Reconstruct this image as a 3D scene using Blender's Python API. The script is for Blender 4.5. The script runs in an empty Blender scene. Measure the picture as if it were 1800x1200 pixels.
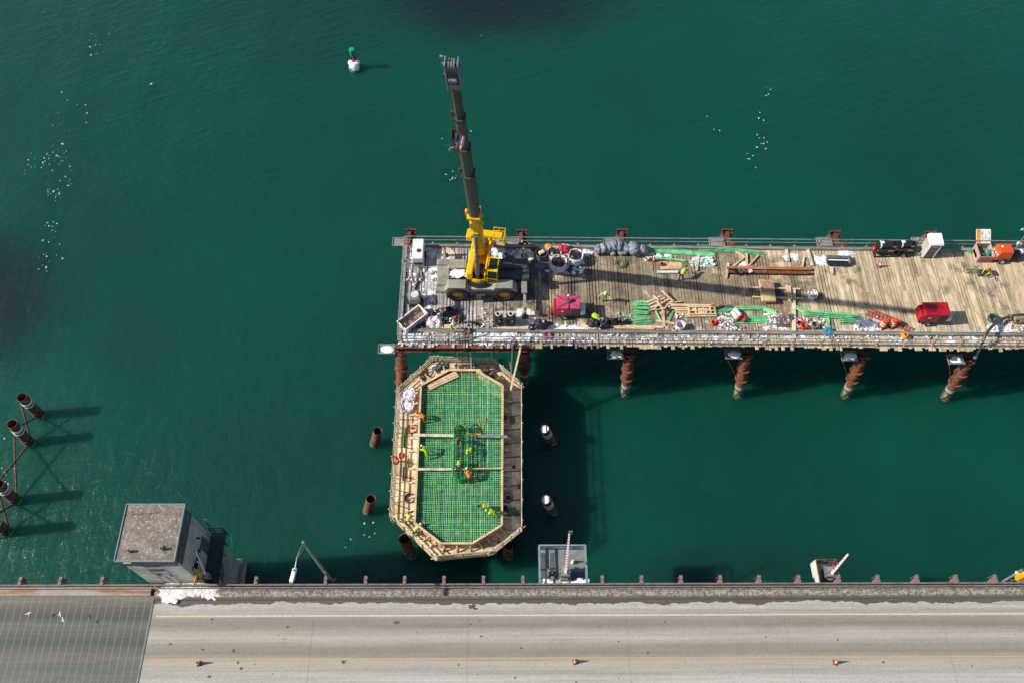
import bpy, bmesh, math, random
from mathutils import Vector, Matrix, noise
R=math.radians
rnd=random.Random(7)
SC=bpy.context.scene
C=SC.collection
# ------------------------------------------------------------------ camera
F=1530.0; H=75.6
Dn=Vector((-15,870,1530)).normalized()      # world down, in (right, down, forward)
Xe=Vector((1,0,15/1530.0)).normalized()     # world east
Zu=-Dn; Yn=Zu.cross(Xe)                     # world up, world north
cam=bpy.data.cameras.new('camera'); co=bpy.data.objects.new('camera',cam); C.objects.link(co)
cam.sensor_width=36; cam.lens=36*F/1800; cam.clip_start=0.5; cam.clip_end=5000
def w3(c): return Vector((c.dot(Xe),c.dot(Yn),c.dot(Zu)))
rx=w3(Vector((1,0,0))); uy=w3(Vector((0,-1,0))); bz=w3(Vector((0,0,-1)))
mw=Matrix((rx,uy,bz)).transposed().to_4x4(); mw.translation=Vector((0,0,H)); co.matrix_world=mw
SC.camera=co
def P(px,py,z):
    """ground point under a sight line, on the level z (metres)"""
    w=w3(Vector((px-900,py-600,F))); t=(z-H)/w.z
    return Vector((w.x*t,w.y*t,z))
# ------------------------------------------------------------------ world, sun
SUN_EL=37.0; SUN_AZ=265.3                   # compass bearing of the sun
wd=bpy.data.worlds.new('World'); SC.world=wd; wd.use_nodes=True
nt=wd.node_tree; bg=nt.nodes['Background']
sk=nt.nodes.new('ShaderNodeTexSky'); sk.sky_type='NISHITA'; sk.sun_disc=False
sk.sun_elevation=R(SUN_EL); sk.sun_rotation=R(SUN_AZ); sk.air_density=1.0; sk.dust_density=1.0
nt.links.new(sk.outputs[0],bg.inputs[0]); bg.inputs[1].default_value=0.085
sl=bpy.data.lights.new('sun','SUN'); sl.energy=4.4; sl.angle=R(0.53); sl.color=(1.0,0.94,0.85)
so=bpy.data.objects.new('sun',sl); C.objects.link(so)
a=R(SUN_AZ); e=R(SUN_EL)
sd=Vector((math.sin(a)*math.cos(e),math.cos(a)*math.cos(e),math.sin(e)))
so.rotation_euler=sd.to_track_quat('Z','Y').to_euler(); so.location=(-60,0,90)
SC.view_settings.view_transform='Standard'; SC.view_settings.look='None'
SC.view_settings.exposure=0.72; SC.view_settings.gamma=1
# ------------------------------------------------------------------ materials
def hx(s,k=.62):
    v=[int(s[i:i+2],16)/255 for i in (0,2,4)]
    return tuple(k*(c/12.92 if c<=.04045 else ((c+.055)/1.055)**2.4) for c in v)
class NT:
    def __init__(s,name):
        s.m=bpy.data.materials.new(name); s.m.use_nodes=True; s.t=s.m.node_tree; s.b=s.t.nodes['Principled BSDF']
        s.tc=s.t.nodes.new('ShaderNodeTexCoord')
    def n(s,ty,**k):
        x=s.t.nodes.new(ty)
        for a,b in k.items(): setattr(x,a,b)
        return x
    def l(s,a,b): s.t.links.new(a,b)
    def noise(s,scale,detail=4,rough=.55,vec=None,stretch=None,dist=0):
        x=s.n('ShaderNodeTexNoise'); x.inputs['Scale'].default_value=scale; x.inputs['Detail'].default_value=detail
        x.inputs['Roughness'].default_value=rough; x.inputs['Distortion'].default_value=dist
        v=vec or s.tc.outputs['Object']
        if stretch:
            mp=s.n('ShaderNodeMapping'); mp.inputs['Scale'].default_value=stretch; s.l(v,mp.inputs[0]); v=mp.outputs[0]
        s.l(v,x.inputs['Vector']); return x.outputs['Fac']
    def ramp(s,f,stops,interp='LINEAR'):
        x=s.n('ShaderNodeValToRGB'); x.color_ramp.interpolation=interp; el=x.color_ramp.elements
        while len(el)<len(stops): el.new(.5)
        for i,(p,c) in enumerate(stops):
            el[i].position=p; el[i].color=(c,c,c,1) if not isinstance(c,tuple) else (*c,1)
        s.l(f,x.inputs[0]); return x.outputs[0]
    def mix(s,f,a,b,mode='MIX'):
        x=s.n('ShaderNodeMixRGB',blend_type=mode)
        for v,i in ((f,0),(a,1),(b,2)):
            if isinstance(v,(int,float)): x.inputs[i].default_value=v if i==0 else (v,v,v,1)
            elif isinstance(v,tuple): x.inputs[i].default_value=(*v,1)
            else: s.l(v,x.inputs[i])
        return x.outputs[0]
    def math(s,op,a,b=0,c=None,clamp=False):
        x=s.n('ShaderNodeMath',operation=op,use_clamp=clamp)
        for i,v in enumerate((a,b)+((c,) if c is not None else ())):
            if isinstance(v,(int,float)): x.inputs[i].default_value=v
            else: s.l(v,x.inputs[i])
        return x.outputs[0]
    def bump(s,h,st,dist=.05):
        x=s.n('ShaderNodeBump'); x.inputs['Strength'].default_value=st; x.inputs['Distance'].default_value=dist
        s.l(h,x.inputs['Height']); s.l(x.outputs[0],s.b.inputs['Normal'])
    def done(s,col,tint=True):
        if tint:
            at=s.n('ShaderNodeAttribute',attribute_name='Col'); col=s.mix(1.0,col,at.outputs['Color'],'MULTIPLY')
        if isinstance(col,tuple): s.b.inputs['Base Color'].default_value=(*col,1)
        else: s.l(col,s.b.inputs['Base Color'])
        return s.m
def M(name,c,c2=None,sc=3,lo=.45,hi=.65,rough=.6,metal=0,bump=0,bs=None,st=None,fine=.12):
    q=NT(name); q.b.inputs['Roughness'].default_value=rough; q.b.inputs['Metallic'].default_value=metal
    col=c
    if c2:
        f=q.ramp(q.noise(sc,6,.6,stretch=st),[(lo,0.0),(hi,1.0)]); col=q.mix(f,c,c2)
    if fine:
        g=q.ramp(q.noise(sc*5,3,.6),[(.3,1-fine),(.7,1+fine)]); col=q.mix(1.0,col,g,'MULTIPLY')
    if bump: q.bump(q.noise(bs or sc*4,4,.6),bump,.04)
    return q.done(col)
mt={}
mt['yellow']=M('yellow_paint',hx('f2b800',.8),hx('c08a00'),2,.55,.8,.35)
mt['olive']=M('olive_grey_paint',hx('a5a698'),hx('858475'),1.2,.4,.7,.55,fine=.15)
mt['darkgrey']=M('dark_grey_metal',hx('4a4d4e'),hx('37383a'),3,.4,.7,.5)
mt['boom']=M('boom_dark_paint',hx('4c4d49'),hx('7b7c50'),1.6,.52,.72,.45,st=(9,9,.5),fine=.2)
mt['boomtip']=M('boom_tip_grey',hx('8b9396'),hx('5c6163'),3,.5,.75,.45)
mt['chrome']=M('cylinder_grey',hx('8d8f92'),hx('6d6e70'),3,.4,.7,.3,.4)
mt['tyre']=M('tyre_rubber',hx('2b2b2c'),hx('45433f'),3,.5,.75,.85)
mt['black']=M('black_plastic',hx('1d1e20'),hx('2e3034'),3,.4,.7,.5)
mt['glass']=M('dark_glass',hx('1c2b26'),None,3,rough=.08,fine=0)
mt['white']=M('white_paint',hx('e4e2de',.8),hx('b9b5ac'),2,.5,.8,.5)
mt['snow']=M('snow_white',hx('f4f4f6',.85),hx('c9cad0'),5,.5,.75,.8,bump=.4,bs=9)
mt['kerbrust2']=M('rust_stain',hx('c8b294',.75),hx('a0622f',.7),2.5,.45,.6,.8)
mt['ice']=M('wet_ice',hx('b9c8c4'),hx('7fa39a'),6,.4,.7,.4)
mt['bagwhite']=M('woven_white_sack',hx('e9e7ec',.8),hx('c6c3cc'),3,.45,.75,.8,bump=.4,bs=8)
mt['red']=M('red_paint',hx('c3182b'),hx('a01424'),2,.45,.8,.4)
mt['pink']=M('faded_pink_tarp',hx('dd4a78',.62),hx('c03a60'),2,.5,.8,.6)
mt['redweb']=M('red_webbing',hx('c8303c'),None,5,rough=.7)
mt['orange']=M('orange_plastic',hx('ee5a22'),hx('d04a18'),3,.5,.8,.5)
mt['rust']=M('rusty_steel',hx('8a4c36',.66),hx('532e22',.6),2.2,.4,.65,.85,bump=.3,bs=12)
mt['rustlight']=M('rusty_orange_steel',hx('9a5a3e',.68),hx('52301f',.62),2.6,.40,.6,.85,bump=.3,bs=12,st=(1,3,1))
mt['pile']=M('pile_rusty_steel',hx('7c4c3a',.64),hx('b8a494',.66),1.6,.56,.72,.85,bump=.3,bs=9)
mt['galv']=M('galvanised_steel',hx('9a9c9c'),hx('76766f'),2,.45,.7,.45,.3)
mt['curb']=M('weathered_curb_beam',hx('a19e9a'),hx('716e69'),1.2,.45,.65,.6,st=(.6,6,6))
mt['wood']=M('fresh_timber',hx('e0c49c',.78),hx('bf9d74',.75),1.5,.4,.7,.75,fine=.18)
mt['woodgrey']=M('weathered_timber',hx('d9cbb2',.82),hx('a89880',.78),1.2,.4,.66,.8,fine=.2)
mt['wooddark']=M('dark_timber',hx('7d6d5c'),hx('584b3e'),1.5,.4,.7,.8)
mt['ply']=M('plywood',hx('d8b88a',.75),hx('ad8c5a',.7),.8,.4,.68,.8,fine=.15)
mt['rebar']=M('green_coated_bar',hx('3cae60',.8),hx('2c8c48',.75),3,.4,.7,.45,fine=.2)
mt['rebarpale']=M('pale_green_bar',hx('8ad8a0',.85),hx('52b070',.78),2,.4,.7,.45,fine=.25)
mt['blackbag']=M('black_refuse_sack',hx('25272a'),hx('3c3f44'),3,.45,.7,.35,bump=.8,bs=5)
mt['greybag']=M('grey_wrapped_cover',hx('6f7680'),hx('4b5159'),2.2,.42,.65,.6,bump=.7,bs=5)
mt['hivis']=M('hi_vis_yellow',hx('c8ec28'),hx('a6cc18'),5,.45,.75,.7)
mt['hiorange']=M('hi_vis_orange',hx('f06824'),hx('d65218'),5,.45,.75,.7)
mt['darkcloth']=M('dark_cloth',hx('33363c'),hx('22242a'),5,.45,.75,.85)
mt['jeans']=M('denim',hx('4c5b72'),hx('333f52'),5,.45,.75,.85)
mt['tan']=M('tan_work_cloth',hx('a08a6c'),hx('846f54'),5,.45,.75,.85)
mt['skin']=M('skin',hx('c8957a'),None,5,rough=.6)
mt['boot']=M('boot_leather',hx('5b4330'),hx('3a2a1f'),5,rough=.8)
mt['helmet']=M('helmet_white',hx('e8eaee'),None,5,rough=.3,fine=0)
mt['helmetdark']=M('helmet_dark',hx('35373d'),None,5,rough=.3,fine=0)
mt['helmetred']=M('helmet_red',hx('d8524a'),None,5,rough=.3,fine=0)
mt['concrete']=M('weathered_concrete',hx('aeb0ab',.82),hx('90928c',.8),.5,.4,.65,.85,bump=.2,bs=6,fine=.08)
mt['panel']=M('pale_wall_panel',hx('d0d1c6',.8),hx('b0ad9a',.8),.7,.45,.7,.7,fine=.06)
mt['slate']=M('slate_blue_panel',hx('59606c'),hx('3f4550'),1.2,.45,.7,.6)
mt['bluegrey']=M('blue_grey_paint',hx('8da0a8'),hx('70838b'),1.2,.45,.75,.5)
mt['gatefloor']=M('checker_floor',hx('8f958f'),hx('747a74'),1.4,.4,.7,.6)
mt['rope_y']=M('yellow_rope',hx('d8cc3c'),None,5,rough=.8)
mt['teal']=M('teal_paint',hx('3aa08a'),hx('2d8270'),3,.4,.7,.5)
mt['hose']=M('dark_hose',hx('3b4248'),hx('566068'),2,.45,.7,.5)
mt['blue']=M('blue_plastic',hx('2f8fc4'),hx('6fb4d4'),2.5,.5,.7,.5,bump=.5,bs=6)
mt['cab']=M('wheel_white',hx('c8c8c8'),None,5,rough=.4)
mt['signy']=M('sign_yellow',hx('f0a800'),None,5,rough=.4)
mt['pinkrail']=M('brown_rail_paint',hx('8d7670'),hx('6c5a56'),2,.45,.7,.7)
mt['green']=M('bright_green',hx('23b84a'),hx('1b9a3c'),3,rough=.5)
mt['buoy']=M('buoy_green',hx('149a70'),hx('0e7a58'),3,rough=.5)
mt['beamrust']=M('orange_rust',hx('c07a4c',.72),hx('8a4c30',.66),1.5,.42,.65,.85,st=(1,4,1))
mt['growth']=M('sea_growth',hx('2f3d22'),hx('a8a488'),3.2,.5,.62,.95,bump=.8,bs=8)
mt['cardboard']=M('brown_debris',hx('a87a5a'),hx('d2b08e'),3,.45,.65,.85,bump=.5,bs=7)
mt['net']=M('green_hose_net',hx('7c8c68'),None,4,rough=.8)
# ------------------------------------------------------------------ mesh helper
ICO={}
def ico(n):
    if n not in ICO:
        b=bmesh.new(); bmesh.ops.create_icosphere(b,subdivisions=n,radius=1)
        ICO[n]=([v.co.copy() for v in b.verts],[[v.index for v in f.verts] for f in b.faces]); b.free()
    return ICO[n]
class MB:
    def __init__(s,T=None): s.v=[]; s.f=[]; s.c=[]; s.T=T or Matrix()
    def add(s,vs,fs,col=(1,1,1),L=None):
        k=len(s.v); T=s.T@L if L else s.T
        s.v+= [T@Vector(v) for v in vs]; s.f+=[[i+k for i in f] for f in fs]
        if isinstance(col,(int,float)): col=(col,col,col)
        s.c+=[col]*len(fs); return s
    def box(s,c,d,rz=0,bev=0,col=(1,1,1),rx=0,ry=0,taper=1.0):
        L=Matrix.Translation(c)@Matrix.Rotation(rz,4,'Z')@Matrix.Rotation(ry,4,'Y')@Matrix.Rotation(rx,4,'X')
        h=[x/2 for x in d]
        def tp(v): return (v[0]*taper,v[1]*taper,v[2]) if v[2]>0 and taper!=1 else v
        if bev<=0:
            vs=[tp((x*h[0],y*h[1],z*h[2])) for x in(-1,1) for y in(-1,1) for z in(-1,1)]
            fs=[(0,1,3,2),(4,6,7,5),(0,4,5,1),(2,3,7,6),(0,2,6,4),(1,5,7,3)]
            return s.add(vs,fs,col,L)
        bev=min(bev,min(h)*.9); vs=[]; ix={}
        for x in(-1,1):
            for y in(-1,1):
                for z in(-1,1):
                    sg=(x,y,z)
                    for a in range(3):
                        ix[(sg,a)]=len(vs); vs.append(tp(tuple(sg[i]*(h[i] if i==a else h[i]-bev) for i in range(3))))
        fs=[]
        for a in range(3):
            b,c2=[i for i in range(3) if i!=a]
            for sa in(-1,1):
                q=[]
                for sb,sc_ in((-1,-1),(1,-1),(1,1),(-1,1)):
                    g=[0,0,0]; g[a]=sa; g[b]=sb; g[c2]=sc_; q.append(ix[(tuple(g),a)])
                fs.append(q)
            for sb in(-1,1):
                for sc_ in(-1,1):
                    g1=[0,0,0]; g1[a]=-1; g1[b]=sb; g1[c2]=sc_; g2=list(g1); g2[a]=1
                    g1=tuple(g1); g2=tuple(g2); fs.append([ix[(g1,b)],ix[(g2,b)],ix[(g2,c2)],ix[(g1,c2)]])
        for x in(-1,1):
            for y in(-1,1):
                for z in(-1,1): fs.append([ix[((x,y,z),a)] for a in range(3)])
        return s.add(vs,fs,col,L)
    def frame(s,p0,p1):
        p0=Vector(p0); p1=Vector(p1); d=(p1-p0); L=d.length or 1e-6; d=d/L
        up=Vector((0,0,1)) if abs(d.z)<.97 else Vector((0,1,0))
        x=d.cross(up).normalized(); y=x.cross(d)
        m=Matrix((x,y,d)).transposed().to_4x4(); m.translation=p0; return m,L
    def bar(s,p0,p1,w,h=None,col=(1,1,1),w1=None,h1=None):
        h=h or w; m,L=s.frame(p0,p1); w1=w1 or w; h1=h1 or h; vs=[]
        for z,a,b in((0,w/2,h/2),(L,w1/2,h1/2)): vs+=[(-a,-b,z),(a,-b,z),(a,b,z),(-a,b,z)]
        return s.add(vs,[(3,2,1,0),(4,5,6,7),(0,1,5,4),(1,2,6,5),(2,3,7,6),(3,0,4,7)],col,m)
    def cyl(s,p0,p1,r,r1=None,n=12,col=(1,1,1),cap=True):
        r1=r if r1 is None else r1; m,L=s.frame(p0,p1); vs=[]
        for z,q in((0,r),(L,r1)): vs+=[(q*math.cos(2*math.pi*i/n),q*math.sin(2*math.pi*i/n),z) for i in range(n)]
        fs=[(i,(i+1)%n,n+(i+1)%n,n+i) for i in range(n)]
        if cap: fs+=[list(range(n))[::-1],list(range(n,2*n))]
        return s.add(vs,fs,col,m)
    def pipe(s,p0,p1,r,th=.03,r1=None,n=20,col=(1,1,1)):
        r1=r if r1 is None else r1; m,L=s.frame(p0,p1); vs=[]
        for z,q in((0,r),(L,r1),(L,r1-th),(0,r-th)): vs+=[(q*math.cos(2*math.pi*i/n),q*math.sin(2*math.pi*i/n),z) for i in range(n)]
        fs=[]
        for k in range(4):
            a=k*n; b=((k+1)%4)*n
            fs+=[(a+i,a+(i+1)%n,b+(i+1)%n,b+i) for i in range(n)]
        return s.add(vs,fs,col,m)
    def path(s,pts,r,n=6,col=(1,1,1)):
        pts=[Vector(p) for p in pts]
        vs=[]; 
        for k,p in enumerate(pts):
            d=(pts[min(k+1,len(pts)-1)]-pts[max(k-1,0)]); d=d.normalized() if d.length else Vector((1,0,0))
            up=Vector((0,0,1)) if abs(d.z)<.97 else Vector((0,1,0))
            x=d.cross(up).normalized(); y=x.cross(d)
            vs+=[p+x*(r*math.cos(2*math.pi*i/n))+y*(r*math.sin(2*math.pi*i/n)) for i in range(n)]
        fs=[(k*n+i,k*n+(i+1)%n,(k+1)*n+(i+1)%n,(k+1)*n+i) for k in range(len(pts)-1) for i in range(n)]
        fs+=[list(range(n))[::-1],list(range((len(pts)-1)*n,len(pts)*n))]
        return s.add(vs,fs,col)
    def prism(s,poly,z0,z1,col=(1,1,1),L=None,hole=None):
        n=len(poly); vs=[(p[0],p[1],z0) for p in poly]+[(p[0],p[1],z1) for p in poly]
        fs=[(i,(i+1)%n,n+(i+1)%n,n+i) for i in range(n)]
        if not hole: fs+=[list(range(n))[::-1],list(range(n,2*n))]
        else:
            vs+=[(p[0],p[1],z0) for p in hole]+[(p[0],p[1],z1) for p in hole]
            for i in range(n):
                j=(i+1)%n
                fs+=[(2*n+i,2*n+j,3*n+j,3*n+i),(i,j,2*n+j,2*n+i),(n+i,n+j,3*n+j,3*n+i)]
        return s.add(vs,fs,col,L)
    def rev(s,prof,c=(0,0,0),n=16,col=(1,1,1),L=None):
        vs=[]; m=len(prof)
        for r,z in prof: vs+=[(c[0]+r*math.cos(2*math.pi*i/n),c[1]+r*math.sin(2*math.pi*i/n),c[2]+z) for i in range(n)]
        fs=[(k*n+i,k*n+(i+1)%n,(k+1)*n+(i+1)%n,(k+1)*n+i) for k in range(m-1) for i in range(n)]
        fs+=[list(range(n))[::-1],list(range((m-1)*n,m*n))]
        return s.add(vs,fs,col,L)
    def torus(s,c,Rr,r,axis='Z',n=20,m=8,col=(1,1,1),L=None,squash=1):
        vs=[];
        for i in range(n):
            t=2*math.pi*i/n
            for j in range(m):
                u=2*math.pi*j/m; q=Rr+r*math.cos(u); z=r*math.sin(u)
                p=(q*math.cos(t),q*math.sin(t)*squash,z)
                if axis=='Y': p=(p[0],p[2],p[1])
                if axis=='X': p=(p[2],p[0],p[1])
                vs.append((c[0]+p[0],c[1]+p[1],c[2]+p[2]))
        fs=[(i*m+j,((i+1)%n)*m+j,((i+1)%n)*m+(j+1)%m,i*m+(j+1)%m) for i in range(n) for j in range(m)]
        return s.add(vs,fs,col,L)
    def blob(s,c,rad,amp=.15,f=1.6,n=2,seed=0,col=(1,1,1),flat=None,rz=0):
        vs,fs=ico(n); out=[]; q=Matrix.Rotation(rz,3,'Z')
        for v in vs:
            k=1+amp*noise.noise(v*f+Vector((seed*3.1,seed*1.7,seed)))
            p=q@Vector((v.x*rad[0]*k,v.y*rad[1]*k,v.z*rad[2]*k))
            if flat is not None and p.z<flat: p.z=flat
            out.append(Vector(c)+p)
        return s.add(out,fs,col)
    def patch(s,c,r,h=.03,seed=0,asp=1,rz=0,n=20,col=(1,1,1),rag=.5):
        """thin irregular low mound"""
        vs=[(c[0],c[1],c[2]+h)]; q=Matrix.Rotation(rz,2)
        for ring,(k,z) in enumerate(((.55,h*.9),(1,0))):
            for i in range(n):
                t=2*math.pi*i/n; w=1+rag*noise.noise(Vector((math.cos(t)*1.7,math.sin(t)*1.7,seed*2.3)))*1.6+rag*.7*noise.noise(Vector((math.cos(t)*5,math.sin(t)*5,seed*1.3)))
                p=q@Vector((r*k*w*math.cos(t)*asp,r*k*w*math.sin(t))); vs.append((c[0]+p.x,c[1]+p.y,c[2]+z))
        fs=[(0,1+i,1+(i+1)%n) for i in range(n)]+[(1+i,1+n+i,1+n+(i+1)%n,1+(i+1)%n) for i in range(n)]
        return s.add(vs,fs,col)
    def build(s,name,mat,parent=None,smooth=False,fixn=True):
        me=bpy.data.meshes.new(name); me.from_pydata([tuple(v) for v in s.v],[],s.f)
        if fixn:
            b=bmesh.new(); b.from_mesh(me); bmesh.ops.recalc_face_normals(b,faces=b.faces); b.to_mesh(me); b.free()
        at=me.color_attributes.new('Col','FLOAT_COLOR','CORNER')
        buf=[]
        for p in me.polygons:
            c=s.c[p.index]; buf+=[c[0],c[1],c[2],1.0]*p.loop_total
        at.data.foreach_set('color',buf)
        if smooth:
            me.polygons.foreach_set('use_smooth',[True]*len(me.polygons))
            try: me.set_sharp_from_angle(angle=R(40))
            except Exception: pass
        me.materials.append(mt[mat] if isinstance(mat,str) else mat)
        o=bpy.data.objects.new(name,me); C.objects.link(o)
        if parent: o.parent=parent
        return o
def thing(name,label,cat,loc=(0,0,0),rz=0,group=None):
    o=bpy.data.objects.new(name,None); o.empty_display_size=.2; C.objects.link(o); o.location=loc; o.rotation_euler=(0,0,rz)
    o['label']=label; o['category']=cat
    if group: o['group']=group
    return o
def tag(o,label=None,cat=None,group=None,kind=None,loc=None):
    if label: o['label']=label
    if cat: o['category']=cat
    if group: o['group']=group
    if kind: o['kind']=kind
    if loc is not None: o.location=loc
    return o
def single(name,mb,mat,label,cat,loc=(0,0,0),rz=0,group=None,smooth=False):
    o=mb.build(name,mat,None,smooth); o.location=loc; o.rotation_euler=(0,0,rz)
    return tag(o,label,cat,group)
def copy_tree(o,parent=None):
    c=o.copy(); C.objects.link(c)
    if parent: c.parent=parent
    for ch in list(o.children): copy_tree(ch,c)
    return c
def rj(a=.1): return 1+rnd.uniform(-a,a)
ZD=9.4          # trestle deck level
ZB=9.6          # bridge road level
ZW=4.6          # pier formwork walkway level
def D(px,py,h=0): return P(px,py,ZD+h)
def ang(p,q): return math.atan2(q[1]-p[1],q[0]-p[0])
# ------------------------------------------------------------------ water
q=NT('sea_water'); q.b.inputs['IOR'].default_value=1.33
v=q.tc.outputs['Object']
n1=q.noise(.012,3,.5); n2=q.noise(.05,4,.6)
col=q.ramp(n1,[(.3,hx('0d443a',.585)),(.5,hx('0d5042',.585)),(.7,hx('10594a',.585))])
col=q.mix(.35,col,q.ramp(n2,[(.35,hx('0b3e35',.585)),(.65,hx('0e5445',.585))]))
def cloud_shade(cx,cy,rx_,ry_,k):  # cloud shadow painted into the water colour as a soft dark ellipse
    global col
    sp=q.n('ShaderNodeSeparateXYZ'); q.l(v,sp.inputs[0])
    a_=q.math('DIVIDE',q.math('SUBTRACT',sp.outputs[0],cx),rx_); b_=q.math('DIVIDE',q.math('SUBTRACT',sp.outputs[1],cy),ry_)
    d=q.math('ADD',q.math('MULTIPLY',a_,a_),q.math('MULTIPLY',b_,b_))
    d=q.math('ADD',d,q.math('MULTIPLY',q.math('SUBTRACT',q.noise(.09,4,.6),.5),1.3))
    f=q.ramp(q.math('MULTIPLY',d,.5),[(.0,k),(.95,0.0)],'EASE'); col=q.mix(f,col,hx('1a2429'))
for cx,cy,rx_,ry_ in ((-55,47,9.5,9.5),(-.5,94.5,15,8),(21.5,19.6,9,2.6)): cloud_shade(cx,cy,rx_,ry_,.86 if cx<10 else .35)
fade=0
w1=q.noise(1.1,4,.6,stretch=(1,.55,1),dist=.4); w2=q.noise(.28,3,.55,stretch=(.8,.45,1)); w3_=q.noise(5.5,3,.6,stretch=(1,.5,1))
mpv=q.n('ShaderNodeMapping'); mpv.inputs['Rotation'].default_value=(0,0,R(-22)); q.l(v,mpv.inputs[0])
w4=q.noise(.9,4,.6,vec=mpv.outputs[0],stretch=(.35,1.6,1),dist=.3)
hgt=q.math('ADD',q.math('ADD',q.math('MULTIPLY',w1,.35),q.math('MULTIPLY',w2,.7)),q.math('ADD',q.math('MULTIPLY',w3_,.06),q.math('MULTIPLY',w4,.55)))
gust=q.ramp(q.noise(.03,3,.6),[(.35,.35),(.65,1.0)])
hgt=q.math('MULTIPLY',hgt,gust)
q.bump(hgt,1.0,.32)
q.b.inputs['Roughness'].default_value=.28
q.b.inputs['Subsurface Weight'].default_value=1.0; q.b.inputs['Subsurface Radius'].default_value=(.5,1.0,.9); q.b.inputs['Subsurface Scale'].default_value=2.6; q.b.subsurface_method='BURLEY'
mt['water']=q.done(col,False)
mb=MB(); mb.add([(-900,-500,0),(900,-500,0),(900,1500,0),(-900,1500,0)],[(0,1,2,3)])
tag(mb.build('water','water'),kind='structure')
# ------------------------------------------------------------------ bridge road
def yb(py): return P(900,py,ZB).y
Y0,Y1=-6.0,yb(1053)
def ypos(py): return (yb(py)-Y0)/(Y1-Y0)
q=NT('worn_concrete_road'); sp=q.n('ShaderNodeSeparateXYZ'); q.l(q.tc.outputs['Object'],sp.inputs[0])
wob=q.math('MULTIPLY',q.math('SUBTRACT',q.noise(.35,3,.6,stretch=(1,.2,1)),.5),.35)
yn=q.math('DIVIDE',q.math('SUBTRACT',q.math('ADD',sp.outputs[1],wob),Y0),Y1-Y0)
L_='bcb7ae';Mi='aea79c';Dk='968d80';W_='c8c6c1'
st=[(0,hx(L_)),(ypos(1230),hx(Mi)),(ypos(1195),hx(W_)),(ypos(1178),hx('b9b2a8')),(ypos(1163),hx('bcb5a9')),(ypos(1145),hx(Dk)),(ypos(1134),hx('a39b8f')),(ypos(1120),hx(L_)),(ypos(1112),hx('bdb6ab')),(ypos(1098),hx(Dk)),(ypos(1086),hx('a0978a')),(ypos(1080),hx('b4ada1')),(ypos(1068),hx('b9b4ab'))]
col=q.ramp(yn,st)
# white salt crust with a ragged edge, then the wet gutter
edge=q.math('ADD',sp.outputs[1],q.math('MULTIPLY',q.math('SUBTRACT',q.noise(.45,5,.65,stretch=(1,.3,1)),.5),1.1))
salt=q.ramp(q.math('DIVIDE',q.math('SUBTRACT',edge,yb(1078)),yb(1053)-yb(1078)),[(.15,0.0),(.62,.75),(.72,1.0),(.74,0.0)])
salt=q.math('MULTIPLY',salt,q.ramp(q.noise(2.2,5,.7),[(.38,.15),(.62,1.0)]))
col=q.mix(salt,col,hx('cfcdc9'))
wet=q.ramp(q.math('DIVIDE',q.math('SUBTRACT',edge,yb(1078)),yb(1053)-yb(1078)),[(.72,0.0),(.75,1.0)])
col=q.mix(wet,col,hx('5f564a'))
spk=q.ramp(q.noise(4.5,2,.5),[(.70,0.0),(.74,.7)]); col=q.mix(spk,col,hx('6b6257'))
str_=q.ramp(q.noise(1.0,6,.75,stretch=(.06,5,1)),[(.44,0.0),(.7,.5)]); col=q.mix(str_,col,hx('857c70'))
col=q.mix(1.0,col,q.ramp(q.noise(9,5,.75),[(.3,.8),(.7,1.16)]),'MULTIPLY')
col=q.mix(1.0,col,q.ramp(q.noise(.6,4,.6,stretch=(.15,3,1)),[(.3,.9),(.7,1.08)]),'MULTIPLY')
q.b.inputs['Roughness'].default_value=.8; q.bump(q.noise(20,3,.6),.15,.02)
mt['road']=q.done(col,False)
XJ=-26.0
mb=MB(); mb.box(((XJ+140)/2,(Y0+Y1)/2,ZB-.35),(140-XJ,Y1-Y0,.7))
tag(mb.build('road','road'),kind='structure')
q=NT('steel_grating'); sp=q.n('ShaderNodeSeparateXYZ'); q.l(q.tc.outputs['Object'],sp.inputs[0])
fx=q.math('FRACT',q.math('DIVIDE',sp.outputs[0],.56)); lx=q.ramp(q.math('ABSOLUTE',q.math('SUBTRACT',fx,.5)),[(.0,1.0),(.07,0.0)])
fy=q.math('FRACT',q.math('DIVIDE',sp.outputs[1],.13)); ly=q.ramp(q.math('ABSOLUTE',q.math('SUBTRACT',fy,.5)),[(.0,1.0),(.25,0.0)])
yn=q.math('DIVIDE',q.math('SUBTRACT',sp.outputs[1],Y0),Y1+.9-Y0)
def yp2(py): return (yb(py)-Y0)/(Y1+.9-Y0)
base=q.ramp(yn,[(0,hx('5a5a58')),(yp2(1200),hx('62625f')),(yp2(1170),hx('565654')),(yp2(1150),hx('64635f')),(yp2(1128),hx('3a3a3b')),(yp2(1112),hx('4a4a4a')),(yp2(1095),hx('5e5e5c')),(yp2(1083),hx('37363a')),(yp2(1068),hx('4c4643')),(yp2(1055),hx('6f695f'))])
base=q.mix(1.0,base,q.ramp(q.noise(1.2,5,.7,stretch=(.3,4,1)),[(.3,.7),(.7,1.3)]),'MULTIPLY')
col=q.mix(q.math('MULTIPLY',ly,.55),base,hx('8a8880')); col=q.mix(q.math('MULTIPLY',lx,.6),col,hx('a09c90'))
q.b.inputs['Roughness'].default_value=.7
mt['grating']=q.done(col,False)
mb=MB(); mb.box(((XJ-.09-160)/2,(Y0+Y1+.35)/2,ZB-.15),(160+XJ-.09,Y1+.35-Y0,.3))
tag(mb.build('bascule_grating','grating'),kind='structure')
mb=MB(); mb.bar((XJ-.045,Y0,ZB+.004),(XJ-.045,Y1+.3,ZB+.004),.075,.06); mb.bar((XJ+.03,Y0,ZB+.012),(XJ+.03,Y1+.3,ZB+.012),.05,.03,col=.5)
tag(mb.build('joint','galv'),kind='structure')
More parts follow.
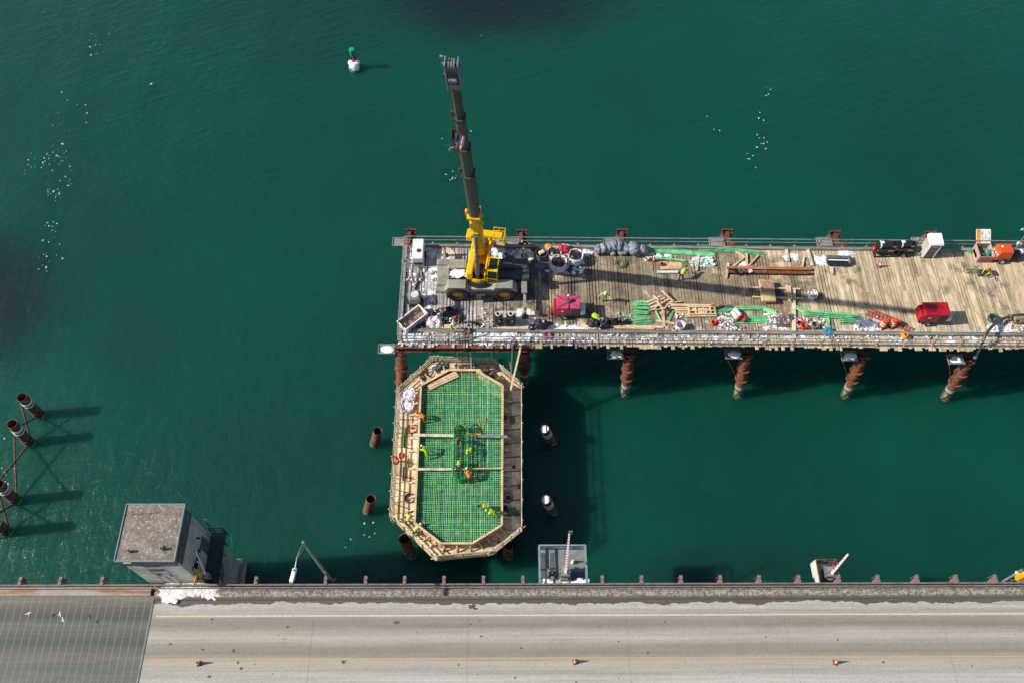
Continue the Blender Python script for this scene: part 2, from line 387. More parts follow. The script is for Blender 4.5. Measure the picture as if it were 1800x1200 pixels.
# markings
q=NT('white_road_paint'); c_=q.mix(q.ramp(q.noise(5,4,.7),[(.4,.1),(.7,.85)]),hx('d6cdba',.74),hx('b8b0a2')); q.b.inputs['Roughness'].default_value=.8; mt['mwhite']=q.done(c_,False)
q=NT('yellow_road_paint'); c_=q.mix(q.ramp(q.noise(3,4,.7,stretch=(.3,1,1)),[(.3,.25),(.6,.9)]),hx('d8b070'),hx('b5aa98')); q.b.inputs['Roughness'].default_value=.8; mt['myellow']=q.done(c_,False)
def strip(name,x0,x1,yc,w,mat):
    m_=MB(); m_.add([(x0,yc-w/2,ZB+.004),(x1,yc-w/2,ZB+.004),(x1,yc+w/2,ZB+.004),(x0,yc+w/2,ZB+.004)],[(0,1,2,3)])
    return tag(m_.build(name,mat),kind='structure')
strip('edge_line',XJ+.4,140,14.25,.11,'mwhite')
strip('centre_line',XJ+.3,140,yb(1156),.1,'myellow'); strip('centre_line',XJ+.3,140,yb(1162),.1,'myellow')
m_=MB(); r3=random.Random(8)
for i in range(34):
    x=r3.uniform(-25,36); y=r3.choice([r3.uniform(9.2,11),r3.uniform(11.4,14),r3.uniform(13.4,14.1)]); m_.patch((x,y,ZB+.001),r3.uniform(.02,.075),.004,seed=i,asp=1.6)
for px,py,r_ in ((411,1143,.12),(418,1164,.09),(424,1174,.08),(604,1162,.12),(698,1093,.13),(830,1065,.16),(836,1069,.09),(357,1141,.08),(368,1189,.1),(1553,1163,.07)): p=P(px,py,ZB); m_.patch((p.x,p.y,ZB+.001),r_,.004,seed=px,asp=1.5)
mt['stain']=M('oil_stain',hx('4f473e'),hx('6b6156'),6,.4,.7,.7)
tag(m_.build('road_stains','stain'),kind='structure')
m_=MB()
for x in (-14,-2.6,9.1,20.8,32.5): m_.box((x,11,ZB+.003),(.012,6.4,.004),col=(1.9,1.9,1.9))
tag(m_.build('road_joints','stain'),kind='structure')
# oil spots and patches on the road are part of its material; sidewalk
q=NT('icy_sidewalk'); sp=q.n('ShaderNodeSeparateXYZ'); q.l(q.tc.outputs['Object'],sp.inputs[0])
yn=q.math('DIVIDE',q.math('SUBTRACT',q.math('ADD',sp.outputs[1],q.math('MULTIPLY',q.math('SUBTRACT',q.noise(1.2,5,.65),.5),.22)),Y1),yb(1030)-Y1)
crust=q.ramp(yn,[(.0,.0),(.16,.12),(.3,1.0),(.6,1.0),(.72,.35),(.86,.7),(1,.2)])
gr=q.ramp(q.noise(5.5,6,.75),[(.40,0.0),(.6,1.0)])
col=q.mix(q.math('MULTIPLY',crust,gr),hx('675c4e'),hx('c2bbae'))
col=q.mix(1.0,col,q.ramp(q.noise(18,4,.7),[(.3,.75),(.7,1.2)]),'MULTIPLY')
q.b.inputs['Roughness'].default_value=.9; q.bump(q.noise(9,5,.7),.7,.08)
mt['walk']=q.done(col,False)
YE=yb(1029)
mb=MB(); mb.box(((XJ+140)/2,(Y1+YE)/2,ZB-.28),(140-XJ,YE-Y1,.86))
tag(mb.build('sidewalk','walk'),kind='structure')
mb=MB(); mb.box(((XJ-.3-160)/2,(Y1+.352+YE)/2,ZB-.1),(160+XJ-.3,YE-Y1-.352,.5))
mt['kerbrust']=M('rust_stained_kerb',hx('b5a79a'),hx('a06a3c'),.6,.5,.66,.85,st=(.4,4,1))
tag(mb.build('kerb','kerbrust'),kind='structure')
mb=MB(); mb.box((0,(Y1+YE)/2-1.5,ZB-1.6),(300,.5,1.8)); mb.box((0,6,ZB-1.6),(300,.5,1.8)); mb.box((0,YE-.16,ZB-1.15),(300,.3,.85))
tag(mb.build('bridge_girders','rust'),kind='structure')
# bridge railing with its outer brackets
bx=[40,110,183]+[452,514,574,644,712,781,850,919,1058,1127,1196,1265,1333,1402]
rl=thing('bridge_railing','low brown steel railing along the sidewalk edge of the road bridge','railing',(0,YE,ZB))
mb=MB(); mb.box((0,-.03,.62),(290,.12,.14)); mb.box((0,-.20,.40),(290,.05,.08)); mb.box((0,.03,.24),(290,.04,.22)); mb.build('rail','pinkrail',rl)
mb=MB(); mb.box((0,-.24,.62),(290,.05,.05),col=1.2); mb.build('handrail','galv',rl)
xs=[P(p,1028,ZB+.2).x for p in bx]+[P(1402,1028,ZB).x+2.95*i for i in range(1,12)]+[P(40,1028,ZB).x-3.0*i for i in range(1,5)]
br=None
for x in xs:
    if br is None:
        m_=MB(); m_.prism([(0,-1.7),(.12,-1.7),(.55,.55),(.55,.72),(0,.72)],-.02,.02,L=Matrix(((0,0,1,0),(1,0,0,0),(0,1,0,0),(0,0,0,1))))
        m_.bar((0,.53,.56),(0,.53,-.2),.22,.04); m_.box((0,.28,.74),(.24,.6,.04)); m_.box((0,.27,.80),(.12,.12,.1),col=.8)
        br=m_.build('bracket','pinkrail',rl); br.location=(x,0,0)
    else:
        c=br.copy(); C.objects.link(c); c.location=(x,0,0)
# ------------------------------------------------------------------ operator tower
TX0,TX1,TY0,TY1=-26.4,-22.65,16.72,20.4
tw=thing('bridge_tower','square concrete bridge operator tower with a gravel roof beside the road','tower',((TX0+TX1)/2,(TY0+TY1)/2,0))
T0=Matrix.Translation(-tw.location)
mb=MB(T0)
mb.box(((TX0+TX1)/2,(TY0+TY1)/2,7.6),(TX1-TX0,TY1-TY0,16),col=1)
for z in (2.2,4.4,6.6,8.8,11.0,13.2): mb.box(((TX0+TX1)/2,(TY0+TY1)/2,z),(TX1-TX0+.012,TY1-TY0+.012,.035),col=.55)
for y in (TY0+.8,TY0+2.2,TY0+3.4): mb.box((TX1+.004,y,7.5),(.012,.03,15),col=.6)
mb.box(((TX0+TX1)/2,(TY0+TY1)/2,.5),(TX1-TX0+.7,TY1-TY0+.7,2.2))
mb.build('wall','concrete',tw)
mb=MB(T0)
mb.box(((TX0+TX1)/2,TY0-.05,12.5),(TX1-TX0+.04,.1,5.4),col=1)
mb.box(((TX0+TX1)/2,TY0-.11,14.1),(TX1-TX0+.04,.03,.10),col=.8); mb.box(((TX0+TX1)/2,TY0-.11,12.0),(TX1-TX0+.04,.02,.05),col=.62)
for x in (TX0+1.15,TX0+2.35): mb.box((x,TY0-.108,12.5),(.05,.02,5.2),col=.7)
mb.build('cladding','panel',tw)
mb=MB(T0); mb.add([(TX0+1.05,TY0-.112,15.0),(TX0+1.45,TY0-.112,15.0),(TX0+1.9,TY0-.112,11.2),(TX0+1.75,TY0-.112,10.2),(TX0+1.5,TY0-.112,12.5)],[(0,1,2,3,4)]); mb.add([(TX0+.05,TY0-.112,15.0),(TX0+.35,TY0-.112,15.0),(TX0+.15,TY0-.112,14.0)],[(0,1,2)]); mb.build('rust_stain','kerbrust2',tw,fixn=False)
for i,(x,z,w,h) in enumerate(((TX0+1.75,13.6,.95,.5),(TX0+1.85,12.3,1.0,.7),(TX0+1.7,14.7,1.1,.5))):
    m_=MB(T0); m_.box((x,TY0-.115,z),(w,.05,h)); f_=m_.build('window','slate',tw)
    m_=MB(T0); m_.box((x,TY0-.145,z),(w-.12,.012,h-.12)); m_.build('pane','glass',f_)
mb=MB(T0); mb.box((TX1+.05,(TY0+TY1)/2,15.2),(.1,TY1-TY0,1.1)); mb.box(((TX0+TX1)/2,TY0-.17,15.2),(TX1-TX0,.04,.5),col=.8); mb.box((TX1+.11,(TY0+TY1)/2,14.6),(.05,TY1-TY0,.12),col=1.6); 
for y in(18.2,19.9): mb.box((TX1+.115,y,15.25),(.03,.5,.3),col=1.8)
mb.build('fascia','slate',tw)
q=NT('gravel_roof'); c_=q.mix(q.ramp(q.noise(1.2,5,.6),[(.4,0.0),(.65,1.0)]),hx('86796b'),hx('a1968a'))
c_=q.mix(q.ramp(q.noise(5.5,4,.7),[(.55,0.0),(.66,.9)]),c_,hx('d8cfc6')); c_=q.mix(q.ramp(q.noise(7,3,.6),[(.30,.8),(.4,0.0)]),c_,hx('45403a'))
q.b.inputs['Roughness'].default_value=.95; q.bump(q.noise(14,5,.7),.9,.06); mt['gravel']=q.done(c_)
mb=MB(T0); mb.box(((TX0+TX1)/2-.1,(TY0+TY1)/2+.02,15.93),(TX1-TX0+.3,TY1-TY0+.35,.3)); rf=mb.build('roof','gravel',tw)
mb=MB(T0)
for s_,(a_,b_) in enumerate((((TX0-.28,TY0-.18),(TX1+.08,TY0-.18)),((TX1+.08,TY0-.18),(TX1+.08,TY1+.2)),((TX1+.08,TY1+.2),(TX0-.28,TY1+.2)),((TX0-.28,TY1+.2),(TX0-.28,TY0-.18)))):
    mb.bar((*a_,16.02),(*b_,16.02),.07,.26)
mb.build('roof_edging','bluegrey',rf)
for (px,py,h) in ((229,969,.35),(286,965,.4)):
    p=P(px,py,16.09); m_=MB(T0); m_.pipe(p,p+Vector((0,0,h)),.09,.02,n=12); m_.cyl(p,p+Vector((0,0,.04)),.14); m_.build('vent_pipe','galv',rf)
p=P(285,962,16.09); m_=MB(T0); m_.rev([(.17,0),(.17,.06),(.1,.12),(.01,.14)],p,n=14); m_.build('vent_cap','galv',rf)
mb=MB(T0); a_=P(296,852,17.5); b_=P(342,905,12.6); b_=Vector((TX1+.45,TY1+.15,12.5)); a_=Vector((TX1-.55+.85,TY1+.25,18.2))
mb.cyl((TX1+.3,TY1+.25,11.9),(TX1+.33,TY1+.27,18.4),.035,.018,n=6,col=1.5); mb.cyl((TX1,TY1,12.2),(TX1+.35,TY1+.25,12.2),.03,n=6); mb.box((TX1+.3,TY1+.25,12.1),(.25,.25,.25)); mb.cyl((TX1+.3,TY1+.25,6),(TX1+.3,TY1+.25,12),.05,n=6,col=.6)
mb.build('antenna','galv',tw)
mb=MB(T0); mb.cyl((TX0-.3,TY1-.6,14.8),(TX0-.32,TY1-.6,18.0),.02,n=5); mb.cyl((TX0,TY1-.6,15),(TX0-.3,TY1-.6,15),.02,n=5); mb.build('antenna','galv',tw)
# balcony on the east face, its rails, door and ladder-like stairs
BX=TX1+1.15
mb=MB(T0); mb.box(((TX1+BX)/2,18.7,9.35),(BX-TX1-.01,3.9,.16)); mb.build('balcony','darkgrey',tw)
mb=MB(T0)
for z in (9.95,10.45):
    mb.bar((TX1+.05,20.62,z),(BX,20.62,z),.05); mb.bar((BX,20.62,z),(BX,17.3,z),.05)
for y in (20.62,19.8,19.0,18.2,17.3): mb.bar((BX,y,8.6),(BX,y,10.5),.05)
mb.bar((TX1+.06,20.62,9.3),(TX1+.06,20.62,10.5),.06); mb.bar((TX1,20.6,8.2),(BX,20.62,9.27),.07)
mb.bar((BX-.25,20.5,9.0),(BX-.25,17.1,9.0),.1,.16)
mb.build('balcony_rail','black',tw)
f_=MB(T0).box((TX1+.03,17.75,11.6),(.06,1.25,.75)); f_=f_.build('window','white',tw)
for y in (17.44,18.06): MB(T0).box((TX1+.066,y,11.6),(.014,.5,.6)).build('pane','glass',f_)
MB(T0).bar((TX1+.05,17.0,12.1),(TX1+.35,18.6,12.3),.08,.04).build('awning','black',tw)
mb=MB(T0); mb.box((TX1+.2,19.2,12.6),(.3,.12,.12)); mb.cyl((TX1,18.3,12.5),(TX1+.4,18.3,12.5),.03,n=6); mb.rev([(.03,0),(.1,.02),(.1,.15),(.02,.2)],(TX1+.42,18.3,12.4),n=10); mb.build('floodlight','black',tw)
mb=MB(T0); mb.box((TX1+.03,19.3,10.4),(.05,.9,2.0)); d_=mb.build('door','slate',tw); MB(T0).box((TX1+.07,18.98,10.35),(.05,.04,.14)).build('handle','galv',d_)
# lower annex east of the tower (generator room on its own footing)
ax0,ax1=TX1+.45,-19.6
mb=MB(T0)
mb.add([(TX1,TY0+.2,.3),(-22.2,TY0+.2,.3),(-22.2,TY1-.1,.3),(TX1,TY1-.1,.3),(TX1,TY0+.2,6.4),(-22.45,TY0+.2,6.4),(-22.45,TY1-.1,6.4),(TX1,TY1-.1,6.4)],[(0,1,2,3),(4,5,6,7),(0,1,5,4),(1,2,6,5),(2,3,7,6),(3,0,4,7)])
mb.build('buttress','concrete',tw)
mb=MB(T0)
for z in (1.8,2.3): mb.bar((-22.15,TY0+.3,z),(-22.15,TY1-.2,z),.07)
for y in (17.2,18.3,19.4,20.2): mb.bar((-22.15,y,1.4),(-22.15,y,2.3),.06)
mb.build('footing_rail','galv',tw)
mb=MB(T0); mb.box((-22.55,17.55,6.9),(.2,.5,.9),col=1.1); mb.build('utility_box','bluegrey',tw)
mb=MB(T0); 
for k in range(16): mb.path([(TX1+1.3+rnd.uniform(-.15,.15),TY0+.2+rnd.uniform(-.1,.6),8.5+k*.03),(TX1+1.2+rnd.uniform(-.2,.2),TY0+.6+rnd.uniform(-.2,.6),8.9+rnd.random()*.7),(TX1+1.25+rnd.uniform(-.2,.2),TY0+1.3+rnd.uniform(-.3,.5),9.3)],.018,4,col=rnd.uniform(.5,3))
mb.build('cable_tangle','darkgrey',tw)
# yellow diamond sign with the white raised gate tip beside the tower
sgp=P(350,1008,11.5)
sg=thing('warning_sign','yellow diamond warning sign on a short post against the tower','sign',(sgp.x,sgp.y-.3,ZB))
q_=Matrix.Rotation(R(62),4,'Z')@Matrix.Rotation(R(90),4,'X')
mb=MB(); mb.prism([(0,-.62),(.62,0),(0,.62),(-.62,0)],-.02,.02,L=Matrix.Translation((0,0,1.9))@q_); pl=mb.build('panel','signy',sg)
mb=MB(); L2=Matrix.Translation((0,0,1.9))@q_@Matrix.Translation((0,0,.025))
for poly in ([(-.06,-.35),(.06,-.35),(.06,.1),(-.06,.1)],[(-.2,.05),(.2,.05),(0,.36)],[(-.3,-.1),(-.06,.0),(-.06,-.14),(-.24,-.24)]): mb.prism(poly,-.004,.004,L=L2)
mb.build('symbol','black',pl)
MB().bar((.05,.05,0),(.05,.05,2.4),.07).build('post','galv',sg)
gt=thing('barrier_gate','white raised barrier arm tip behind the yellow diamond sign','barrier',(sgp.x+.15,sgp.y+.2,ZB))
MB().box((0,0,.5),(.4,.4,1.0),bev=.04).build('housing','galv',gt)
MB().bar((0,0,1.0),(.12,.9,4.3),.14,.08,w1=.05,h1=.05).build('arm','white',gt)
# yellow striped post at the joint
p=P(276,1033,ZB+.2)
single('kerb_marker',MB().bar((0,0,0),(0,0,.5),.08,.05,col=(1,1,1)).box((0,.1,.1),(.22,.3,.2),col=(.35,.2,.1)),'signy','small yellow and rust marker post at the deck joint by the tower','marker',(p.x,p.y,ZB+.15))
mb=MB()
for i in range(34):
    x=rnd.uniform(-25.6,-21.6); y=rnd.uniform(YE-.75,YE+.1)
    mb.patch((x,y,ZB+.15),rnd.uniform(.12,.4),rnd.uniform(.03,.09),seed=i,asp=1.5,col=rnd.choice([(.85,.83,.8),(.7,.66,.6),(.78,.76,.73)]),rag=.8)
tag(mb.build('snow','snow',smooth=True),'crusted snow left along the bridge sidewalk','snow',kind='stuff')
# road cones
mt['conered']=M('cone_red',hx('c93a2a',.8),hx('a52e22'),5,.5,.8,.6)
def cone(loc,label,stripe=True,group='traffic cones standing on the bridge road',h=.75):
    t=thing('traffic_cone',label,'traffic cone',loc,rnd.uniform(-.3,.3),group)
    m_=MB(); m_.box((0,0,.025),(.36,.36,.05),bev=.02); m_.build('base','rust',t)
    m_=MB(); m_.rev([(.15,.05),(.14,.08),(.03,h),(.0,h)],n=14); m_.build('body','conered',t,True)
    m_=MB(); m_.rev([(.104,h*.42),(.055,h*.78),(.0,h*.78)],n=14); m_.build('reflective_collar','white',t,True)
    return t
cone(P(350,1166,ZB),'orange cone on the road nearest the steel grating deck')
cone(P(1011,1163,ZB),'orange cone standing mid-span beside the yellow centre lines')
cone(P(1468,1164,ZB),'orange cone on the road farthest to the right by the centre lines')
# streetlight
lb=P(583,1024,ZB-.2)
sl_=thing('street_lamp','tall grey street lamp on the bridge edge with its arm over the road','street lamp',(lb.x,lb.y+.12,ZB-.3))
tp=P(533,953,16.9)-sl_.location
hd=P(520,1000,16.9)-sl_.location
mb=MB(); mb.cyl((0,0,0),tp,.14,.09,n=12); mb.cyl((0,0,-.2),(0,0,.25),.2,n=12); mb.cyl(tp,tp+Vector((0,0,.12)),.1,n=10); mb.build('pole','galv',sl_,True)
hd=Vector((hd.x,hd.y,tp.z+.25)); nk=tp+(hd-tp)*.65+Vector((0,0,.3))
mb=MB(); mb.path([tp-Vector((0,0,.1)),tp+(hd-tp)*.35+Vector((0,0,.25)),nk,hd],.05,8); mb.path([tp-Vector((0,0,.7)),tp+(hd-tp)*.45+Vector((0,0,-.1)),nk],.03,6); mb.build('arm','galv',sl_,True)
mb=MB(Matrix.Translation(hd)@Matrix.Rotation(ang((0,0),(hd-tp)),4,'Z')); mb.box((.45,0,0),(.95,.3,.16),bev=.05); mb.build('lamp_head','white',sl_)
mb=MB(Matrix.Translation(hd)@Matrix.Rotation(ang((0,0),(hd-tp)),4,'Z')); mb.cyl((.15,0,.08),(.15,0,.16),.07,n=10); mb.build('photocell','darkgrey',sl_)
mb=MB(); mb.box((-.15,.12,2.2),(.2,.14,.5)); mb.bar((0,-.1,.3),(.3,.2,.1),.1); mb.build('junction_box','pinkrail',sl_)
# ------------------------------------------------------------------ gate platforms
x0,x1,y0_,y1_=2.72,6.25,YE+.03,19.3
gp=thing('gate_platform','blue grey railed steel platform hung outside the bridge rail, the larger one','platform',((x0+x1)/2,y0_,ZB))
T0=Matrix.Translation(-gp.location)
mb=MB(T0); mb.box(((x0+x1)/2,(y0_+y1_)/2,ZB-.45),(x1-x0,y1_-y0_,.12))
for x in (x0+.7,x0+1.3,x0+2.0): mb.box((x,(y0_+y1_)/2+.2,ZB-.385),(.03,y1_-y0_-.6,.012),col=.45)
mb.box(((x0+x1)/2,17.9,ZB-.384),(x1-x0-.2,.03,.012),col=.5)
mb.build('floor','gatefloor',gp)
mb=MB(T0)
for z in (ZB+.65,ZB+.1,):
    mb.bar((x0,y0_,z),(x0,y1_,z),.12,.1); mb.bar((x0,y1_,z-.001),(x1,y1_,z-.001),.12,.1); mb.bar((x1,y1_,z-.002),(x1,y0_,z-.002),.12,.1)
for x,y in ((x0,y1_),(x1,y1_),(x0,17.7),(x1,17.7),(x0+.8,y1_),(x0+2.55,y1_)): mb.bar((x,y,ZB-.5),(x,y,ZB+.64),.1)
mb.build('railing','bluegrey',gp)
for c_,d_ in (((x0+.3,17.9,ZB-.37),(.35,2.2,.02)),((x0+1.0,18.2,ZB-.37),(.3,1.6,.02)),((x1-.5,17.1,ZB-.37),(1.0,.9,.03))): MB(T0).box(c_,d_).build('floor_gap','slate',gp)
mb=MB()
for i in range(14): mb.patch((rnd.uniform(-1.5,1.5),rnd.uniform(.15,.5),-.38),rnd.uniform(.2,.45),rnd.uniform(.08,.2),seed=i,asp=1.3,col=rnd.choice([1,1,.8]))
for i in range(6): mb.patch((rnd.uniform(-.5,.4),rnd.uniform(.15,.45),-.3),.2,.12,seed=i+30,col=(.6,.45,.3))
mb.build('snow','snow',gp,True)
def gate_machine(name,label,loc,rz,armvec,plate,cols):
    t=thing(name,label,'barrier',loc,rz)
    m_=MB(); m_.box((0,0,.55),(.62,.75,1.05),bev=.05); m_.box((0,-.46,.35),(.6,.18,.55),bev=.03,col=.85); m_.box((0,.05,1.1),(.56,.6,.06),col=1.1); m_.build('housing','gatefloor',t)
    m_=MB(); m_.bar((.35,-.45,.95),(.35,.45,1.05),.08,.22); m_.bar((-.35,-.45,.95),(-.35,.45,1.05),.08,.22); m_.box((0,-.1,1.2),(.9,.16,.14)); m_.build('pivot_bracket','galv',t)
    a_=Vector((.05,-.2,1.15)); b_=a_+Vector(armvec); m_=MB(); n_=16
    for k in range(n_):
        w0=.20-.09*k/n_; m_.bar(a_+(b_-a_)*(k/n_),a_+(b_-a_)*((k+.68)/n_),w0,.09); m_.bar(a_+(b_-a_)*((k+.68)/n_),a_+(b_-a_)*((k+1)/n_),w0,.09,col=(1,1,1) if k<2 else (.8,.16,.18))
    m_.build('arm','white',t)
    m_=MB(); 
    for k in (4,8,12): m_.cyl(a_+(b_-a_)*(k/n_)+Vector((-.14,0,0)),a_+(b_-a_)*(k/n_)+Vector((-.04,0,0)),.05,n=8)
    m_.build('warning_light','red',t)
    if plate:
        m_=MB(); m_.box(b_+Vector((.08,0,.0)),(.3,.06,.8),bev=.01); pl_=m_.build('panel','galv',t)
        m_=MB(); 
        for k in range(5): m_.box(b_+Vector((.12+.02*(k%2),-.035,-.3+.13*k)),(.16,.01,.05))
        m_.build('marking','jeans',pl_)
    return t
c_=P(994,1006,ZB+.5)
ar=P(1003,938,13.9)-Vector((c_.x+.05,c_.y-.2,ZB+.75))
gate_machine('barrier_gate','red and white raised barrier arm with a tip plate on the blue grey platform',(c_.x-.08,c_.y+.1,ZB-.4),0,ar,True,0)
p=P(970,1010,ZB)
mb=MB(); mb.cyl((0,0,0),(0,0,1.2),.05,n=8); mb.rev([(.12,0),(.1,.3),(.02,.8)],(0,.25,.1),n=10); mb.box((-.3,.1,.5),(.12,.5,1.0)); mb.box((.0,-.2,.3),(.3,.3,.4))
single('signal_stand',mb,'galv','grey signal stand with a small cone left of the barrier housing','signal',(p.x,p.y,ZB-.4))
p=P(1007,985,ZB-.3)
single('traffic_cone',MB().rev([(.16,0),(.15,.05),(.03,.7),(0,.71)],n=12),'white','small pale cone on the blue grey platform behind the barrier','traffic cone',(p.x+.0,p.y-.1,ZB-.39))
p0=P(1430,1010,ZB); x0,x1=23.75,25.3; y1_=18.2
g2=thing('gate_platform','small rusty railed platform outside the bridge rail, holding the second barrier','platform',((x0+x1)/2,y0_,ZB))
T0=Matrix.Translation(-g2.location)
mb=MB(T0); mb.box(((x0+x1)/2,(y0_+y1_)/2,ZB-.75),(x1-x0,y1_-y0_,.1)); mb.build('floor','woodgrey',g2)
mb=MB(T0)
for z in (ZB+.5,ZB+.0,ZB-.4):
    mb.bar((x0,y0_,z),(x0,y1_,z),.06); mb.bar((x0,y1_,z+.001),(x1,y1_,z+.001),.06); mb.bar((x1,y1_,z+.002),(x1,y0_,z+.002),.06)
for x,y in ((x0,y1_),(x1,y1_),(x0,17.6),(x1,17.6),(x0,17.0),(x1,17.0)): mb.bar((x,y,ZB-.8),(x,y,ZB+.5),.06)
mb.build('railing','rustlight',g2)
mb=MB(T0); mb.box((x0-.05,(y0_+y1_)/2,ZB-.1),(.03,y1_-y0_,1.15)); mb.build('side_panel','panel',g2)
b_=P(1490,968,12.2)-Vector((24.75,17.35,ZB+.4))
gate_machine('barrier_gate','red and white raised barrier arm on the small rusty platform',(24.7,17.35,ZB-.7),R(0),b_,False,0)
# signal on the right edge
p=P(1757,1025,ZB)
sg=thing('traffic_signal','grey pole with yellow signal housings at the right end of the bridge','signal',(p.x,p.y,ZB-.2))
t_=P(1797,1000,12.4)-sg.location
MB().cyl((0,0,0),t_,.09,.08,n=10).build('pole','galv',sg,True)
t2=P(1788,1008,12.0)-sg.location
mb=MB(); mb.box(t2+Vector((.35,-.15,0)),(.5,.4,1.3),bev=.05); mb.build('signal_head','signy',sg)
mb=MB(); mb.cyl(t_*.8+Vector((-.1,0,0)),t_*.8+Vector((.15,0,0)),.12,n=10); mb.box(t_*.75+Vector((.3,0,0)),(.5,.05,.05)); mb.build('clamp','white',sg)
p=P(1797,1024,ZB); mb=MB(); mb.box((0,0,-.1),(.8,.5,.5),bev=.04); mb.box((-.5,.05,-.2),(.3,.3,.25)); single('junction_box',mb,'galv','grey equipment box outside the rail below the yellow signal','box',(p.x,p.y+.1,ZB))
# ------------------------------------------------------------------ old pipe piles at the left and round the formwork
def pile(loc,top,r,label,group,bottom=None,inner=None,ring=None,n=20):
    """loc: top centre; bottom: foot at the water"""
    t=thing('pipe_pile',label,'pile',bottom or (loc[0],loc[1],0),0,group)
    o=Vector(t.location); a_=Vector((0,0,0)); b_=Vector(loc)-o; d=b_.normalized()
    m_=MB(); m_.pipe(a_-d*3,b_,r,.035,n=n); m_.build('shell','pile',t,True)
    m_=MB(); m_.pipe(a_-d*.6,a_+d*b_.length*.28,r+.03,.03,n=n); m_.build('marine_growth','growth',t,True)
    if inner: m_=MB(); m_.cyl(b_-d*.6,b_-d*.12,r-.04,n=n); m_.build('fill',inner,t)
    else: m_=MB(); m_.cyl(b_-d*3.2,b_-d*3.0,r-.04,n=n); m_.build('dark_fill','black',t)
    if ring: m_=MB(); m_.pipe(b_-d*1.1,b_-d*.8,r+.02,.02,n=n); m_.pipe(b_-d*1.5,b_-d*1.35,r+.02,.02,n=n); m_.build('snow_ring','snow',t)
    return t
PL=((P(38,697,3.9),P(70,729,0),'far'),(P(21,744,3.9),P(53,779,0),'second'),(P(-3,850,3.9),P(28,880,0),'third'),(P(-20,908,3.9),P(12,935,0),'fourth'))
ws=('farthest dark pipe pile of the braced row at the left edge','dark pipe pile joined to diagonal braces at the left edge, with an open top',
    'dark pipe pile cut by the left edge of the view, below the long crossed braces','nearest dark pipe pile low at the left edge, mostly out of view')
for (a_,b_,_),w_ in zip(PL,ws):
    pile(tuple(a_),0,.46,w_,'braced piles at the left edge',bottom=tuple(b_),ring=True)
def brace(a_,b_,label):
    a_=Vector(a_); b_=Vector(b_)
    single('steel_brace',MB().cyl((0,0,0),b_-a_,.085,n=8),'rustlight',label,'brace',tuple(a_),group='diagonal braces between the left piles')
a0,b0=PL[0][0],PL[0][1]; a1,b1=PL[1][0],PL[1][1]; a2,b2=PL[2][0],PL[2][1]; a3,b3=PL[3][0],PL[3][1]
up=Vector((0,0,1))
brace(b0+up*2.7+Vector((-.3,-.35,0)),b1+up*.5+Vector((.1,.45,0)),'rusty brace running down from the farthest left pile to the second')
brace(b1+up*2.9+Vector((.2,.4,0)),b0+up*.4+Vector((-.1,-.45,0)),'dark thin brace between the two farthest left piles, crossing the rusty one')
brace(b1+up*2.6+Vector((-.1,-.42,0)),b2+up*.4+Vector((.1,.5,0)),'long rusty brace running down to the third left pile')
brace(b1+up*.35+Vector((0,-.45,0)),b2+up*3.3+Vector((-.1,.6,0)),'long rusty brace rising towards the third left pile at the edge')
brace(b2+up*2.5+Vector((-.1,-.42,0)),b3+up*.4+Vector((.2,.5,0)),'short rusty brace between the two nearest left piles')
brace(b2+up*.3+Vector((0,-.45,0)),b3+up*2.8+Vector((0,.5,0)),'short dark brace rising to the nearest left pile')
pg='loose piles standing round the pier formwork'
pile(tuple(P(664,757,3.4)),0,.42,'rusty open pile in the water left of the formwork, the upper one',pg,bottom=tuple(P(658,780,0)))
pile(tuple(P(652,876,3.2)),0,.42,'rusty open pile in the water left of the formwork, the lower one',pg,bottom=tuple(P(646,898,0)))
pile(tuple(P(957,753,3.4)),0,.42,'pile with a grey filled top in the dark water right of the formwork',pg,bottom=tuple(P(970,776,0)),inner='bagwhite',ring=True)
pile(tuple(P(959,877,3.3)),0,.42,'pile with a white capped top in the dark water right of the formwork',pg,bottom=tuple(P(972,899,0)),inner='snow',ring=True)
pile(tuple(P(711,946,3.4)),0,.5,'dark pile under the lower left corner of the formwork',pg,bottom=tuple(P(722,974,0)))
pile(tuple(P(893,957,3.2)),0,.42,'dark open pile under the lower right corner of the formwork',pg,bottom=tuple(P(893,976,0)))
# ------------------------------------------------------------------ work trestle
XW=-9.2; XEnd=72.0
def yS(x): return 37.42-.0080*(x+9.2)      # outer south edge
def yN(x): return 48.15-.0080*(x+9.2)
tr=thing('work_trestle','long timber decked work trestle on rusty pipe piles, with a crane at its end','trestle',(XW,37.4,0))
T0=Matrix.Translation(-tr.location)
q=NT('worn_deck_planks'); v=q.tc.outputs['Object']; sp=q.n('ShaderNodeSeparateXYZ'); q.l(v,sp.inputs[0])
X_,Y_=sp.outputs[0],sp.outputs[1]
base=q.mix(q.ramp(q.noise(.9,6,.65,stretch=(2.2,.5,1)),[(.35,0.0),(.65,1.0)]),hx('dcc7a4',.78),hx('b09c7e',.70))
gr=q.noise(4,6,.75,stretch=(3.5,.35,1)); base=q.mix(1.0,base,q.ramp(gr,[(.3,.68),(.7,1.22)]),'MULTIPLY')
# damp brown film, strongest in the middle stretch
def bump1(x,c,w): # smooth 0..1 window
    d=q.math('DIVIDE',q.math('SUBTRACT',x,c),w); return q.math('SUBTRACT',1.0,q.math('MULTIPLY',d,d),clamp=True)
wz=q.math('MULTIPLY',bump1(X_,24.0,19.0),bump1(Y_,6.6,8.0))
wn=q.noise(.33,6,.62,stretch=(1,1.3,1))
wet=q.ramp(q.math('ADD',q.math('MULTIPLY',wz,.34),wn),[(.66,0.0),(.72,.9)])
base=q.mix(wet,base,q.mix(q.ramp(q.noise(2,5,.7),[(.35,0.0),(.65,1.0)]),hx('a3937a',.66),hx('7c6c55',.62)))
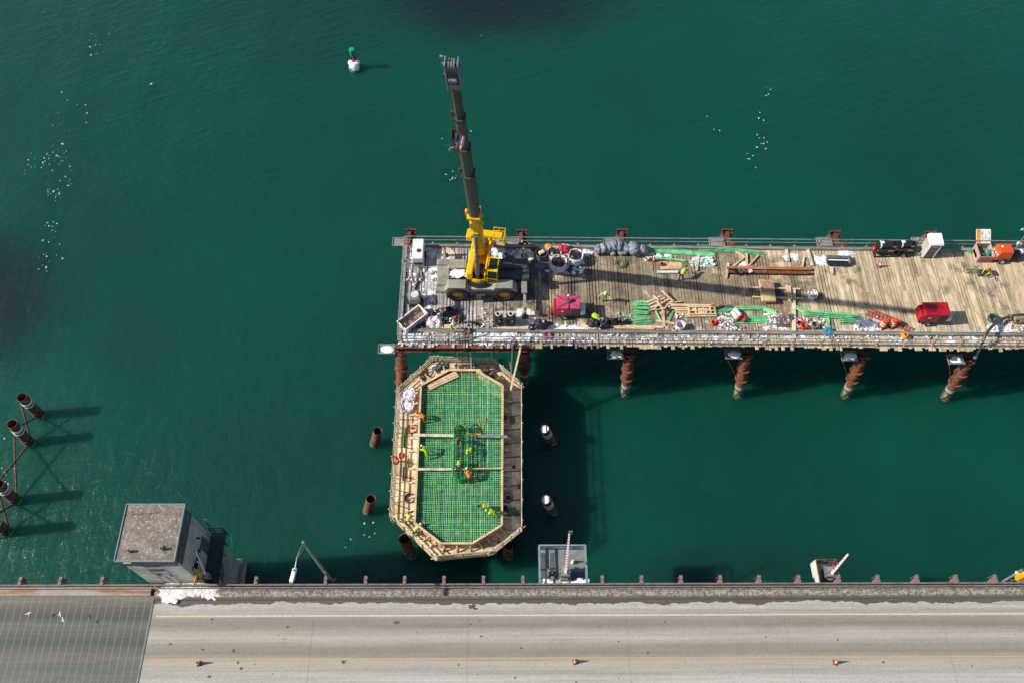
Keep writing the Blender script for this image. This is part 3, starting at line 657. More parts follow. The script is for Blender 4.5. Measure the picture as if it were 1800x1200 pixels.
# trampled grey and black grime plus frost near the crane
gz=q.math('MULTIPLY',bump1(X_,5.0,14.5),1.0)
gn=q.noise(.55,7,.68,stretch=(1,.8,1))
gm=q.ramp(q.math('ADD',q.math('MULTIPLY',gz,.22),gn),[(.56,0.0),(.70,.9)])
base=q.mix(gm,base,hx('5c5550'))
fr=q.ramp(q.math('ADD',q.math('MULTIPLY',bump1(X_,3.0,9.0),.21),q.noise(.75,7,.72,stretch=(1.6,.7,1))),[(.60,0.0),(.70,.75)])
base=q.mix(fr,base,hx('dcd6d4'))
fr2=q.ramp(q.math('ADD',q.math('MULTIPLY',bump1(Y_,1.0,2.2),.13),q.noise(1.3,6,.72)),[(.64,0.0),(.70,.8)])
base=q.mix(fr2,base,hx('dedad8'))
base=q.mix(q.ramp(q.noise(1.7,5,.7,stretch=(1,.5,1)),[(.30,.6),(.36,0.0)]),base,hx('4f4436'))
q.b.inputs['Roughness'].default_value=.85; q.bump(gr,.5,.03)
mt['deck']=q.done(base)
mb=MB(T0); x=XW; r2=random.Random(3)
while x<XEnd:
    w=r2.choice((.26,.3,.3,.34)); g=r2.choice((.008,.012,.02,.03,.045,.06,.09)) if r2.random()<.9 else .12
    ys=yS(x)-r2.choice((0,0,.06,.12,.3,.35)) ; yn_=yN(x)+r2.uniform(-.04,.04)
    cuts=[ys,yn_]
    cuts=[ys,37.42+r2.uniform(.9,1.4)-.008*(x+9.2)]+([r2.uniform(40,46)] if r2.random()<.6 else [])+[yn_]
    dx=0
    for k in range(len(cuts)-1):
        c_=r2.choice((.72,.85,.95,1,1.05,1.1,1.16)); wm=r2.uniform(-.03,.03)
        z0=r2.uniform(-.012,.012); th=.1
        a_=cuts[k]+.012; b_=cuts[k+1]-.012
        mb.box((x+w/2,(a_+b_)/2,ZD-th/2+z0-(.03 if k==0 else 0)),(w-g,b_-a_,th),rz=r2.uniform(-.0012,.0012),rx=0,col=(c_+wm,c_,c_-wm))
    x+=w
mb.build('deck_planks','deck',tr)
mb=MB(T0); mb.box(((XW+XEnd)/2,42.6,ZD-.2),(XEnd-XW-.4,10.0,.16)); mb.build('sub_deck','wooddark',tr)
mb=MB(T0)
for y in (38.2,40.2,42.6,45.0,47.2): mb.box(((XW+XEnd)/2,y-.2,ZD-.6),(XEnd-XW-.3,.35,.62))
for y,zc in ((37.75,ZD-.45),):
    pass
mb.build('girder','rust',tr)
# rust coloured double-flange beam at the west end south face
mb=MB(T0)
y=37.28
for z,h in ((ZD-.18,.05),(ZD-.86,.05)): mb.box((-3.35,y,z),(12.0,.42,h))
mb.box((-3.35,y,ZD-.52),(12.0,.05,.62),col=.6)
for x in (-9.2,-6.3,-3.3,-.3,2.5): mb.box((x,y,ZD-.52),(.06,.4,.62),col=.8)
mb.build('edge_beam','rustlight',tr)
def curbline(ya,name,w=.3,h=.28,inset=0):
    m_=MB(T0); x=XW+.1
    while x<XEnd:
        L=6.1; x1=min(x+L,XEnd); c_=r2.uniform(.85,1.15)
        m_.bar((x,ya(x),ZD+h/2),(x1-.03,ya(x1),ZD+h/2),w,h,col=c_); m_.bar((x+.02,ya(x)+w*.3,ZD+h+.01),(x1-.05,ya(x1)+w*.3,ZD+h+.01),.06,.03,col=.6)
        x=x1
    return m_.build(name,'curb',tr)
curbline(lambda x:yS(x)+1.25,'kerb_beam'); curbline(lambda x:yN(x)-.35,'kerb_beam')
m_=MB(T0); m_.bar((XW+.15,37.6,ZD+.12),(XW+.15,47.9,ZD+.12),.26,.24); m_.build('kerb_beam','curb',tr)
# guardrails
def guardrail(label,pts,xs_posts,loc,lean=.0):
    t=thing('guardrail',label,'railing',loc); T=Matrix.Translation(-Vector(loc))
    (xa,ya),(xb,yb2)=pts; d=Vector((xb-xa,yb2-ya,0)); L=d.length; d/=L
    for z in (.62,1.12):
        m_=MB(T); k=0
        while k<L:
            k1=min(k+6.4,L); m_.cyl((xa+d.x*k,ya+d.y*k,ZD+z+rnd.uniform(-.015,.015)),(xa+d.x*k1,ya+d.y*k1,ZD+z+rnd.uniform(-.015,.015)),.05,n=6,col=rj(.15)*1.25); k=k1
        m_.build('rail','galv',t)
    if lean: 
        m_=MB(T); m_.cyl((xa,ya,ZD+.08),(xb,yb2,ZD+.08),.035,n=6); m_.build('toe_rail','galv',t)
    for k in xs_posts:
        p_=(xa+d.x*k,ya+d.y*k)
        m_=MB(T); m_.bar((*p_,ZD-.25),(*p_,ZD+1.13),.06); pp=m_.build('post','galv',t)
        m_=MB(T); m_.box((p_[0],p_[1],ZD+.12),(.2,.16,.16),bev=.02); m_.build('post_clamp','rope_c',pp)
    return t
mt['rope_c']=M('orange_clamp',hx('e8a03c',.8),hx('c07a28'),5,rough=.6)
sp_s=[.25+2.44*i for i in range(33)]
guardrail('grey pipe guardrail along the ragged near edge of the trestle',((XW+.1,yS(XW)+.12),(XEnd,yS(XEnd)+.12)),sp_s,(XW,37.4,ZD),1)
guardrail('grey pipe guardrail along the far edge of the trestle',((XW+.1,yN(XW)-.02),(XEnd,yN(XEnd)-.02)),[.3+2.25*i for i in range(36)],(XW,48,ZD),0)
guardrail('grey pipe guardrail across the crane end of the trestle',((XW+.05,37.6),(XW+.05,48.1)),[.2,2.3,4.4,6.5,8.6,10.3],(XW,42,ZD),1)
# red banners / flags tied on rails
for px,py,lb_ in ((719,428,'red rag tied to the far rail at the corner'),(710,459,'red and white rag on the crane end rail'),(916,428,'small red rag on the far rail right of the crane'),(1290,429,'small red rag on the far rail above the long steel beam'),(1484,431,'small red rag on the far rail above the dark rolls')):
    p=D(px,py,.5); single('rag',MB().blob((0,0,0),(.3,.06,.14),.3,2,2,seed=px),'red',lb_,'rag',tuple(p),smooth=True)
# trestle piles
def trestle_pile(px,py,bx_,by,side,i,label,tray=True,diag=False):
    tz=7.7 if side>0 else 7.7
    tp_=P(px,py,6.6) if side<0 else P(px,py,7.9); bt=P(bx_,by,0) if by else Vector((tp_.x,tp_.y+.8,0))
    t=thing('trestle_pile',label,'pile',tuple(bt),0,'pipe piles carrying the work trestle')
    T=Matrix.Translation(-bt); d=(tp_-bt).normalized(); L=(tp_-bt).length
    m_=MB(T); m_.pipe(bt-d*3,tp_,.44,.04,n=22); m_.build('shell','pile',t,True)
    m_=MB(T); m_.pipe(bt+d*L*.48,tp_-d*.55,.5,.04,n=22); m_.build('sleeve','rustlight',t,True)
    for k_ in (.46,.70): m_=MB(T); m_.pipe(bt+d*L*k_,bt+d*L*(k_+.015),.63,.13,n=22); m_.build('collar','rustlight',t,False)
    m_=MB(T); m_.pipe(bt-d*.5,bt+d*L*.22,.47,.03,n=22); m_.build('marine_growth','growth',t,True)
    m_=MB(T); m_.pipe(bt+d*L*.24,bt+d*L*.30,.455,.02,n=22,col=(.9,.9,.9)); m_.build('tide_ring','concrete',t,True)
    m_=MB(T); s=1 if side>0 else -1
    m_.bar(tp_+Vector((-.55,s*.15,.15)),tp_+Vector((.55,s*.15,.15)),.12,.28); m_.bar(tp_+Vector((-.5,-s*.28,.05)),tp_+Vector((.5,-s*.28,.05)),.1,.12)
    m_.bar(tp_+Vector((.1,0,.1)),tp_+Vector((.25,0,1.0)),.04)
    for x_ in (-.45,0,.45): m_.bar(tp_+Vector((x_,-.3,.05)),tp_+Vector((x_,.3,.05)),.06,.1)
    m_.bar(tp_+Vector((-.1,-s*.2,.25)),tp_+Vector((-.1,-s*2.0,.35)),.35,.3,col=.85)
    m_.build('pile_bracket','rust',t)
    if tray:
        m_=MB(T); c_=tp_+Vector((-1.25,.0,.25)) if side<0 else P(px-18,426,8.2); m_.box(c_,(1.5,.95,.06)); 
        for o_,dd in (((0,.47,.05),(1.5,.06,.12)),((-.74,0,.05),(.06,.9,.12)),((0,-.47,.05),(1.5,.06,.12))): m_.box(c_+Vector(o_),dd)
        pt=m_.build('work_platform','curb',t)
        if side<0:
            m_=MB(T); m_.blob(c_+Vector((.08,-.05,.1)),(.62,.38,.13),.35,2.2,2,seed=i,flat=-.07); m_.build('snow','snow',pt,True)
    if side<0 and i in (2,3,4):
        m_=MB(T); m_.cyl(tp_+Vector((-1.7,-.3,-.2)),bt+d*L*.45+Vector((-.4,0,0)),.04,n=6); m_.build('brace','rustlight',t)
    return t
SP_=[(705,616,706,714,'rusty pile at the near crane corner of the trestle, beside the formwork'),(922,616,921,668,'rusty pile on the near side where the formwork meets the trestle'),
 (1106,625,1099,692,'near side trestle pile second from the formwork, with a snowy tray'),(1312,625,1297,695,'near side trestle pile below the rusty steel beam, with a snowy tray'),
 (1515,628,1486,695,'near side trestle pile below the drums, with a wide snowy tray'),(1702,634,1661,699,'near side trestle pile at the right, beside the hanging hose')]
for i,(a_,b_,c_,d_,lb_) in enumerate(SP_): trestle_pile(a_,b_,c_,d_,-1,i if i<2 else i-1+0,lb_,tray=(i!=1))
NP_=[(722,409,'at the far crane corner'),(917,410,'on the far side right of the crane'),(1093,409,'on the far side above the grey bags'),(1278,409,'on the far side above the long green bar bundle'),(1467,412,'on the far side above the dark rolls'),(1635,413,'on the far side behind the portable toilet')]
for i,(a_,b_,lb_) in enumerate(NP_): trestle_pile(a_,b_,0,0,1,i,'rusty open topped trestle pile '+lb_,tray=True)
# ------------------------------------------------------------------ rough terrain crane
CX,CY=-2.05,43.4
cr=thing('mobile_crane','yellow and grey rough terrain crane with its dark boom raised, parked on the trestle','crane',(CX,CY,ZD))
mb=MB()
mb.box((.15,0,1.05),(7.9,1.5,.6),bev=.05); mb.box((.2,0,1.38),(7.4,2.2,.1),bev=.02); mb.box((.25,-1.3,1.2),(2.6,.5,.75),bev=.05)
mb.build('chassis','darkgrey',cr)
mb=MB(); 
mb.box((-3.3,0.05,1.5),(1.1,2.1,.55),bev=.06); mb.box((-3.35,1.3,1.75),(1.1,.6,.5),bev=.06); mb.box((-3.35,-1.25,1.35),(1.2,.6,.3),bev=.04)
mb.box((.15,-.95,1.56),(3.6,.9,.1),col=(1.5,1.42,1.3)); mb.box((3.9,-1.0,1.45),(.5,1.4,.25),bev=.03); mb.box((-2.9,-.2,1.62),(1.7,.12,.1))
mb.build('deck_plate','olive',cr)
mb=MB(); mb.box((2.6,.75,1.5),(3.4,2.2,.5),bev=.08); mb.box((3.1,1.2,1.8),(2.2,1.1,.18),bev=.05); mb.box((4.05,-.1,1.85),(.6,.9,.5),bev=.03); mb.build('shaded_deck','darkgrey',cr)  # flat carrier deck and fenders, their shadow put into the darker grey
for sx in (-2.04,2.1):
    for sy in (-1,1):
        m_=MB(); y=sy*1.08
        m_.add([(sx-.75,y-.45,2.0),(sx+.75,y-.45,2.0),(sx+.75,y+.45,2.0),(sx-.75,y+.45,2.0),(sx-1.2,y-.45,1.4),(sx+1.2,y-.45,1.4),(sx+1.2,y+.45,1.4),(sx-1.2,y+.45,1.4)],[(0,1,2,3),(4,5,6,7),(0,1,5,4),(1,2,6,5),(2,3,7,6),(3,0,4,7)])
        m_.build('mudguard','olive' if not(sx>0 and sy>0) else 'darkgrey',cr)  # far right mudguard has the same shade painted in
        w_=bpy.data.objects.new('wheel',None); C.objects.link(w_); w_.parent=cr; w_.location=(sx,sy*1.32,.93)
        L=Matrix.Rotation(-R(90)*sy,4,'X'); m_=MB()
        m_.rev([(.5,-.33),(.84,-.33),(.93,-.24),(.95,0),(.93,.24),(.84,.33),(.55,.33),(.5,.2),(.5,-.33)],n=36,L=L)
        for k in range(26):
            t_=2*math.pi*k/26
            m_.bar(L@Vector((.96*math.cos(t_),.96*math.sin(t_),-.32)),L@Vector((.96*math.cos(t_+.12),.96*math.sin(t_+.12),0)),.09,.07,col=.75)
            m_.bar(L@Vector((.96*math.cos(t_),.96*math.sin(t_),.32)),L@Vector((.96*math.cos(t_+.12),.96*math.sin(t_+.12),0)),.09,.07,col=.75)
        m_.build('tyre','tyre',w_)
        m_=MB(); m_.rev([(.5,-.3),(.5,.18),(.42,.22),(.40,.12),(.22,.06),(.20,.2),(.0,.22)],n=24,L=L); m_.build('rim','yellow',w_)
mb=MB(); 
for z in (.45,.8,1.15): mb.box((.05,-1.68,z),(.75,.3,.05))
mb.bar((-.32,-1.72,.4),(-.32,-1.55,1.5),.05); mb.bar((.42,-1.72,.4),(.42,-1.55,1.5),.05); mb.build('steps','darkgrey',cr)
for sx in (-3.35,3.95):
    for sy in (-1,1):
        m_=MB(); m_.box((sx,sy*2.35,.98),(.26,2.2,.3),bev=.03); ob=m_.build('outrigger_beam','slate' if 0 else 'olive',cr)
        m_=MB(); m_.cyl((sx,sy*3.3,.35),(sx,sy*3.3,1.45),.12,n=12); m_.cyl((sx,sy*3.3,.12),(sx,sy*3.3,.4),.07,n=10,col=.5); m_.build('jack','darkgrey',ob)
        m_=MB(); m_.cyl((sx,sy*3.3,1.0),(sx,sy*3.3,1.12),.14,n=12); m_.cyl((sx,sy*3.3,1.22),(sx,sy*3.3,1.34),.14,n=12); m_.build('marker_band','yellow',ob)
        m_=MB(); m_.cyl((sx,sy*3.3,.08),(sx,sy*3.3,.16),.3,n=14); m_.build('float','darkgrey',ob)
mb=MB(); mb.blob((-2.0,.15,1.75),(.75,.42,.2),.4,2,3,seed=3); mb.blob((-1.1,.05,1.72),(.45,.3,.16),.4,2,2,seed=5); mb.build('snow','snow',cr,True)
mb=MB(); mb.cyl((0,0,1.4),(0,0,1.85),1.15,n=32); mb.cyl((0,0,1.6),(0,0,1.75),1.35,n=32,col=.8); mb.build('turntable','black',cr)
# superstructure frame: x' to the boom's right, y' forward
TIP=Vector((-2.84,36.68,42.0)); FT=Vector((-2.12,45.25,12.3))
az=math.atan2(TIP.y-FT.y,TIP.x-FT.x); S=Matrix.Translation((-.12,0,0))@Matrix.Rotation(az-math.pi/2-R(3),4,'Z')
mb=MB(S)
arc=[(1.0*math.cos(t),-.05+.95*math.sin(t)) for t in [math.pi*k/12 for k in range(13)]]
mb.prism([(1.0,-2.3),(1.0,-.05)]+arc[1:-1]+[(-1.0,-.05),(-.75,-2.3)],1.86,2.05)
mb.box((.72,-.7,2.55),(.55,3.0,1.0),bev=.08); mb.box((.72,-2.2,2.9),(.42,.9,1.3),bev=.08); mb.box((.98,-.6,2.45),(.12,2.4,.85),bev=.03)
mb.box((-.62,-.9,2.5),(.12,3.3,.95)); mb.box((-.66,-1.9,3.2),(.16,1.4,.55)); mb.cyl((-.66,-2.6,3.0),(-.66,-2.6,4.2),.09,n=8)
for t in range(3,10): 
    a0_,a1_=math.pi*t/12,math.pi*(t+1)/12
    mb.bar((.95*math.cos(a0_),-.05+.9*math.sin(a0_),2.12),(.95*math.cos(a1_),-.05+.9*math.sin(a1_),2.12),.1,.22)
mb.build('superstructure','yellow',cr)
mb=MB(S); mb.box((0,-.2,2.1),(1.0,1.6,.08),col=.6); mb.cyl((-.35,.15,2.1),(-.35,.15,2.5),.25,n=12); mb.cyl((.25,-.6,2.1),(.25,-.6,2.45),.2,n=10)
for k in range(9): mb.path([(rnd.uniform(-.4,.4),rnd.uniform(-.9,.9),2.15),(rnd.uniform(-.4,.4),rnd.uniform(-.5,.9),2.5),(rnd.uniform(-.45,.45),rnd.uniform(-.2,1),2.2)],.03,5)
mb.build('hydraulic_hoses','black',cr)
mb=MB(S); mb.box((0,-4.0,2.35),(3.2,.7,.85),bev=.1); mb.box((1.3,-3.7,2.5),(.7,.9,.7),bev=.06); mb.box((-1.35,-3.6,2.4),(1.1,1.1,.2),bev=.03); mb.box((0,-3.0,2.1),(1.4,1.6,.5))
cw=mb.build('counterweight','yellow',cr)
mb=MB(S); mb.box((-1.35,-3.6,2.52),(.9,.9,.04)); mb.build('walk_plate','olive',cw)
mb=MB(S)
for z in (2.95,3.4): mb.path([(-.75,-4.2,z),(-1.8,-4.2,z),(-1.8,-3.0,z)],.04,6)
for x,y in ((-.75,-4.2),(-1.8,-4.2),(-1.8,-3.0),(-1.25,-4.2)): mb.cyl((x,y,2.4),(x,y,3.42),.035,n=6)
mb.path([(-.7,-2.2,2.6),(-.75,-2.7,3.9),(-.9,-3.2,3.8),(-.95,-3.3,2.9)],.07,8); mb.build('handrail','yellow',cw,True)
mb=MB(S); mb.cyl((-.35,-3.0,2.75),(.4,-3.0,2.75),.36,n=18); mb.build('winch','darkgrey',cr)
# cab on the boom's left side
mb=MB(S); x0,x1,y0c,y1c=-1.72,-.8,-1.1,.75
mb.prism([(y0c,1.75),(y1c,1.75),(y1c,2.5),(y1c-.28,3.35),(y0c+.1,3.35),(y0c,3.0)],x0,x1,L=Matrix(((0,0,1,0),(1,0,0,0),(0,1,0,0),(0,0,0,1)))); cb=mb.build('cab','yellow',cr)
mb=MB(S); mb.box(((x0+x1)/2,-.3,3.365),(.76,1.1,.03)); mb.build('roof_window','glass',cb)
mb=MB(S); mb.box(((x0+x1)/2,y1c-.12,2.93),(.78,.03,.75),rx=R(18.2)); mb.box(((x0+x1)/2,y1c+.015,2.2),(.78,.03,.5)); mb.build('windscreen','glass',cb)
mb=MB(S); mb.box((x0-.015,-.15,2.75),(.03,1.1,.8)); mb.build('side_window','glass',cb)
mb=MB(S); mb.box((x0+.05,-.25,3.40),(.05,1.3,.05)); mb.build('grab_bar','yellow',cb)
# boom
bd=(TIP-FT).normalized(); c0=Vector((CX,CY,ZD)); rt=bd.cross(Vector((0,0,1))).normalized(); nrm=rt.cross(bd).normalized()
BM=Matrix((rt,nrm,bd)).transposed().to_4x4(); BM.translation=FT-c0      # z along the boom
LB=(TIP-FT).length
def sect(name,s0,s1,w,h,mat,w1=None,h1=None,parent=cr):
    w1=w1 or w; h1=h1 or h; m_=MB(BM); pr=[]
    for (a_,b_,z_) in ((w,h,s0),(w1,h1,s1)):
        pr+=[(-a_/2,b_/2,z_),(a_/2,b_/2,z_),(a_/2,-b_*.15,z_),(a_*.42,-b_*.36,z_),(a_*.2,-b_*.5,z_),(-a_*.2,-b_*.5,z_),(-a_*.42,-b_*.36,z_),(-a_/2,-b_*.15,z_)]
    m_.add(pr,[(i,(i+1)%8,8+(i+1)%8,8+i) for i in range(8)]+[tuple(range(8))[::-1],tuple(range(8,16))])
    return m_.build(name,mat,parent)
s1,s2,s3,s4=9.0,16.5,20.6,24.7
b0_=sect('boom_base',0.2,s1,.92,1.05,'yellow')
m_=MB(BM)
for s_ in (.3,): m_.box((0,0,s_),(1.1,.7,.5),bev=.05)
m_.build('boom_foot','yellow',b0_)
for c_,d_ in (((0,-.46,5.3),(.5,.3,1.1)),((0,-.5,7.2),(.78,.06,1.3)),((0,0,s1-.15),(1.04,1.16,.3)),((-.58,0,s1-.5),(.25,.2,.35)),((.58,0,s1-.1),(.18,.3,.9)),((-.58,0,s1-2.2),(.22,.2,.3))): MB(BM).box(c_,d_,bev=.03).build('boom_bracket','yellow',b0_)
dims=((s1,s2,.82,.88),(s2,s3,.71,.77),(s3,s4,.61,.67),(s4,LB-2.6,.52,.58))
for i,(a_,b_,w,h) in enumerate(dims):
    bs_=sect('boom_section',a_-.1,b_,w,h,'boom')
    if i<3:
        w2,h2=w+.07,h+.07; m_=MB(BM)
        m_.box((0,h2*.42,b_-.12),(w2,.16,.24),bev=.02); m_.box((w2/2,0,b_-.12),(.08,h2*.9,.24)); m_.box((-w2/2,0,b_-.12),(.08,h2*.9,.24)); m_.box((0,-h2*.5,b_-.12),(w2*.55,.1,.24))
        m_.bar((-w2/2,-h2*.12,b_-.12),(-w2*.25,-h2*.47,b_-.12),.09,.24); m_.bar((w2/2,-h2*.12,b_-.12),(w2*.25,-h2*.47,b_-.12),.09,.24)
        m_.box((w2/2+.1,.05,b_+.15),(.14,.18,.55),bev=.02); m_.build('collar','darkgrey',bs_)
m_=MB(BM); e_=LB-1.6
m_.box((-.36,0,e_+.2),(.08,.62,2.6),bev=.02); m_.box((.36,0,e_+.2),(.08,.62,2.6),bev=.02); m_.box((0,.15,e_-.3),(.7,.25,1.2),bev=.03); m_.box((0,-.25,e_-.8),(.66,.1,.5),bev=.03); m_.box((0,-.3,e_+.02),(.5,.3,.35),bev=.05); m_.box((0,-.2,e_+1.15),(.66,.1,.25)); m_.box((0,.1,e_+.75),(.66,.5,.1))
m_.cyl((-.55,-.05,e_+1.3),(.55,-.05,e_+1.3),.05,n=8); m_.cyl((-.55,.0,e_+.15),(.55,.0,e_+.15),.05,n=8); m_.bar((.45,0,e_+1.4),(.5,0,e_+1.95),.03); m_.box((.52,0,e_+1.9),(.16,.12,.08))
bh=m_.build('boom_head','boomtip',cr)
for x in (-.14,0,.14):
    m_=MB(BM); m_.cyl((x-.05,-.05,e_+1.3),(x+.05,-.05,e_+1.3),.3,n=20); m_.build('sheave','galv',bh)
# lift cylinder
cbse=S@Vector((.05,.5,2.2)); cend=BM@Vector((0,-.66,5.3)); mid=cbse+(cend-cbse)*.5
m_=MB(); m_.cyl(cbse,mid,.2,n=16); m_.cyl(cbse+Vector((0,0,-.15)),cbse+Vector((0,0,.2)),.26,n=12,col=.6); lc=m_.build('lift_cylinder','chrome',cr,True)
m_=MB(); m_.cyl(mid,cend,.15,n=14); m_.cyl(cend-Vector((.4,0,0)),cend+Vector((.4,0,0)),.1,n=8); m_.build('piston_rod','chrome',lc,True)
# hoist line, ball, hook block
hl=BM@Vector((.06,-.36,e_+1.5)); hl=hl+Vector((0,0,0)); bl=Vector((hl.x,hl.y,1.15))
q_=P(826,581,13.1)-c0; bl=q_.copy()
hl2=Vector((bl.x,bl.y,hl.z))
m_=MB(); m_.cyl(hl,Vector((hl.x,hl.y,hl.z-.01)),.01,n=4); m_.cyl(hl,bl,.014,n=5); m_.build('hoist_rope','darkgrey',cr)
m_=MB(); m_.blob(bl-Vector((0,0,.2)),(.24,.24,.28),0,1,2); m_.cyl(bl,bl+Vector((0,0,.35)),.06,n=8); m_.torus(bl-Vector((0,0,.58)),.1,.03,'Y'); m_.build('hook_ball','rust',cr,True)
hb=P(797,238,33.4)-c0; h2=BM@Vector((.3,-.36,e_+1.3))
hb=Vector((h2.x+.0,h2.y,24.2))
hq=P(799,240,36.1); hb=hq-c0
m_=MB()
for s_ in (-.09,.09): m_.cyl(h2+Vector((s_,0,0)),hb+Vector((s_,0,.6)),.012,n=4)
m_.build('hook_rope','darkgrey',cr)
m_=MB()
for s_ in (-.16,.16):
    m_.prism([(0,.7),(.34,.35),(.36,-.2),(.12,-.7),(-.12,-.7),(-.36,-.2),(-.34,.35)],-.02,.02,L=Matrix.Translation(hb+Vector((s_,0,0)))@Matrix(((0,0,1,0),(1,0,0,0),(0,1,0,0),(0,0,0,1))))
m_.cyl(hb+Vector((-.14,0,.1)),hb+Vector((.14,0,.1)),.3,n=18); m_.cyl(hb-Vector((0,0,.7)),hb-Vector((0,0,.95)),.1,n=8); m_.torus(hb-Vector((0,0,1.1)),.16,.05,'Y'); m_.build('hook_block','rust',cr)
# flag hung on the block (striped cloth with a dark canton)
fb=hb+c0; vs=[];fs=[];cs=[]; nx_,nz_=14,13
fl=MB()
for j in range(nz_):
    for i in range(nx_):
        def pt(i,j):
            u=i/nx_; v_=j/nz_; return (.1+u*.55*(1-.2*v_),-.42-.10*math.sin(u*9+v_*3),.75-v_*1.35-.25*u*(1-v_)-.05*math.sin(u*12))
        cant=(i<6 and j<7)
        cc=(.03,.05,.2) if cant else ((.55,.03,.06) if j%2==0 else (.85,.85,.85))
        fl.add([pt(i,j),pt(i+1,j),pt(i+1,j+1),pt(i,j+1)],[(0,1,2,3)],cc)
mt['signdull']=M('dull_yellow_net',hx('b8ac58',.7),None,6,rough=.9)
mt['bundlegrey']=M('blue_grey_cover',hx('8b939f',.7),hx('5f6671',.65),3,.42,.65,.6,bump=.6,bs=6)
mt['chest']=M('pinkish_brown_paint',hx('b8a096',.75),hx('8f6f64',.7),2,.45,.7,.7)
mt['blackdeep']=M('near_black_form',hx('1c1a18',.5),None,3,rough=.9)  # near-black colour of the form bottom under the bars
mt['cloth']=M('flag_cloth',(1,1,1),None,5,rough=.8,fine=.08)
fo=fl.build('flag','cloth',None,True); md=fo.modifiers.new('thick','SOLIDIFY'); md.thickness=.012
tag(fo,'red and white striped flag with a dark blue corner hanging on the crane hook block','flag',loc=tuple(fb))
# outrigger mats and pads
for i,(sx,sy,lb_) in enumerate(((-3.35,3.3,'round snow dusted pad under the far left outrigger of the crane'),(3.95,3.3,'round snow dusted pad under the far right outrigger of the crane'),(3.95,-3.3,'round pale pad under the near right outrigger of the crane'),(-3.35,-3.3,'dark round pad under the near left outrigger of the crane'))):
    t=thing('outrigger_pad',lb_,'pad',(CX+sx,CY+sy,ZD+.01),0,'pads under the crane outriggers')
    m_=MB(); m_.cyl((0,0,0),(0,0,.07),.95,n=26); m_.build('disc','woodgrey' if i!=3 else 'black',t)
    if i<3:
        m_=MB()
        for k in range(9): m_.patch((rnd.uniform(-.6,.6),rnd.uniform(-.6,.6),.075),rnd.uniform(.12,.3),.03,seed=k+i*20)
        m_.build('snow','snow',t,True)
p=D(900,558,.02); single('crane_mat',MB().box((0,0,.04),(3.6,1.9,.07)),'woodgrey','wide pale timber sheet under the near right outrigger','mat',(1.3,39.75,ZD+.012))
# ------------------------------------------------------------------ things on the deck
def at(px,py,h=0): 
    p=D(px,py,h); return (p.x,p.y,p.z)
def drape(mb,c,w,d,h,seed=0,col=(1,1,1),n=12,slump=.25):
    """sagging sheet/bag over an uneven heap"""
    vs=[];fs=[]
    for j in range(n+1):
        for i in range(n+1):
            u=i/n*2-1; v=j/n*2-1
            e_=max(abs(u),abs(v)); k=1-(max(0,e_-.45)/.55)**2
            nz=noise.noise(Vector((u*1.6,v*1.6,seed*1.3)))*.5+noise.noise(Vector((u*4,v*4,seed*2.3)))*.2
            z=max(0,h*k*(1-slump+nz)); wob=1+.16*noise.noise(Vector((u*1.2+5,v*1.2,seed)))
            cx=u*wob*(1-.18*abs(v)); cy=v*wob*(1-.18*abs(u))
            vs.append((c[0]+cx*w/2,c[1]+cy*d/2,c[2]+z+.005*(i%2)))
    for j in range(n):
        for i in range(n): a_=j*(n+1)+i; fs.append((a_,a_+1,a_+n+2,a_+n+1))
    return mb.add(vs,fs,col)
# --- heater unit on a trailer
t=thing('ground_heater','white box heater on a drawbar trailer in the far left corner of the trestle','heater',at(736,466),0)
t.location.y+=.9
m_=MB(); m_.box((0,0,.75),(1.0,2.2,1.2),bev=.05); bo=m_.build('body','white',t)
MB().box((0,-1.11,.5),(.9,.04,.35)).build('vent','darkgrey',bo)
m_=MB(); m_.cyl((.1,-.25,1.35),(.1,-.25,1.37),.22,n=16); m_.build('exhaust_scorch','darkgrey',bo)
m_=MB(); m_.bar((-.35,-1.1,.4),(0,-2.3,.4),.08); m_.bar((.35,-1.1,.4),(0,-2.3,.4),.08); m_.bar((0,-2.3,.4),(0,-2.7,.4),.08); m_.bar((-.55,-1.25,.4),(.55,-1.25,.4),.09); m_.build('drawbar','galv',t)
m_=MB()
for s_ in (-.6,.6):
    m_=MB(); m_.cyl((s_-.07,.1,.3),(s_+.07,.1,.3),.3,n=16); m_.build('wheel','tyre',t)
p=D(733,500); m_=MB(); m_.path([(0,.8,.1),(.1,.2,.12),(-.1,-.5,.1),(.1,-1.4,.08),(-.1,-1.9,.1)],.09,8); single('hose',m_,'black','black hose running down from the white heater drawbar','hose',tuple(p),smooth=True)
for i,(px,py) in enumerate(((719,493),(735,493))):
    p=D(px,py); m_=MB(); m_.box((0,0,.08),(.6,.25,.12)); m_.box((0,.22,.08),(.12,.25,.1)); single('steel_stand',m_,'white',('left','right')[i]+' one of two small white feet on the deck below the heater','stand',tuple(p))
# --- compressor
t=thing('air_compressor','grey square compressor with a round lid near the left rail','compressor',at(730,537),R(3)); t.location.y+=.3
m_=MB(); m_.box((0,.1,.75),(1.05,1.1,.9),bev=.12); m_.build('cover','galv',t)
m_=MB(); m_.torus((.05,.1,1.2),.3,.04); m_.cyl((.05,.1,1.19),(.05,.1,1.22),.28,n=20,col=.8); m_.build('lid','white',t)
m_=MB(); m_.box((0,.05,.2),(1.15,1.2,.3)); m_.build('base','black',t)
for s_ in (-.62,.62): m_=MB(); m_.cyl((s_-.08,0,.25),(s_+.08,0,.25),.25,n=14); m_.build('wheel','tyre',t)
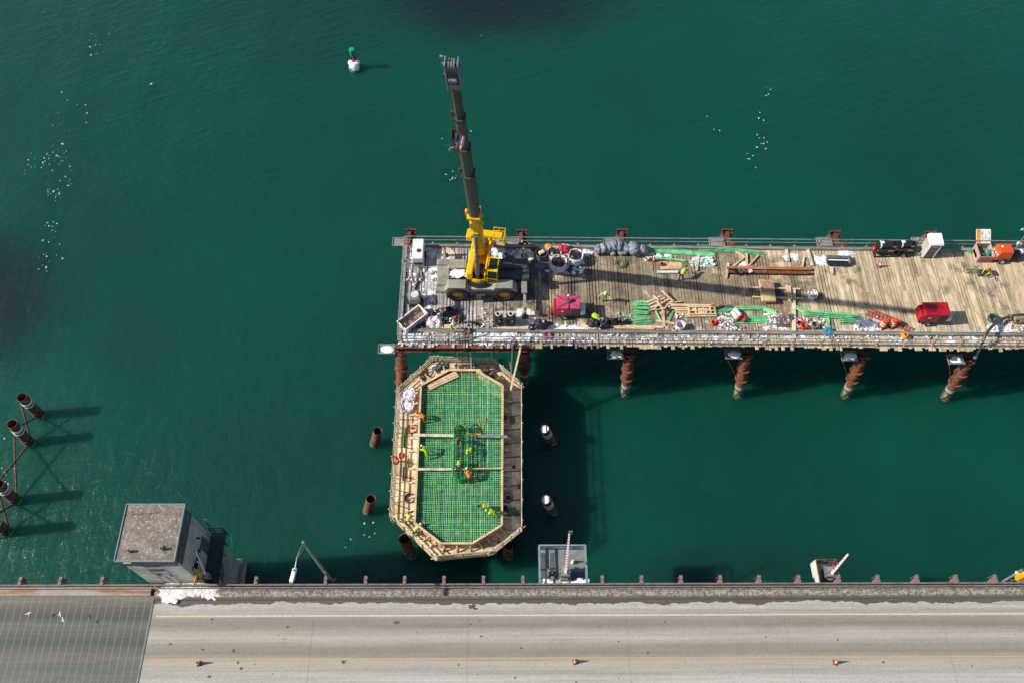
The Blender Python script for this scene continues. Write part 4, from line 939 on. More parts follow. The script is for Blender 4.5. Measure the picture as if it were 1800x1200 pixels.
# --- debris skip
a_=D(697+10,574,.0); p=D(726,566)
t=thing('debris_bin','white open bin full of brown debris, set askew near the left rail corner','bin',tuple(p),R(43))
m_=MB(); w_,l_,h_=1.15,2.45,.8
for c_,d_ in (((0,w_/2,h_/2),(l_,.05,h_)),((0,-w_/2,h_/2),(l_,.05,h_)),((l_/2,0,h_/2),(.05,w_-.06,h_)),((-l_/2,0,h_/2),(.05,w_-.06,h_)),((0,0,.05),(l_-.1,w_-.1,.06))): m_.box(c_,d_)
bo=m_.build('box','white',t)
m_=MB(); 
for c_,d_ in (((0,w_/2,h_),(l_+.1,.1,.06)),((0,-w_/2,h_),(l_+.1,.1,.06)),((l_/2,0,h_+.002),(.1,w_,.06)),((-l_/2,0,h_+.002),(.1,w_,.06))): m_.box(c_,d_)
m_.build('rim','white',bo)
m_=MB(); 
for k in range(9): m_.box((-.9+k*.19+(.3 if k>4 else 0),-w_/2-.028,.5+.02*(k%2)),(.11,.01,.14 if k%3 else .08),col=(1,1,1) )
m_.build('lettering','black',bo)
m_=MB(); m_.box((.15,-w_/2-.03,.62),(.2,.012,.2),rz=0,ry=R(20)); m_.build('logo','red',bo)
m_=MB()
for k in range(40): m_.blob((rnd.uniform(-1.05,1.05),rnd.uniform(-.45,.45),.42+rnd.uniform(0,.12)),(rnd.uniform(.1,.22),rnd.uniform(.08,.18),.09),.4,2,1,seed=k,col=rnd.choice([(1,1,1),(1.2,1.15,1.1),(.8,.6,.5),(1,1,1)]))
single('bin_debris',m_,'cardboard','brown and tan debris filling the askew white bin','debris',(p.x,p.y,p.z),R(43),smooth=True)
# --- tarp
p=D(763,568); m_=MB(); drape(m_,(0,0,0),1.7,1.15,.75,3)
t=thing('white_tarp','white sack cloth with red marks heaped left of the ladder','tarp',tuple(p),R(-8))
m_.build('sheet','bagwhite',t,True)
m_=MB(); 
for (x,y,x2,y2) in ((-.3,.25,-.05,.38),(-.35,0,-.15,.2),(.05,-.3,.3,-.05),(.1,-.33,.2,-.2),(-.75,0,-.5,-.3)): m_.bar((x,y,.62),(x2,y2,.66),.07,.05)
m_.build('strap_marks','redweb',t)
# --- lumber: boards helper
def board(p0,p1,h,label,w=.14,th=.05,mat='wood',group=None,name='timber_board',z0=ZD,zh=None):
    a_=P(p0[0],p0[1],z0+h); b_=P(p1[0],p1[1],z0+(h if zh is None else zh)); d_=b_-a_
    rz=math.atan2(d_.y,d_.x); L=d_.length; m_=MB(); m_.bar((0,0,0),(math.hypot(d_.x,d_.y),0,d_.z),th if 0 else w,th,col=rj(.18))
    return single(name,m_,mat,label,'board',tuple(a_),rz,group)
# stack of boards at the near left railing
t=thing('slatted_panel','pale slatted timber frame lying by the near rail left of the ladder','frame',at(772,579,0))
m_=MB()
for y in (-.35,.35): m_.box((0,y,.1),(2.6,.12,.12),col=rj())
m_.build('side_rail','wood',t)
m_=MB()
for x in (-1.1,-.6,-.1,.3): m_.box((x,0,.1),(.12,.6,.1),col=rj())
m_.box((.85,0,.12),(.8,.6,.05)); m_.build('slats','wood',t)
# --- heap
def heap(px,py,w,d,h,label,mat='blackbag',seed=0,rz=0,name='refuse_sack',cat='sack',group=None):
    m_=MB(); drape(m_,(0,0,0),w,d,h,seed); return single(name,m_,mat,label,cat,at(px,py),rz,group,True)
heap(790,551,1.9,1.2,.8,'black plastic sheet heaped around the near left outrigger jack','blackbag',5,name='plastic_sheet',cat='sheet')
heap(803,561,1.2,.7,.5,'small black and white plastic heap beside the orange jacket','blackbag',8,name='plastic_sheet',cat='sheet')
heap(742,575,1.1,.6,.35,'crumpled black sheet between the debris bin and the near rail','blackbag',11,name='plastic_sheet',cat='sheet')
for i,(px,py,s_) in enumerate(((950,574,1.5),(937,579,1.0),(1042,571,1.25),(1062,571,1.2),(1078,568,1.0),(1093,567,1.05))):
    lb=['large crumpled black sack left of the pink generator','small black sack at the near kerb left of the pink generator','black sack right of the pink generator, under a bright green cloth','bulging black sack second to the right of the pink generator','low black sack third to the right of the pink generator','last black sack to the right, next to the green bar stack'][i]
    heap(px,py,s_*.95,s_*.85,s_*.62,lb,'blackbag',20+i,group='black sacks along the near kerb')
p=D(1047,556,.85); m_=MB(); drape(m_,(0,0,0),.75,.5,.2,4); single('cloth',m_,'hivis','crumpled bright green cloth lying on a black sack','cloth',tuple(p),R(-30),smooth=True)
gl=['leftmost pale grey covered bundle by the far rail','grey covered bundle second from the left by the far rail','narrow dark grey covered bundle, third by the far rail','tall grey covered bundle in the middle of the far row','grey covered bundle right of the tallest one in the far row','low small grey bundle in front of the far row','grey covered bundle fifth along the far rail','large blue grey bundle near the right of the far row','dark grey bundle at the right end of the far row','small front bundle between the larger grey ones']
for i,(px,py,w,d,h) in enumerate(((1050,442,.6,1.0,.8),(1060,441,.65,1.1,1.0),(1068,440,.5,1.0,1.0),(1077,438,.75,1.2,1.25),(1086,438,.8,1.2,1.2),(1076,446,.5,.5,.45),(1098,441,.7,1.1,1.0),(1112,442,1.0,1.4,1.2),(1127,443,.95,1.0,1.0),(1091,445,.65,.6,.5))):
    m_=MB(); m_.blob((0,0,h*.48),(w*.62,d*.5,h*.52),.28,1.3,3,seed=40+i,flat=-h*.46); m_.blob((.05,-.1,h*.6),(w*.5,d*.4,h*.42),.35,2.6,3,seed=60+i); single('covered_bundle',m_,'bundlegrey',gl[i],'bundle',at(px,py+1),rnd.uniform(-.15,.15),'grey covered bundles by the far rail',True)
# --- bulk bags with red webbing
def bulk(px,py,r,h,label,fill,seed=0,open_=True,red=True,z0=ZD,group='white bulk bags with red webbing'):
    b_=P(px,py,z0); t=thing('bulk_bag',label,'bag',tuple(b_),rnd.uniform(-.3,.3),group)
    m_=MB(); n_=20; vs=[]; fs=[]
    for k,(q,z) in enumerate(((.86,0),(1.05,h*.35),(1.08,h*.7),(1.0,h),(.9,h*.98),(.86,h*.72))):
        for i in range(n_):
            a__=2*math.pi*i/n_; w=1+.07*noise.noise(Vector((math.cos(a__)*2,math.sin(a__)*2,seed+z*2))); sq=1/max(abs(math.cos(a__)),abs(math.sin(a__)))**.45
            vs.append((r*q*w*sq*math.cos(a__),r*q*w*sq*math.sin(a__),z+.05*noise.noise(Vector((a__,seed,3)))*(z>0)))
    fs=[(k*n_+i,k*n_+(i+1)%n_,(k+1)*n_+(i+1)%n_,(k+1)*n_+i) for k in range(5) for i in range(n_)]+[tuple(range(5*n_,6*n_)),tuple(range(n_))]
    m_.add(vs,fs); m_.build('sack','bagwhite',t,True)
    m_=MB(); drape(m_,(0,0,h*.7),r*1.9,r*1.9,h*.38,seed,n=10); m_.build('filling',fill,t,True)
    if red:
        m_=MB()
        for i in range(8):
            a__=2*math.pi*i/8+rnd.uniform(-.15,.15); c_=Vector((math.cos(a__),math.sin(a__),0))
            m_.path([c_*r*1.13+Vector((0,0,h*.55)),c_*r*1.12+Vector((0,0,h*.98)),c_*r*.95+Vector((rnd.uniform(-.1,.1),rnd.uniform(-.1,.1),h*1.06)),c_*r*.85+Vector((rnd.uniform(-.2,.2),rnd.uniform(-.1,.1),h*.95))],.03,5)
        m_.build('webbing','redweb',t)
    return t
bulk(974,453,.62,.95,'white bulk bag of dark rubble at the left of the group','blackbag',1)
bulk(981,470,.72,1.0,'front white bulk bag lined with a black sheet','blackbag',2)
bulk(1011,459,.66,1.0,'white bulk bag with black lining at the right of the group','blackbag',3)
bulk(994,463,.42,.9,'narrow white bulk bag in the middle of the group','cardboard',4)
t=bulk(991,444,.55,.6,'low white bag under the red bundle behind the others','bagwhite',5)
m_=MB(); 
for k in range(14): m_.blob((rnd.uniform(-.4,.4),rnd.uniform(-.3,.3),.2+rnd.uniform(0,.2)),(.24,.2,.2),.4,2,2,seed=k)
single('red_bundle',m_,'redweb','crumpled red bundle behind the white bulk bags','bundle',at(990,440,.55),smooth=True)
mt['redweb']=mt['redweb']
t=bulk(1426,522,.4,.6,'single white bulk bag tied with red tape standing alone on the deck','bagwhite',7)
# grey bin and orange bucket
p=D(951,456); t=thing('rubbish_bin','dark grey round bin holding a timber offcut, left of the bulk bags','bin',tuple(p))
m_=MB(); m_.pipe((0,0,0),(0,0,1.1),.42,.04,r1=.55,n=20); m_.cyl((0,0,.3),(0,0,.5),.42,n=18,col=.4); m_.build('shell','greybag',t,True)
m_=MB(); m_.box((0,0,0),(.5,.35,.25)); single('timber_offcut',m_,'wood','pale timber offcut sticking out of the dark grey bin','offcut',(p.x,p.y+.05,p.z+1.0),R(30))
p=D(963,441); m_=MB(); m_.rev([(.27,0),(.33,.7),(.30,.72),(.0,.72)],n=16); single('drum',m_,'rope_c','orange brown drum beside the dark grey bin at the far rail','drum',tuple(p),smooth=True)
heap(953,469,1.4,1.0,.4,'dark grey sheet on the deck in front of the grey bin','greybag',70,name='plastic_sheet',cat='sheet')
# --- green hose coil
m_=MB()
for k in range(7): m_.torus((rnd.uniform(-.06,.06),rnd.uniform(-.06,.06),.05+.03*k),.42+rnd.uniform(-.12,.12),.022,n=22,m=5,squash=.85)
m_.path([(.4,.1,.08),(.8,.3,.04),(1.0,.1,.04)],.02,5); single('hose_coil',m_,'net','loose coil of pale green hose on the deck below the grey bundles','hose',at(1090,465),smooth=True)
# --- generators
def generator(px,py,w,d,h,label,top,body,rz=0):
    b_=D(px,py); t=thing('generator',label,'generator',tuple(b_),rz)
    m_=MB(); m_.box((0,0,.55+h/2),(w,d,h),bev=.05,col=1); m_.box((-w/2-.1,0,.55+h*.42),(.3,d*.92,h*.75),bev=.04,col=.95); bo=m_.build('enclosure',body,t)
    m_=MB(); m_.box((0,0,.56+h),(w+.04,d+.04,.07),bev=.02); m_.box((.02,0,.6+h),(.03,d,.03),col=.75); m_.build('roof',top,bo)
    m_=MB(); m_.box((w*.30,-d/2-.012,.55+h*.45),(w*.3,.025,h*.7)); m_.build('grille','black',bo)
    m_=MB(); m_.box((-w*.26,-d/2-.012,.55+h*.6),(.25,.02,.1)); m_.build('nameplate','white',bo)
    m_=MB(); m_.box((0,0,.42),(w+.1,d*.9,.18)); m_.box((w/2+.45,0,.42),(.8,.1,.12)); m_.build('chassis','black',t)
    for s_ in (-1,1):
        m_=MB(); m_.rev([(.12,-.1),(.33,-.1),(.33,.1),(.12,.1)],n=20,L=Matrix.Translation((-w*.12,s_*(d/2+.02),.33))@Matrix.Rotation(R(90),4,'X')); wh=m_.build('wheel','tyre',t)
        MB().cyl((-w*.12,s_*(d/2-.05),.33),(-w*.12,s_*(d/2+.13),.33),.14,n=14).build('rim','cab',wh)
    m_=MB(); m_.box((w/2+.32,0,.75),(.45,d*.8,.55),bev=.05); m_.build('tool_box','white',t)
    m_=MB(); m_.cyl((w/2+1.05,0,.1),(w/2+1.05,0,.7),.04,n=8); m_.build('jack','galv',t)
    return t
g1=generator(997,560,2.0,1.25,1.25,'trailer generator under a faded pink cover, near kerb','pink','red'); g1.location.y+=.55
m_=MB(); b_=g1.location
for a_,c_ in (((-.98,-.6),(0,-.05)),((-.98,.6),(0,-.05)),((.98,.6),(0,-.05)),((.98,-.6),(0,-.05)),((0,-.6),(0,0))): m_.path([(*a_,.02),(*c_,.05)],.022,5)
m_.path([(0,-.62,.02),(0,-.64,-1.0)],.03,5); single('strap',m_,'black','dark straps crossing over the pink generator cover','strap',(b_.x,b_.y,b_.z+1.9))
m_=MB()
for k in range(6): m_.torus((rnd.uniform(-.04,.04),rnd.uniform(-.04,.04),.03*k),.12+rnd.uniform(0,.09),.03,n=16,m=5)
single('rope_coil',m_,'wooddark','small brown rope coil on top of the pink generator cover','rope',(b_.x+.05,b_.y+.15,b_.z+1.98),smooth=True)
g2_=generator(1634,572,2.2,1.3,1.25,'bright red trailer generator standing near the drums and the fallen ladder','red','red'); g2_.location.y+=.6
m_=MB(); m_.cyl((-.5,0,0),(-.5,0,.012),.38,n=20,col=.6); m_.cyl((.42,.1,0),(.42,.1,.03),.06,n=8,col=.3); single('roof_stain',m_,'red','dark red round cover on the red generator roof','cover',(g2_.location.x,g2_.location.y,g2_.location.z+1.9))
p=D(969,553); m_=MB(); m_.rev([(.09,0),(.1,.5),(.04,.6),(.02,.7)],n=12); single('fire_extinguisher',m_,'red','red fire extinguisher left of the pink generator','extinguisher',tuple(p),smooth=True)
p=D(1005,581); m_=MB(); m_.torus((0,0,.1),.3,.05,n=22); m_.torus((.05,0,.18),.28,.045,n=22); single('hose_coil',m_,'redweb','red hose coil hung by the near kerb left of the pink generator','hose',at(961,590,.05),smooth=True)
# --- twin black tanks near the crane
for i,(px,py) in enumerate(((876,573),(898,573))):
    t=thing('upright_tank',('left','right')[i]+' one of two upright black tanks in frames by the near kerb','tank',at(px,py),0,'upright black tanks by the crane')
    t.location.y+=.3
    m_=MB(); m_.rev([(.0,.1),(.36,.12),(.38,.3),(.38,1.2),(.3,1.38),(.0,1.4)],n=20); m_.build('shell','black',t,True)
    m_=MB(); m_.torus((0,.05,1.45),.2,.07); m_.build('neck_ring','cab',t,True)
    m_=MB()
    for x in (-.42,.42):
        for y in (-.42,.42): m_.bar((x,y,0),(x,y,1.5),.05)
    for z in (.1,.8,1.5):
        for s_ in (-.42,.42): m_.bar((-.42,s_,z),(.42,s_,z),.045); m_.bar((s_,-.42,z),(s_,.42,z),.045)
    m_.build('cage','darkgrey',t)
    m_=MB(); m_.box((.1,-.38,.9),(.16,.03,.25)); m_.box((-.12,-.4,.5),(.1,.03,.1),col=(.8,.3,.2)); m_.build('tag_plate','white',t)
# --- green bar bundles
def bundle(pts,w,label,n=16,mat='rebarpale',h=.12,z=0.05,r=.017,group='green coated bar bundles on the deck'):
    q_=[D(x,y,z) for x,y in pts]; o=q_[0].copy(); m_=MB(); pr=random.Random(int(pts[0][0]*7+pts[0][1]))
    dir_=(q_[-1]-q_[0]).normalized(); sd_=Vector((-dir_.y,dir_.x,0))
    for i in range(n):
        f=(i/(n-1)-.5)*w; hz=abs(pr.gauss(0,1))*h*.7; e1=pr.uniform(-.12,.12); pp=[]
        for k,c_ in enumerate(q_):
            if 0<k<len(q_)-1:
                d_=(q_[k+1]-q_[k-1]).normalized()
            else: d_=dir_ if len(q_)==2 else ((q_[1]-q_[0]) if k==0 else (q_[-1]-q_[-2])).normalized()
            s_=Vector((-d_.y,d_.x,0)); v_=c_-o+s_*(f+pr.uniform(-.02,.02))+Vector((0,0,hz))
            if k in (0,len(q_)-1): v_+=d_*e1
            pp.append(v_)
        m_.path(pp,r*pr.uniform(.8,1.3),4,col=pr.uniform(.75,1.35))
    return single('bar_bundle',m_,mat,label,'reinforcing bars',tuple(o),0,group)
bundle([(1138,441),(1200,444),(1256,449)],.5,'long green bar bundle by the far rail, left half',26,h=.16)
bundle([(1256,440),(1300,442),(1343,446)],.36,'long green bar bundle by the far rail, right of the folded mesh',20,h=.14)
bundle([(1152,454),(1203,459)],.25,'short green bar bundle above the plywood sheet',12)
bundle([(1200,461),(1250,464)],.3,'sparse green bars among rubble right of the plywood',5,'rebar'); bundle([(1228,474),(1252,466)],.15,'two green bars lying askew near the scattered rubbish',3,'rebar')
m_=MB(); 
for k in range(9): m_.bar((-.8+.2*k,-.3,.1),(-.78+.2*k,.35,.25),.025)
for k in range(6): m_.bar((-.85,-.3+.12*k,.1+.02*k),(.85,-.3+.12*k,.12+.02*k),.025)
single('bar_mesh',m_,'rebarpale','folded green bar mesh between the two long bundles at the far rail','reinforcing bars',at(1243,438))
bundle([(1112,537),(1140,539)],.85,'stacked green bars left of the timber heap, upper layer',30,h=.25,r=.02); bundle([(1114,549),(1138,550)],.5,'stacked green bars left of the timber heap, middle layer',18,h=.35,r=.02)
bundle([(1095,554),(1142,562)],.35,'green bars fanning left from the stack',10,h=.2); bundle([(1112,568),(1145,566)],.45,'green bars at the foot of the stack near the kerb',20,h=.25)
bundle([(1153,547),(1161,564),(1176,565),(1184,547)],.16,'green bar bundle bent to a wide letter U shape',9,h=.06)
bundle([(1258,553),(1280,544),(1340,542),(1362,551)],.42,'long bowed green bar bundle near the middle of the near side',26,h=.12)
bundle([(1282,563),(1348,561)],.75,'broad flat green bar bundle under the red pipes',34,h=.1)
bundle([(1398,541),(1418,551),(1440,552),(1500,560)],.3,'green bars sweeping down to the messy pile near the blue sheet',14,h=.2)
bundle([(1412,552),(1450,555),(1508,559)],.6,'messy green bar pile left of the drums',26,h=.35,r=.022); bundle([(1434,549),(1453,556),(1455,573)],.2,'green bars bending down towards the blue sheet',10,h=.2); bundle([(1472,566),(1500,566)],.5,'short green bars nearest the kerb left of the drums',14,h=.25); bundle([(1430,563),(1445,552)],.2,'short green bars crossing the messy pile',8,h=.4)
# --- timber near the middle
tg='loose pale boards heaped on the deck'; tl='pale loose board in the criss-cross timber heap right of the green bar stack'
hl_=['thin board jutting out top right of the criss-cross timber heap','long board slanting up to the right across the top of the timber heap','board just below the top slanting board of the timber heap','middle slanting board of the criss-cross timber heap','lowest long slanting board at the right of the timber heap','short board crossing the top slanting boards of the timber heap','short level board at the upper left of the timber heap','nearly level board running right from the foot of the timber heap','level board between the green stack and the bent green bundle','short board slanting up inside the bent green bundle','short board crossing down the middle of the timber heap','level board sticking out at the right of the timber heap','board running down to the near kerb through the bent green bundle','upper level board end at the right of the timber heap']
for (a_,b_,h),tl in zip((((1163,511),(1182,529),.5),((1136,532),(1160,521),.35),((1140,536),(1168,524),.4),((1143,541),(1174,528),.3),((1150,541),(1178,524),.45),((1148,520),(1158,528),.5),((1126,529),(1146,532),.2),((1144,538),(1198,530),.15),((1140,545),(1166,543),.2),((1161,552),(1174,534),.5),((1155,530),(1166,545),.55),((1170,534),(1196,530),.2),((1166,536),(1168,572),.1),((1172,531),(1190,531),.3)),hl_):
    board(a_,b_,h,tl,w=.14,group=tg,zh=h+.05)
lg='long pale boards lying beside the heap'; ll='long pale board lying along the deck right of the timber heap'
ll_=['top long pale board of the level pile, reaching farthest right','second long pale board of the level pile right of the timber heap','long pale board just above the timber crate','shorter pale board touching the top of the timber crate','long thin board lying on top of the level pile','near pale board under the timber crate, by the bare planks','pale board across the lower part of the timber crate']
for (a_,b_,h),ll in zip((((1174,535),(1268,537),.25),((1174,539),(1268,538),.15),((1180,542),(1262,540),.2),((1186,545),(1250,544),.12),((1176,537),(1255,536.5),.35),((1204,556),(1260,555),.2),((1204,554),(1250,552),.25)),ll_):
    board(a_,b_,h,ll,w=.16,group=lg)
t=thing('timber_crate','pale timber box frames among boards right of the timber heap','crate',at(1230,550))
m_=MB()
for x in (-1.0,-.4,.3,.9,1.3):
    m_.bar((x,-.35,.2),(x,.4,.2),.1,.3,col=rj())
for y in (-.35,0,.4): m_.bar((-1.1,y,.38),(1.4,y,.38),.1,.05,col=rj())
m_.box((.2,.0,.2),(.8,.55,.25)); m_.build('frame','wood',t)
m_=MB(); m_.box((1.1,.55,.4),(.3,.3,.4)); m_.box((1.5,.5,.4),(.3,.3,.4),col=.9); m_.build('small_box','cardboard',t)
kg='boards laid along the near kerb'
for a_,b_,h,l_ in (((1072,573),(1166,575),.1,'pale board along the near kerb below the black sacks'),((1080,576),(1150,577),.08,'weathered board along the near kerb, lower of two below the sacks'),((1022,571),(1045,578),.2,'short pale board end by the pink generator wheel'),((1153,564),(1185,569),.1,'thin pale board under the bent green bundle')): board(a_,b_,h,l_,w=.22,group=kg)
# plywood sheet, roll
p=D(1180,468); single('plywood_sheet',MB().box((0,0,.04),(2.0,.75,.06)).box((-.6,.32,.08),(.5,.25,.05)),'ply','yellowish plywood sheet on the deck beside the stooping worker','board',tuple(p),R(2))
m_=MB(); m_.cyl((-.95,0,.14),(.95,0,.14),.13,n=12); 
for k in range(10): m_.torus((-.9+.2*k,0,.14),.135,.012,'X',n=14,m=4,col=.7)
single('plastic_roll',m_,'bagwhite','white ribbed pipe roll in front of the plywood sheet','roll',at(1173,480),smooth=True)
# dark timbers
for a_,b_,l_,w in (((1228,449),(1224,476),'dark timber beam left of the rusty steel beam, by the rubbish',.22),((1280,463),(1276,489),'weathered timber propped at the left end of the rusty beam',.22),((1382,437),(1386,460),'weathered timber post lying above the right end of the rusty beam',.2),((1419,437),(1428,467),'long weathered timber pointing at the right end of the rusty beam',.24),((1413,452),(1410,472),'thin dark timber just above the rusty beam end',.16),((1462,470),(1463,483),'short dark plank below the black rolls',.2),((1311,450),(1286,471),'pale board leaning towards the left end of the rusty beam',.16),((1333,449),(1316,468),'pale board above the middle of the rusty beam',.14),((1312,446),(1313,468),'short pale board upright to the rusty beam',.16),((1293,443),(1310,451),'small pale board under the far bar bundle',.12),((1395,507),(1396,590),'long weathered timber running to the near kerb past the plywood table',.3)):
    board(a_,b_,.12,l_,w=w,th=.14,mat='woodgrey' if 'pale' not in l_ else 'wood',name='timber_beam')
# --- rusty steel beam pair
a_=D(1277,478); b_=D(1425,480); L=(b_-a_).length
def ibeam(m_,y,z,L,hh=.3,ww=.3):
    m_.box((L/2,y,z+hh-.02),(L,ww,.035)); m_.box((L/2,y,z+.02),(L,ww,.035)); m_.box((L/2,y,z+hh/2),(L,.03,hh-.06),col=.6)
    for k in range(8): m_.box((L*k/7.5+.05,y,z+hh/2),(.03,ww*.9,hh-.06),col=.7)
m_=MB(); ibeam(m_,.28,.02,L); single('steel_beam',m_,'beamrust','orange rusted steel beam, the far one of the long pair on the deck','beam',tuple(a_),ang(a_,b_))
m_=MB(); ibeam(m_,-.18,.02,L*.985); single('steel_beam',m_,'rustlight','darker rusted steel beam, the near one of the long pair on the deck','beam',tuple(a_+Vector((.05,0,0))),ang(a_,b_))
def coil(px,py,h,r,mat,label,seed=0,n=7,th=.03,cat='hose'):
    m_=MB(); pr=random.Random(seed)
    for k in range(n): m_.torus((pr.uniform(-.07,.07),pr.uniform(-.07,.07),.04+.03*k),r*pr.uniform(.6,1),th,n=18,m=5,squash=pr.uniform(.8,1))
    return single('hose_coil' if cat=='hose' else 'cable_coil',m_,mat,label,cat,at(px,py,h),smooth=True)
coil(1294,478,.33,.25,'black','black cable coil on the rusty beam, leftmost',1,cat='cable'); coil(1303,478,.33,.25,'greybag','grey blue cable coil on the rusty beam, second',2,cat='cable'); coil(1311,477,.33,.17,'redweb','red coil on the rusty beam',3,cat='cable'); coil(1318,478,.33,.14,'bagwhite','white coil on the rusty beam',4,cat='cable')
m_=MB(); 
for k in range(4): m_.cyl((0,-.1+.06*k,.03),(1.4,-.08+.06*k,.03),.025,n=6)
single('pipe_bunch',m_,'galv','thin grey rods lying on the rusty beam','rods',at(1321,478,.34),R(2))
# --- plywood table on trestles
b_=D(1346,519,0); t=thing('plywood_stack','mottled brown plywood stack on long bearers in the middle of the deck','stack',tuple(b_),R(-1.5))
m_=MB(); m_.box((0,.1,.55),(1.25,2.3,.3),bev=.02); m_.build('sheets','ply',t)
m_=MB(); m_.box((0,.55,.705),(1.1,1.4,.012)); m_.build('damp_stain','cardboard',t)
m_=MB(); m_.bar((-1.7,.65,.2),(3.1,.6,.2),.12,.14); m_.bar((-1.3,-.35,.2),(3.2,-.4,.2),.14,.14); m_.build('bearer','wood',t)
m_=MB(); m_.bar((1.9,.9,.35),(1.95,-.9,.35),.2,.1); m_.bar((2.15,.8,.35),(2.1,-.6,.35),.2,.1,col=1.1); m_.build('cross_board','wood',t)
for c_,d_ in (((1.2,.15,.03),(.95,1.1,.03)),((2.75,.1,.03),(.9,.9,.03))): MB().box(c_,d_).build('steel_sheet','darkgrey',t)
# --- dark rolls with stripe
b_=D(1472,460); t=thing('pipe_rolls','dark grey rolls strapped in a pair near the far rail','rolls',tuple(b_),R(-2))
for y,l_ in ((.32,2.0),(-.1,2.1),(-.42,1.9)):
    m_=MB(); m_.cyl((-l_/2,y,.2),(l_/2,y,.2),.19,n=14,col=rj()); m_.build('roll','black' if y<.3 else 'greybag',t,True)
m_=MB(); m_.box((0,-.12,.40),(2.0,.13,.02)); m_.build('stripe','white',t)
m_=MB(); m_.box((1.0,0,.25),(.3,.9,.45),bev=.08); m_.build('end_strap','greybag',t)
# --- small cones, buckets, pots
cone(Vector(at(1149,459)),'white topped red cone at the left end of the far side plywood',group='small cones left on the trestle deck',h=.7)
cone(Vector(at(1545,469)),'lone red and white cone standing on bare planks by the far machines',group='small cones left on the trestle deck',h=.8)
def bucket(px,py,mat,label,r=.17,h=.36):
    t=thing('bucket',label,'bucket',at(px,py))
    m_=MB(); m_.pipe((0,0,0),(0,0,h),r*.85,.02,r1=r,n=16); m_.cyl((0,0,.03),(0,0,.05),r*.8,n=14,col=.7); m_.build('shell',mat,t,True)
    m_=MB(); m_.torus((0,0,h),r,.015,n=16,m=5); m_.build('lip',mat,t); return t
for px,py,m__,l_,r in ((1136,458,'white','white bucket below the grey bundles and left of the cone',.18),(1163,467,'red','small red bucket at the corner of the plywood sheet',.16),(1184,582,'white','white bucket at the near kerb under the timber boxes',.22),(1194,578,'bagwhite','large pale tub beside the white bucket at the near kerb',.4),(1253,570,'orange','orange bucket at the left of the white rubbish near the kerb',.2),(1261,568,'red','red bucket next to the orange one',.15),(1289,431,'red','tiny red bucket by the far rail near the mesh',.12),(1403,571,'red','red bucket in the rubbish right of the pallet',.2),(1411,577,'orange','orange red tub leaning by the near kerb below the green pile',.24),(1430,576,'galv','grey square tub in the rubbish below the green pile',.3),(1192,563,'redweb','small dark red bucket beside the bent green bundle',.14)):
    bucket(px,py,m__,l_,r,r*1.9)
for i,(px,py) in enumerate(((1295,561),(1300,556),(1307,562))):
    b_=D(px,py,.25); t=thing('pipe_section',['left','rear','right'][i]+' one of three short red pipes lying on the flat green bundle','pipe',tuple(b_),R(-60+i*4),'three short red pipes')
    m_=MB(); m_.pipe((0,-.0,.15),(-.75 if i<2 else -.1,.0,.25),.2,.03,n=18); m_.build('tube','white' if i<2 else 'redweb',t,True)
    m_=MB(); m_.pipe((.02,0,.15),(.16,0,.13),.24,.06,n=18); m_.build('socket','redweb',t,True)
m_=MB(); m_.box((0,0,.15),(.45,.25,.3),bev=.03); single('tool_case',m_,'jeans','dark blue case above the bowed green bundle','case',at(1281,541))
# pallet
b_=D(1375,568); t=thing('pallet','brown slatted timber pallet by the near kerb right of the flat green bundle','pallet',tuple(b_))
m_=MB()
for y in (-.4,-.2,0,.2,.4): m_.box((0,y,.14),(1.2,.13,.03),col=rj())
m_.build('slats','wooddark',t)
m_=MB()
for x in (-.5,0,.5): m_.box((x,0,.065),(.1,.95,.11))
m_.build('bearers','wooddark',t)
heap(1388,560,.8,.8,.45,'grey blue plastic heap behind the pallet','greybag',81,name='plastic_sheet',cat='sheet')
# drums
for i,(px,py) in enumerate(((1551,578),(1568,577))):
    b_=D(px,py); t=thing('traffic_drum',('left','right')[i]+' one of two orange and white striped drums beside the red ladder','traffic drum',(b_.x,b_.y+.25,b_.z),0,'orange and white striped drums')
    m_=MB(); m_.rev([(.38,0),(.38,.1),(.3,.1),(.0,.1)],n=18); m_.build('base','black',t)
    m_=MB(); prof=[(.32,.08),(.32,.3),(.29,.31),(.29,.55),(.26,.56),(.26,.8),(.23,.81),(.23,1.0),(.0,1.02)]
    m_.rev(prof,n=20); m_.build('body','orange',t,True)
    for z,r_ in ((.36,.297),(.62,.267)): m_=MB(); m_.pipe((0,0,z),(0,0,z+.14),r_,.01,n=20); m_.build('stripe','white',t,True)
    m_=MB(); m_.bar((-.08,0,1.02),(.08,0,1.1),.05); m_.build('handle','orange',t)
# ladders
def ladder(p0,p1,w,label,n,mat='redlad',rungs='galv',loc=None):
    a_=Vector(p0); b_=Vector(p1); d_=(b_-a_); t=thing('ladder',label,'ladder',tuple(a_))
    s_=d_.cross(Vector((0,0,1)) if abs(d_.normalized().z)<.9 else Vector((0,1,0))).normalized()*w/2
    for sg_ in (-1,1): m_=MB(); m_.bar(s_*sg_,s_*sg_+d_,.085,.1); m_.build('side_rail',mat,t)
    for k in range(n): m_=MB(); c_=d_*((k+.5)/n); m_.cyl(c_-s_,c_+s_,.038,n=6); m_.build('rung',rungs,t)
    return t
mt['redlad']=M('orange_red_ladder',hx('d0492e'),hx('b03a26'),3,.5,.8,.5); mt['pinklad']=M('faded_red_ladder',hx('c0706c'),hx('a45450'),3,.5,.8,.6)
a_=D(1522,549,.15); b_=D(1606,582,.15); ladder(a_,b_,.45,'long orange red ladder lying on the deck behind the striped drums',14)
a_=D(1532,546,.25); b_=D(1585,568,.2); ladder(a_,b_,.3,'shorter inner ladder section on the long orange red ladder',8)
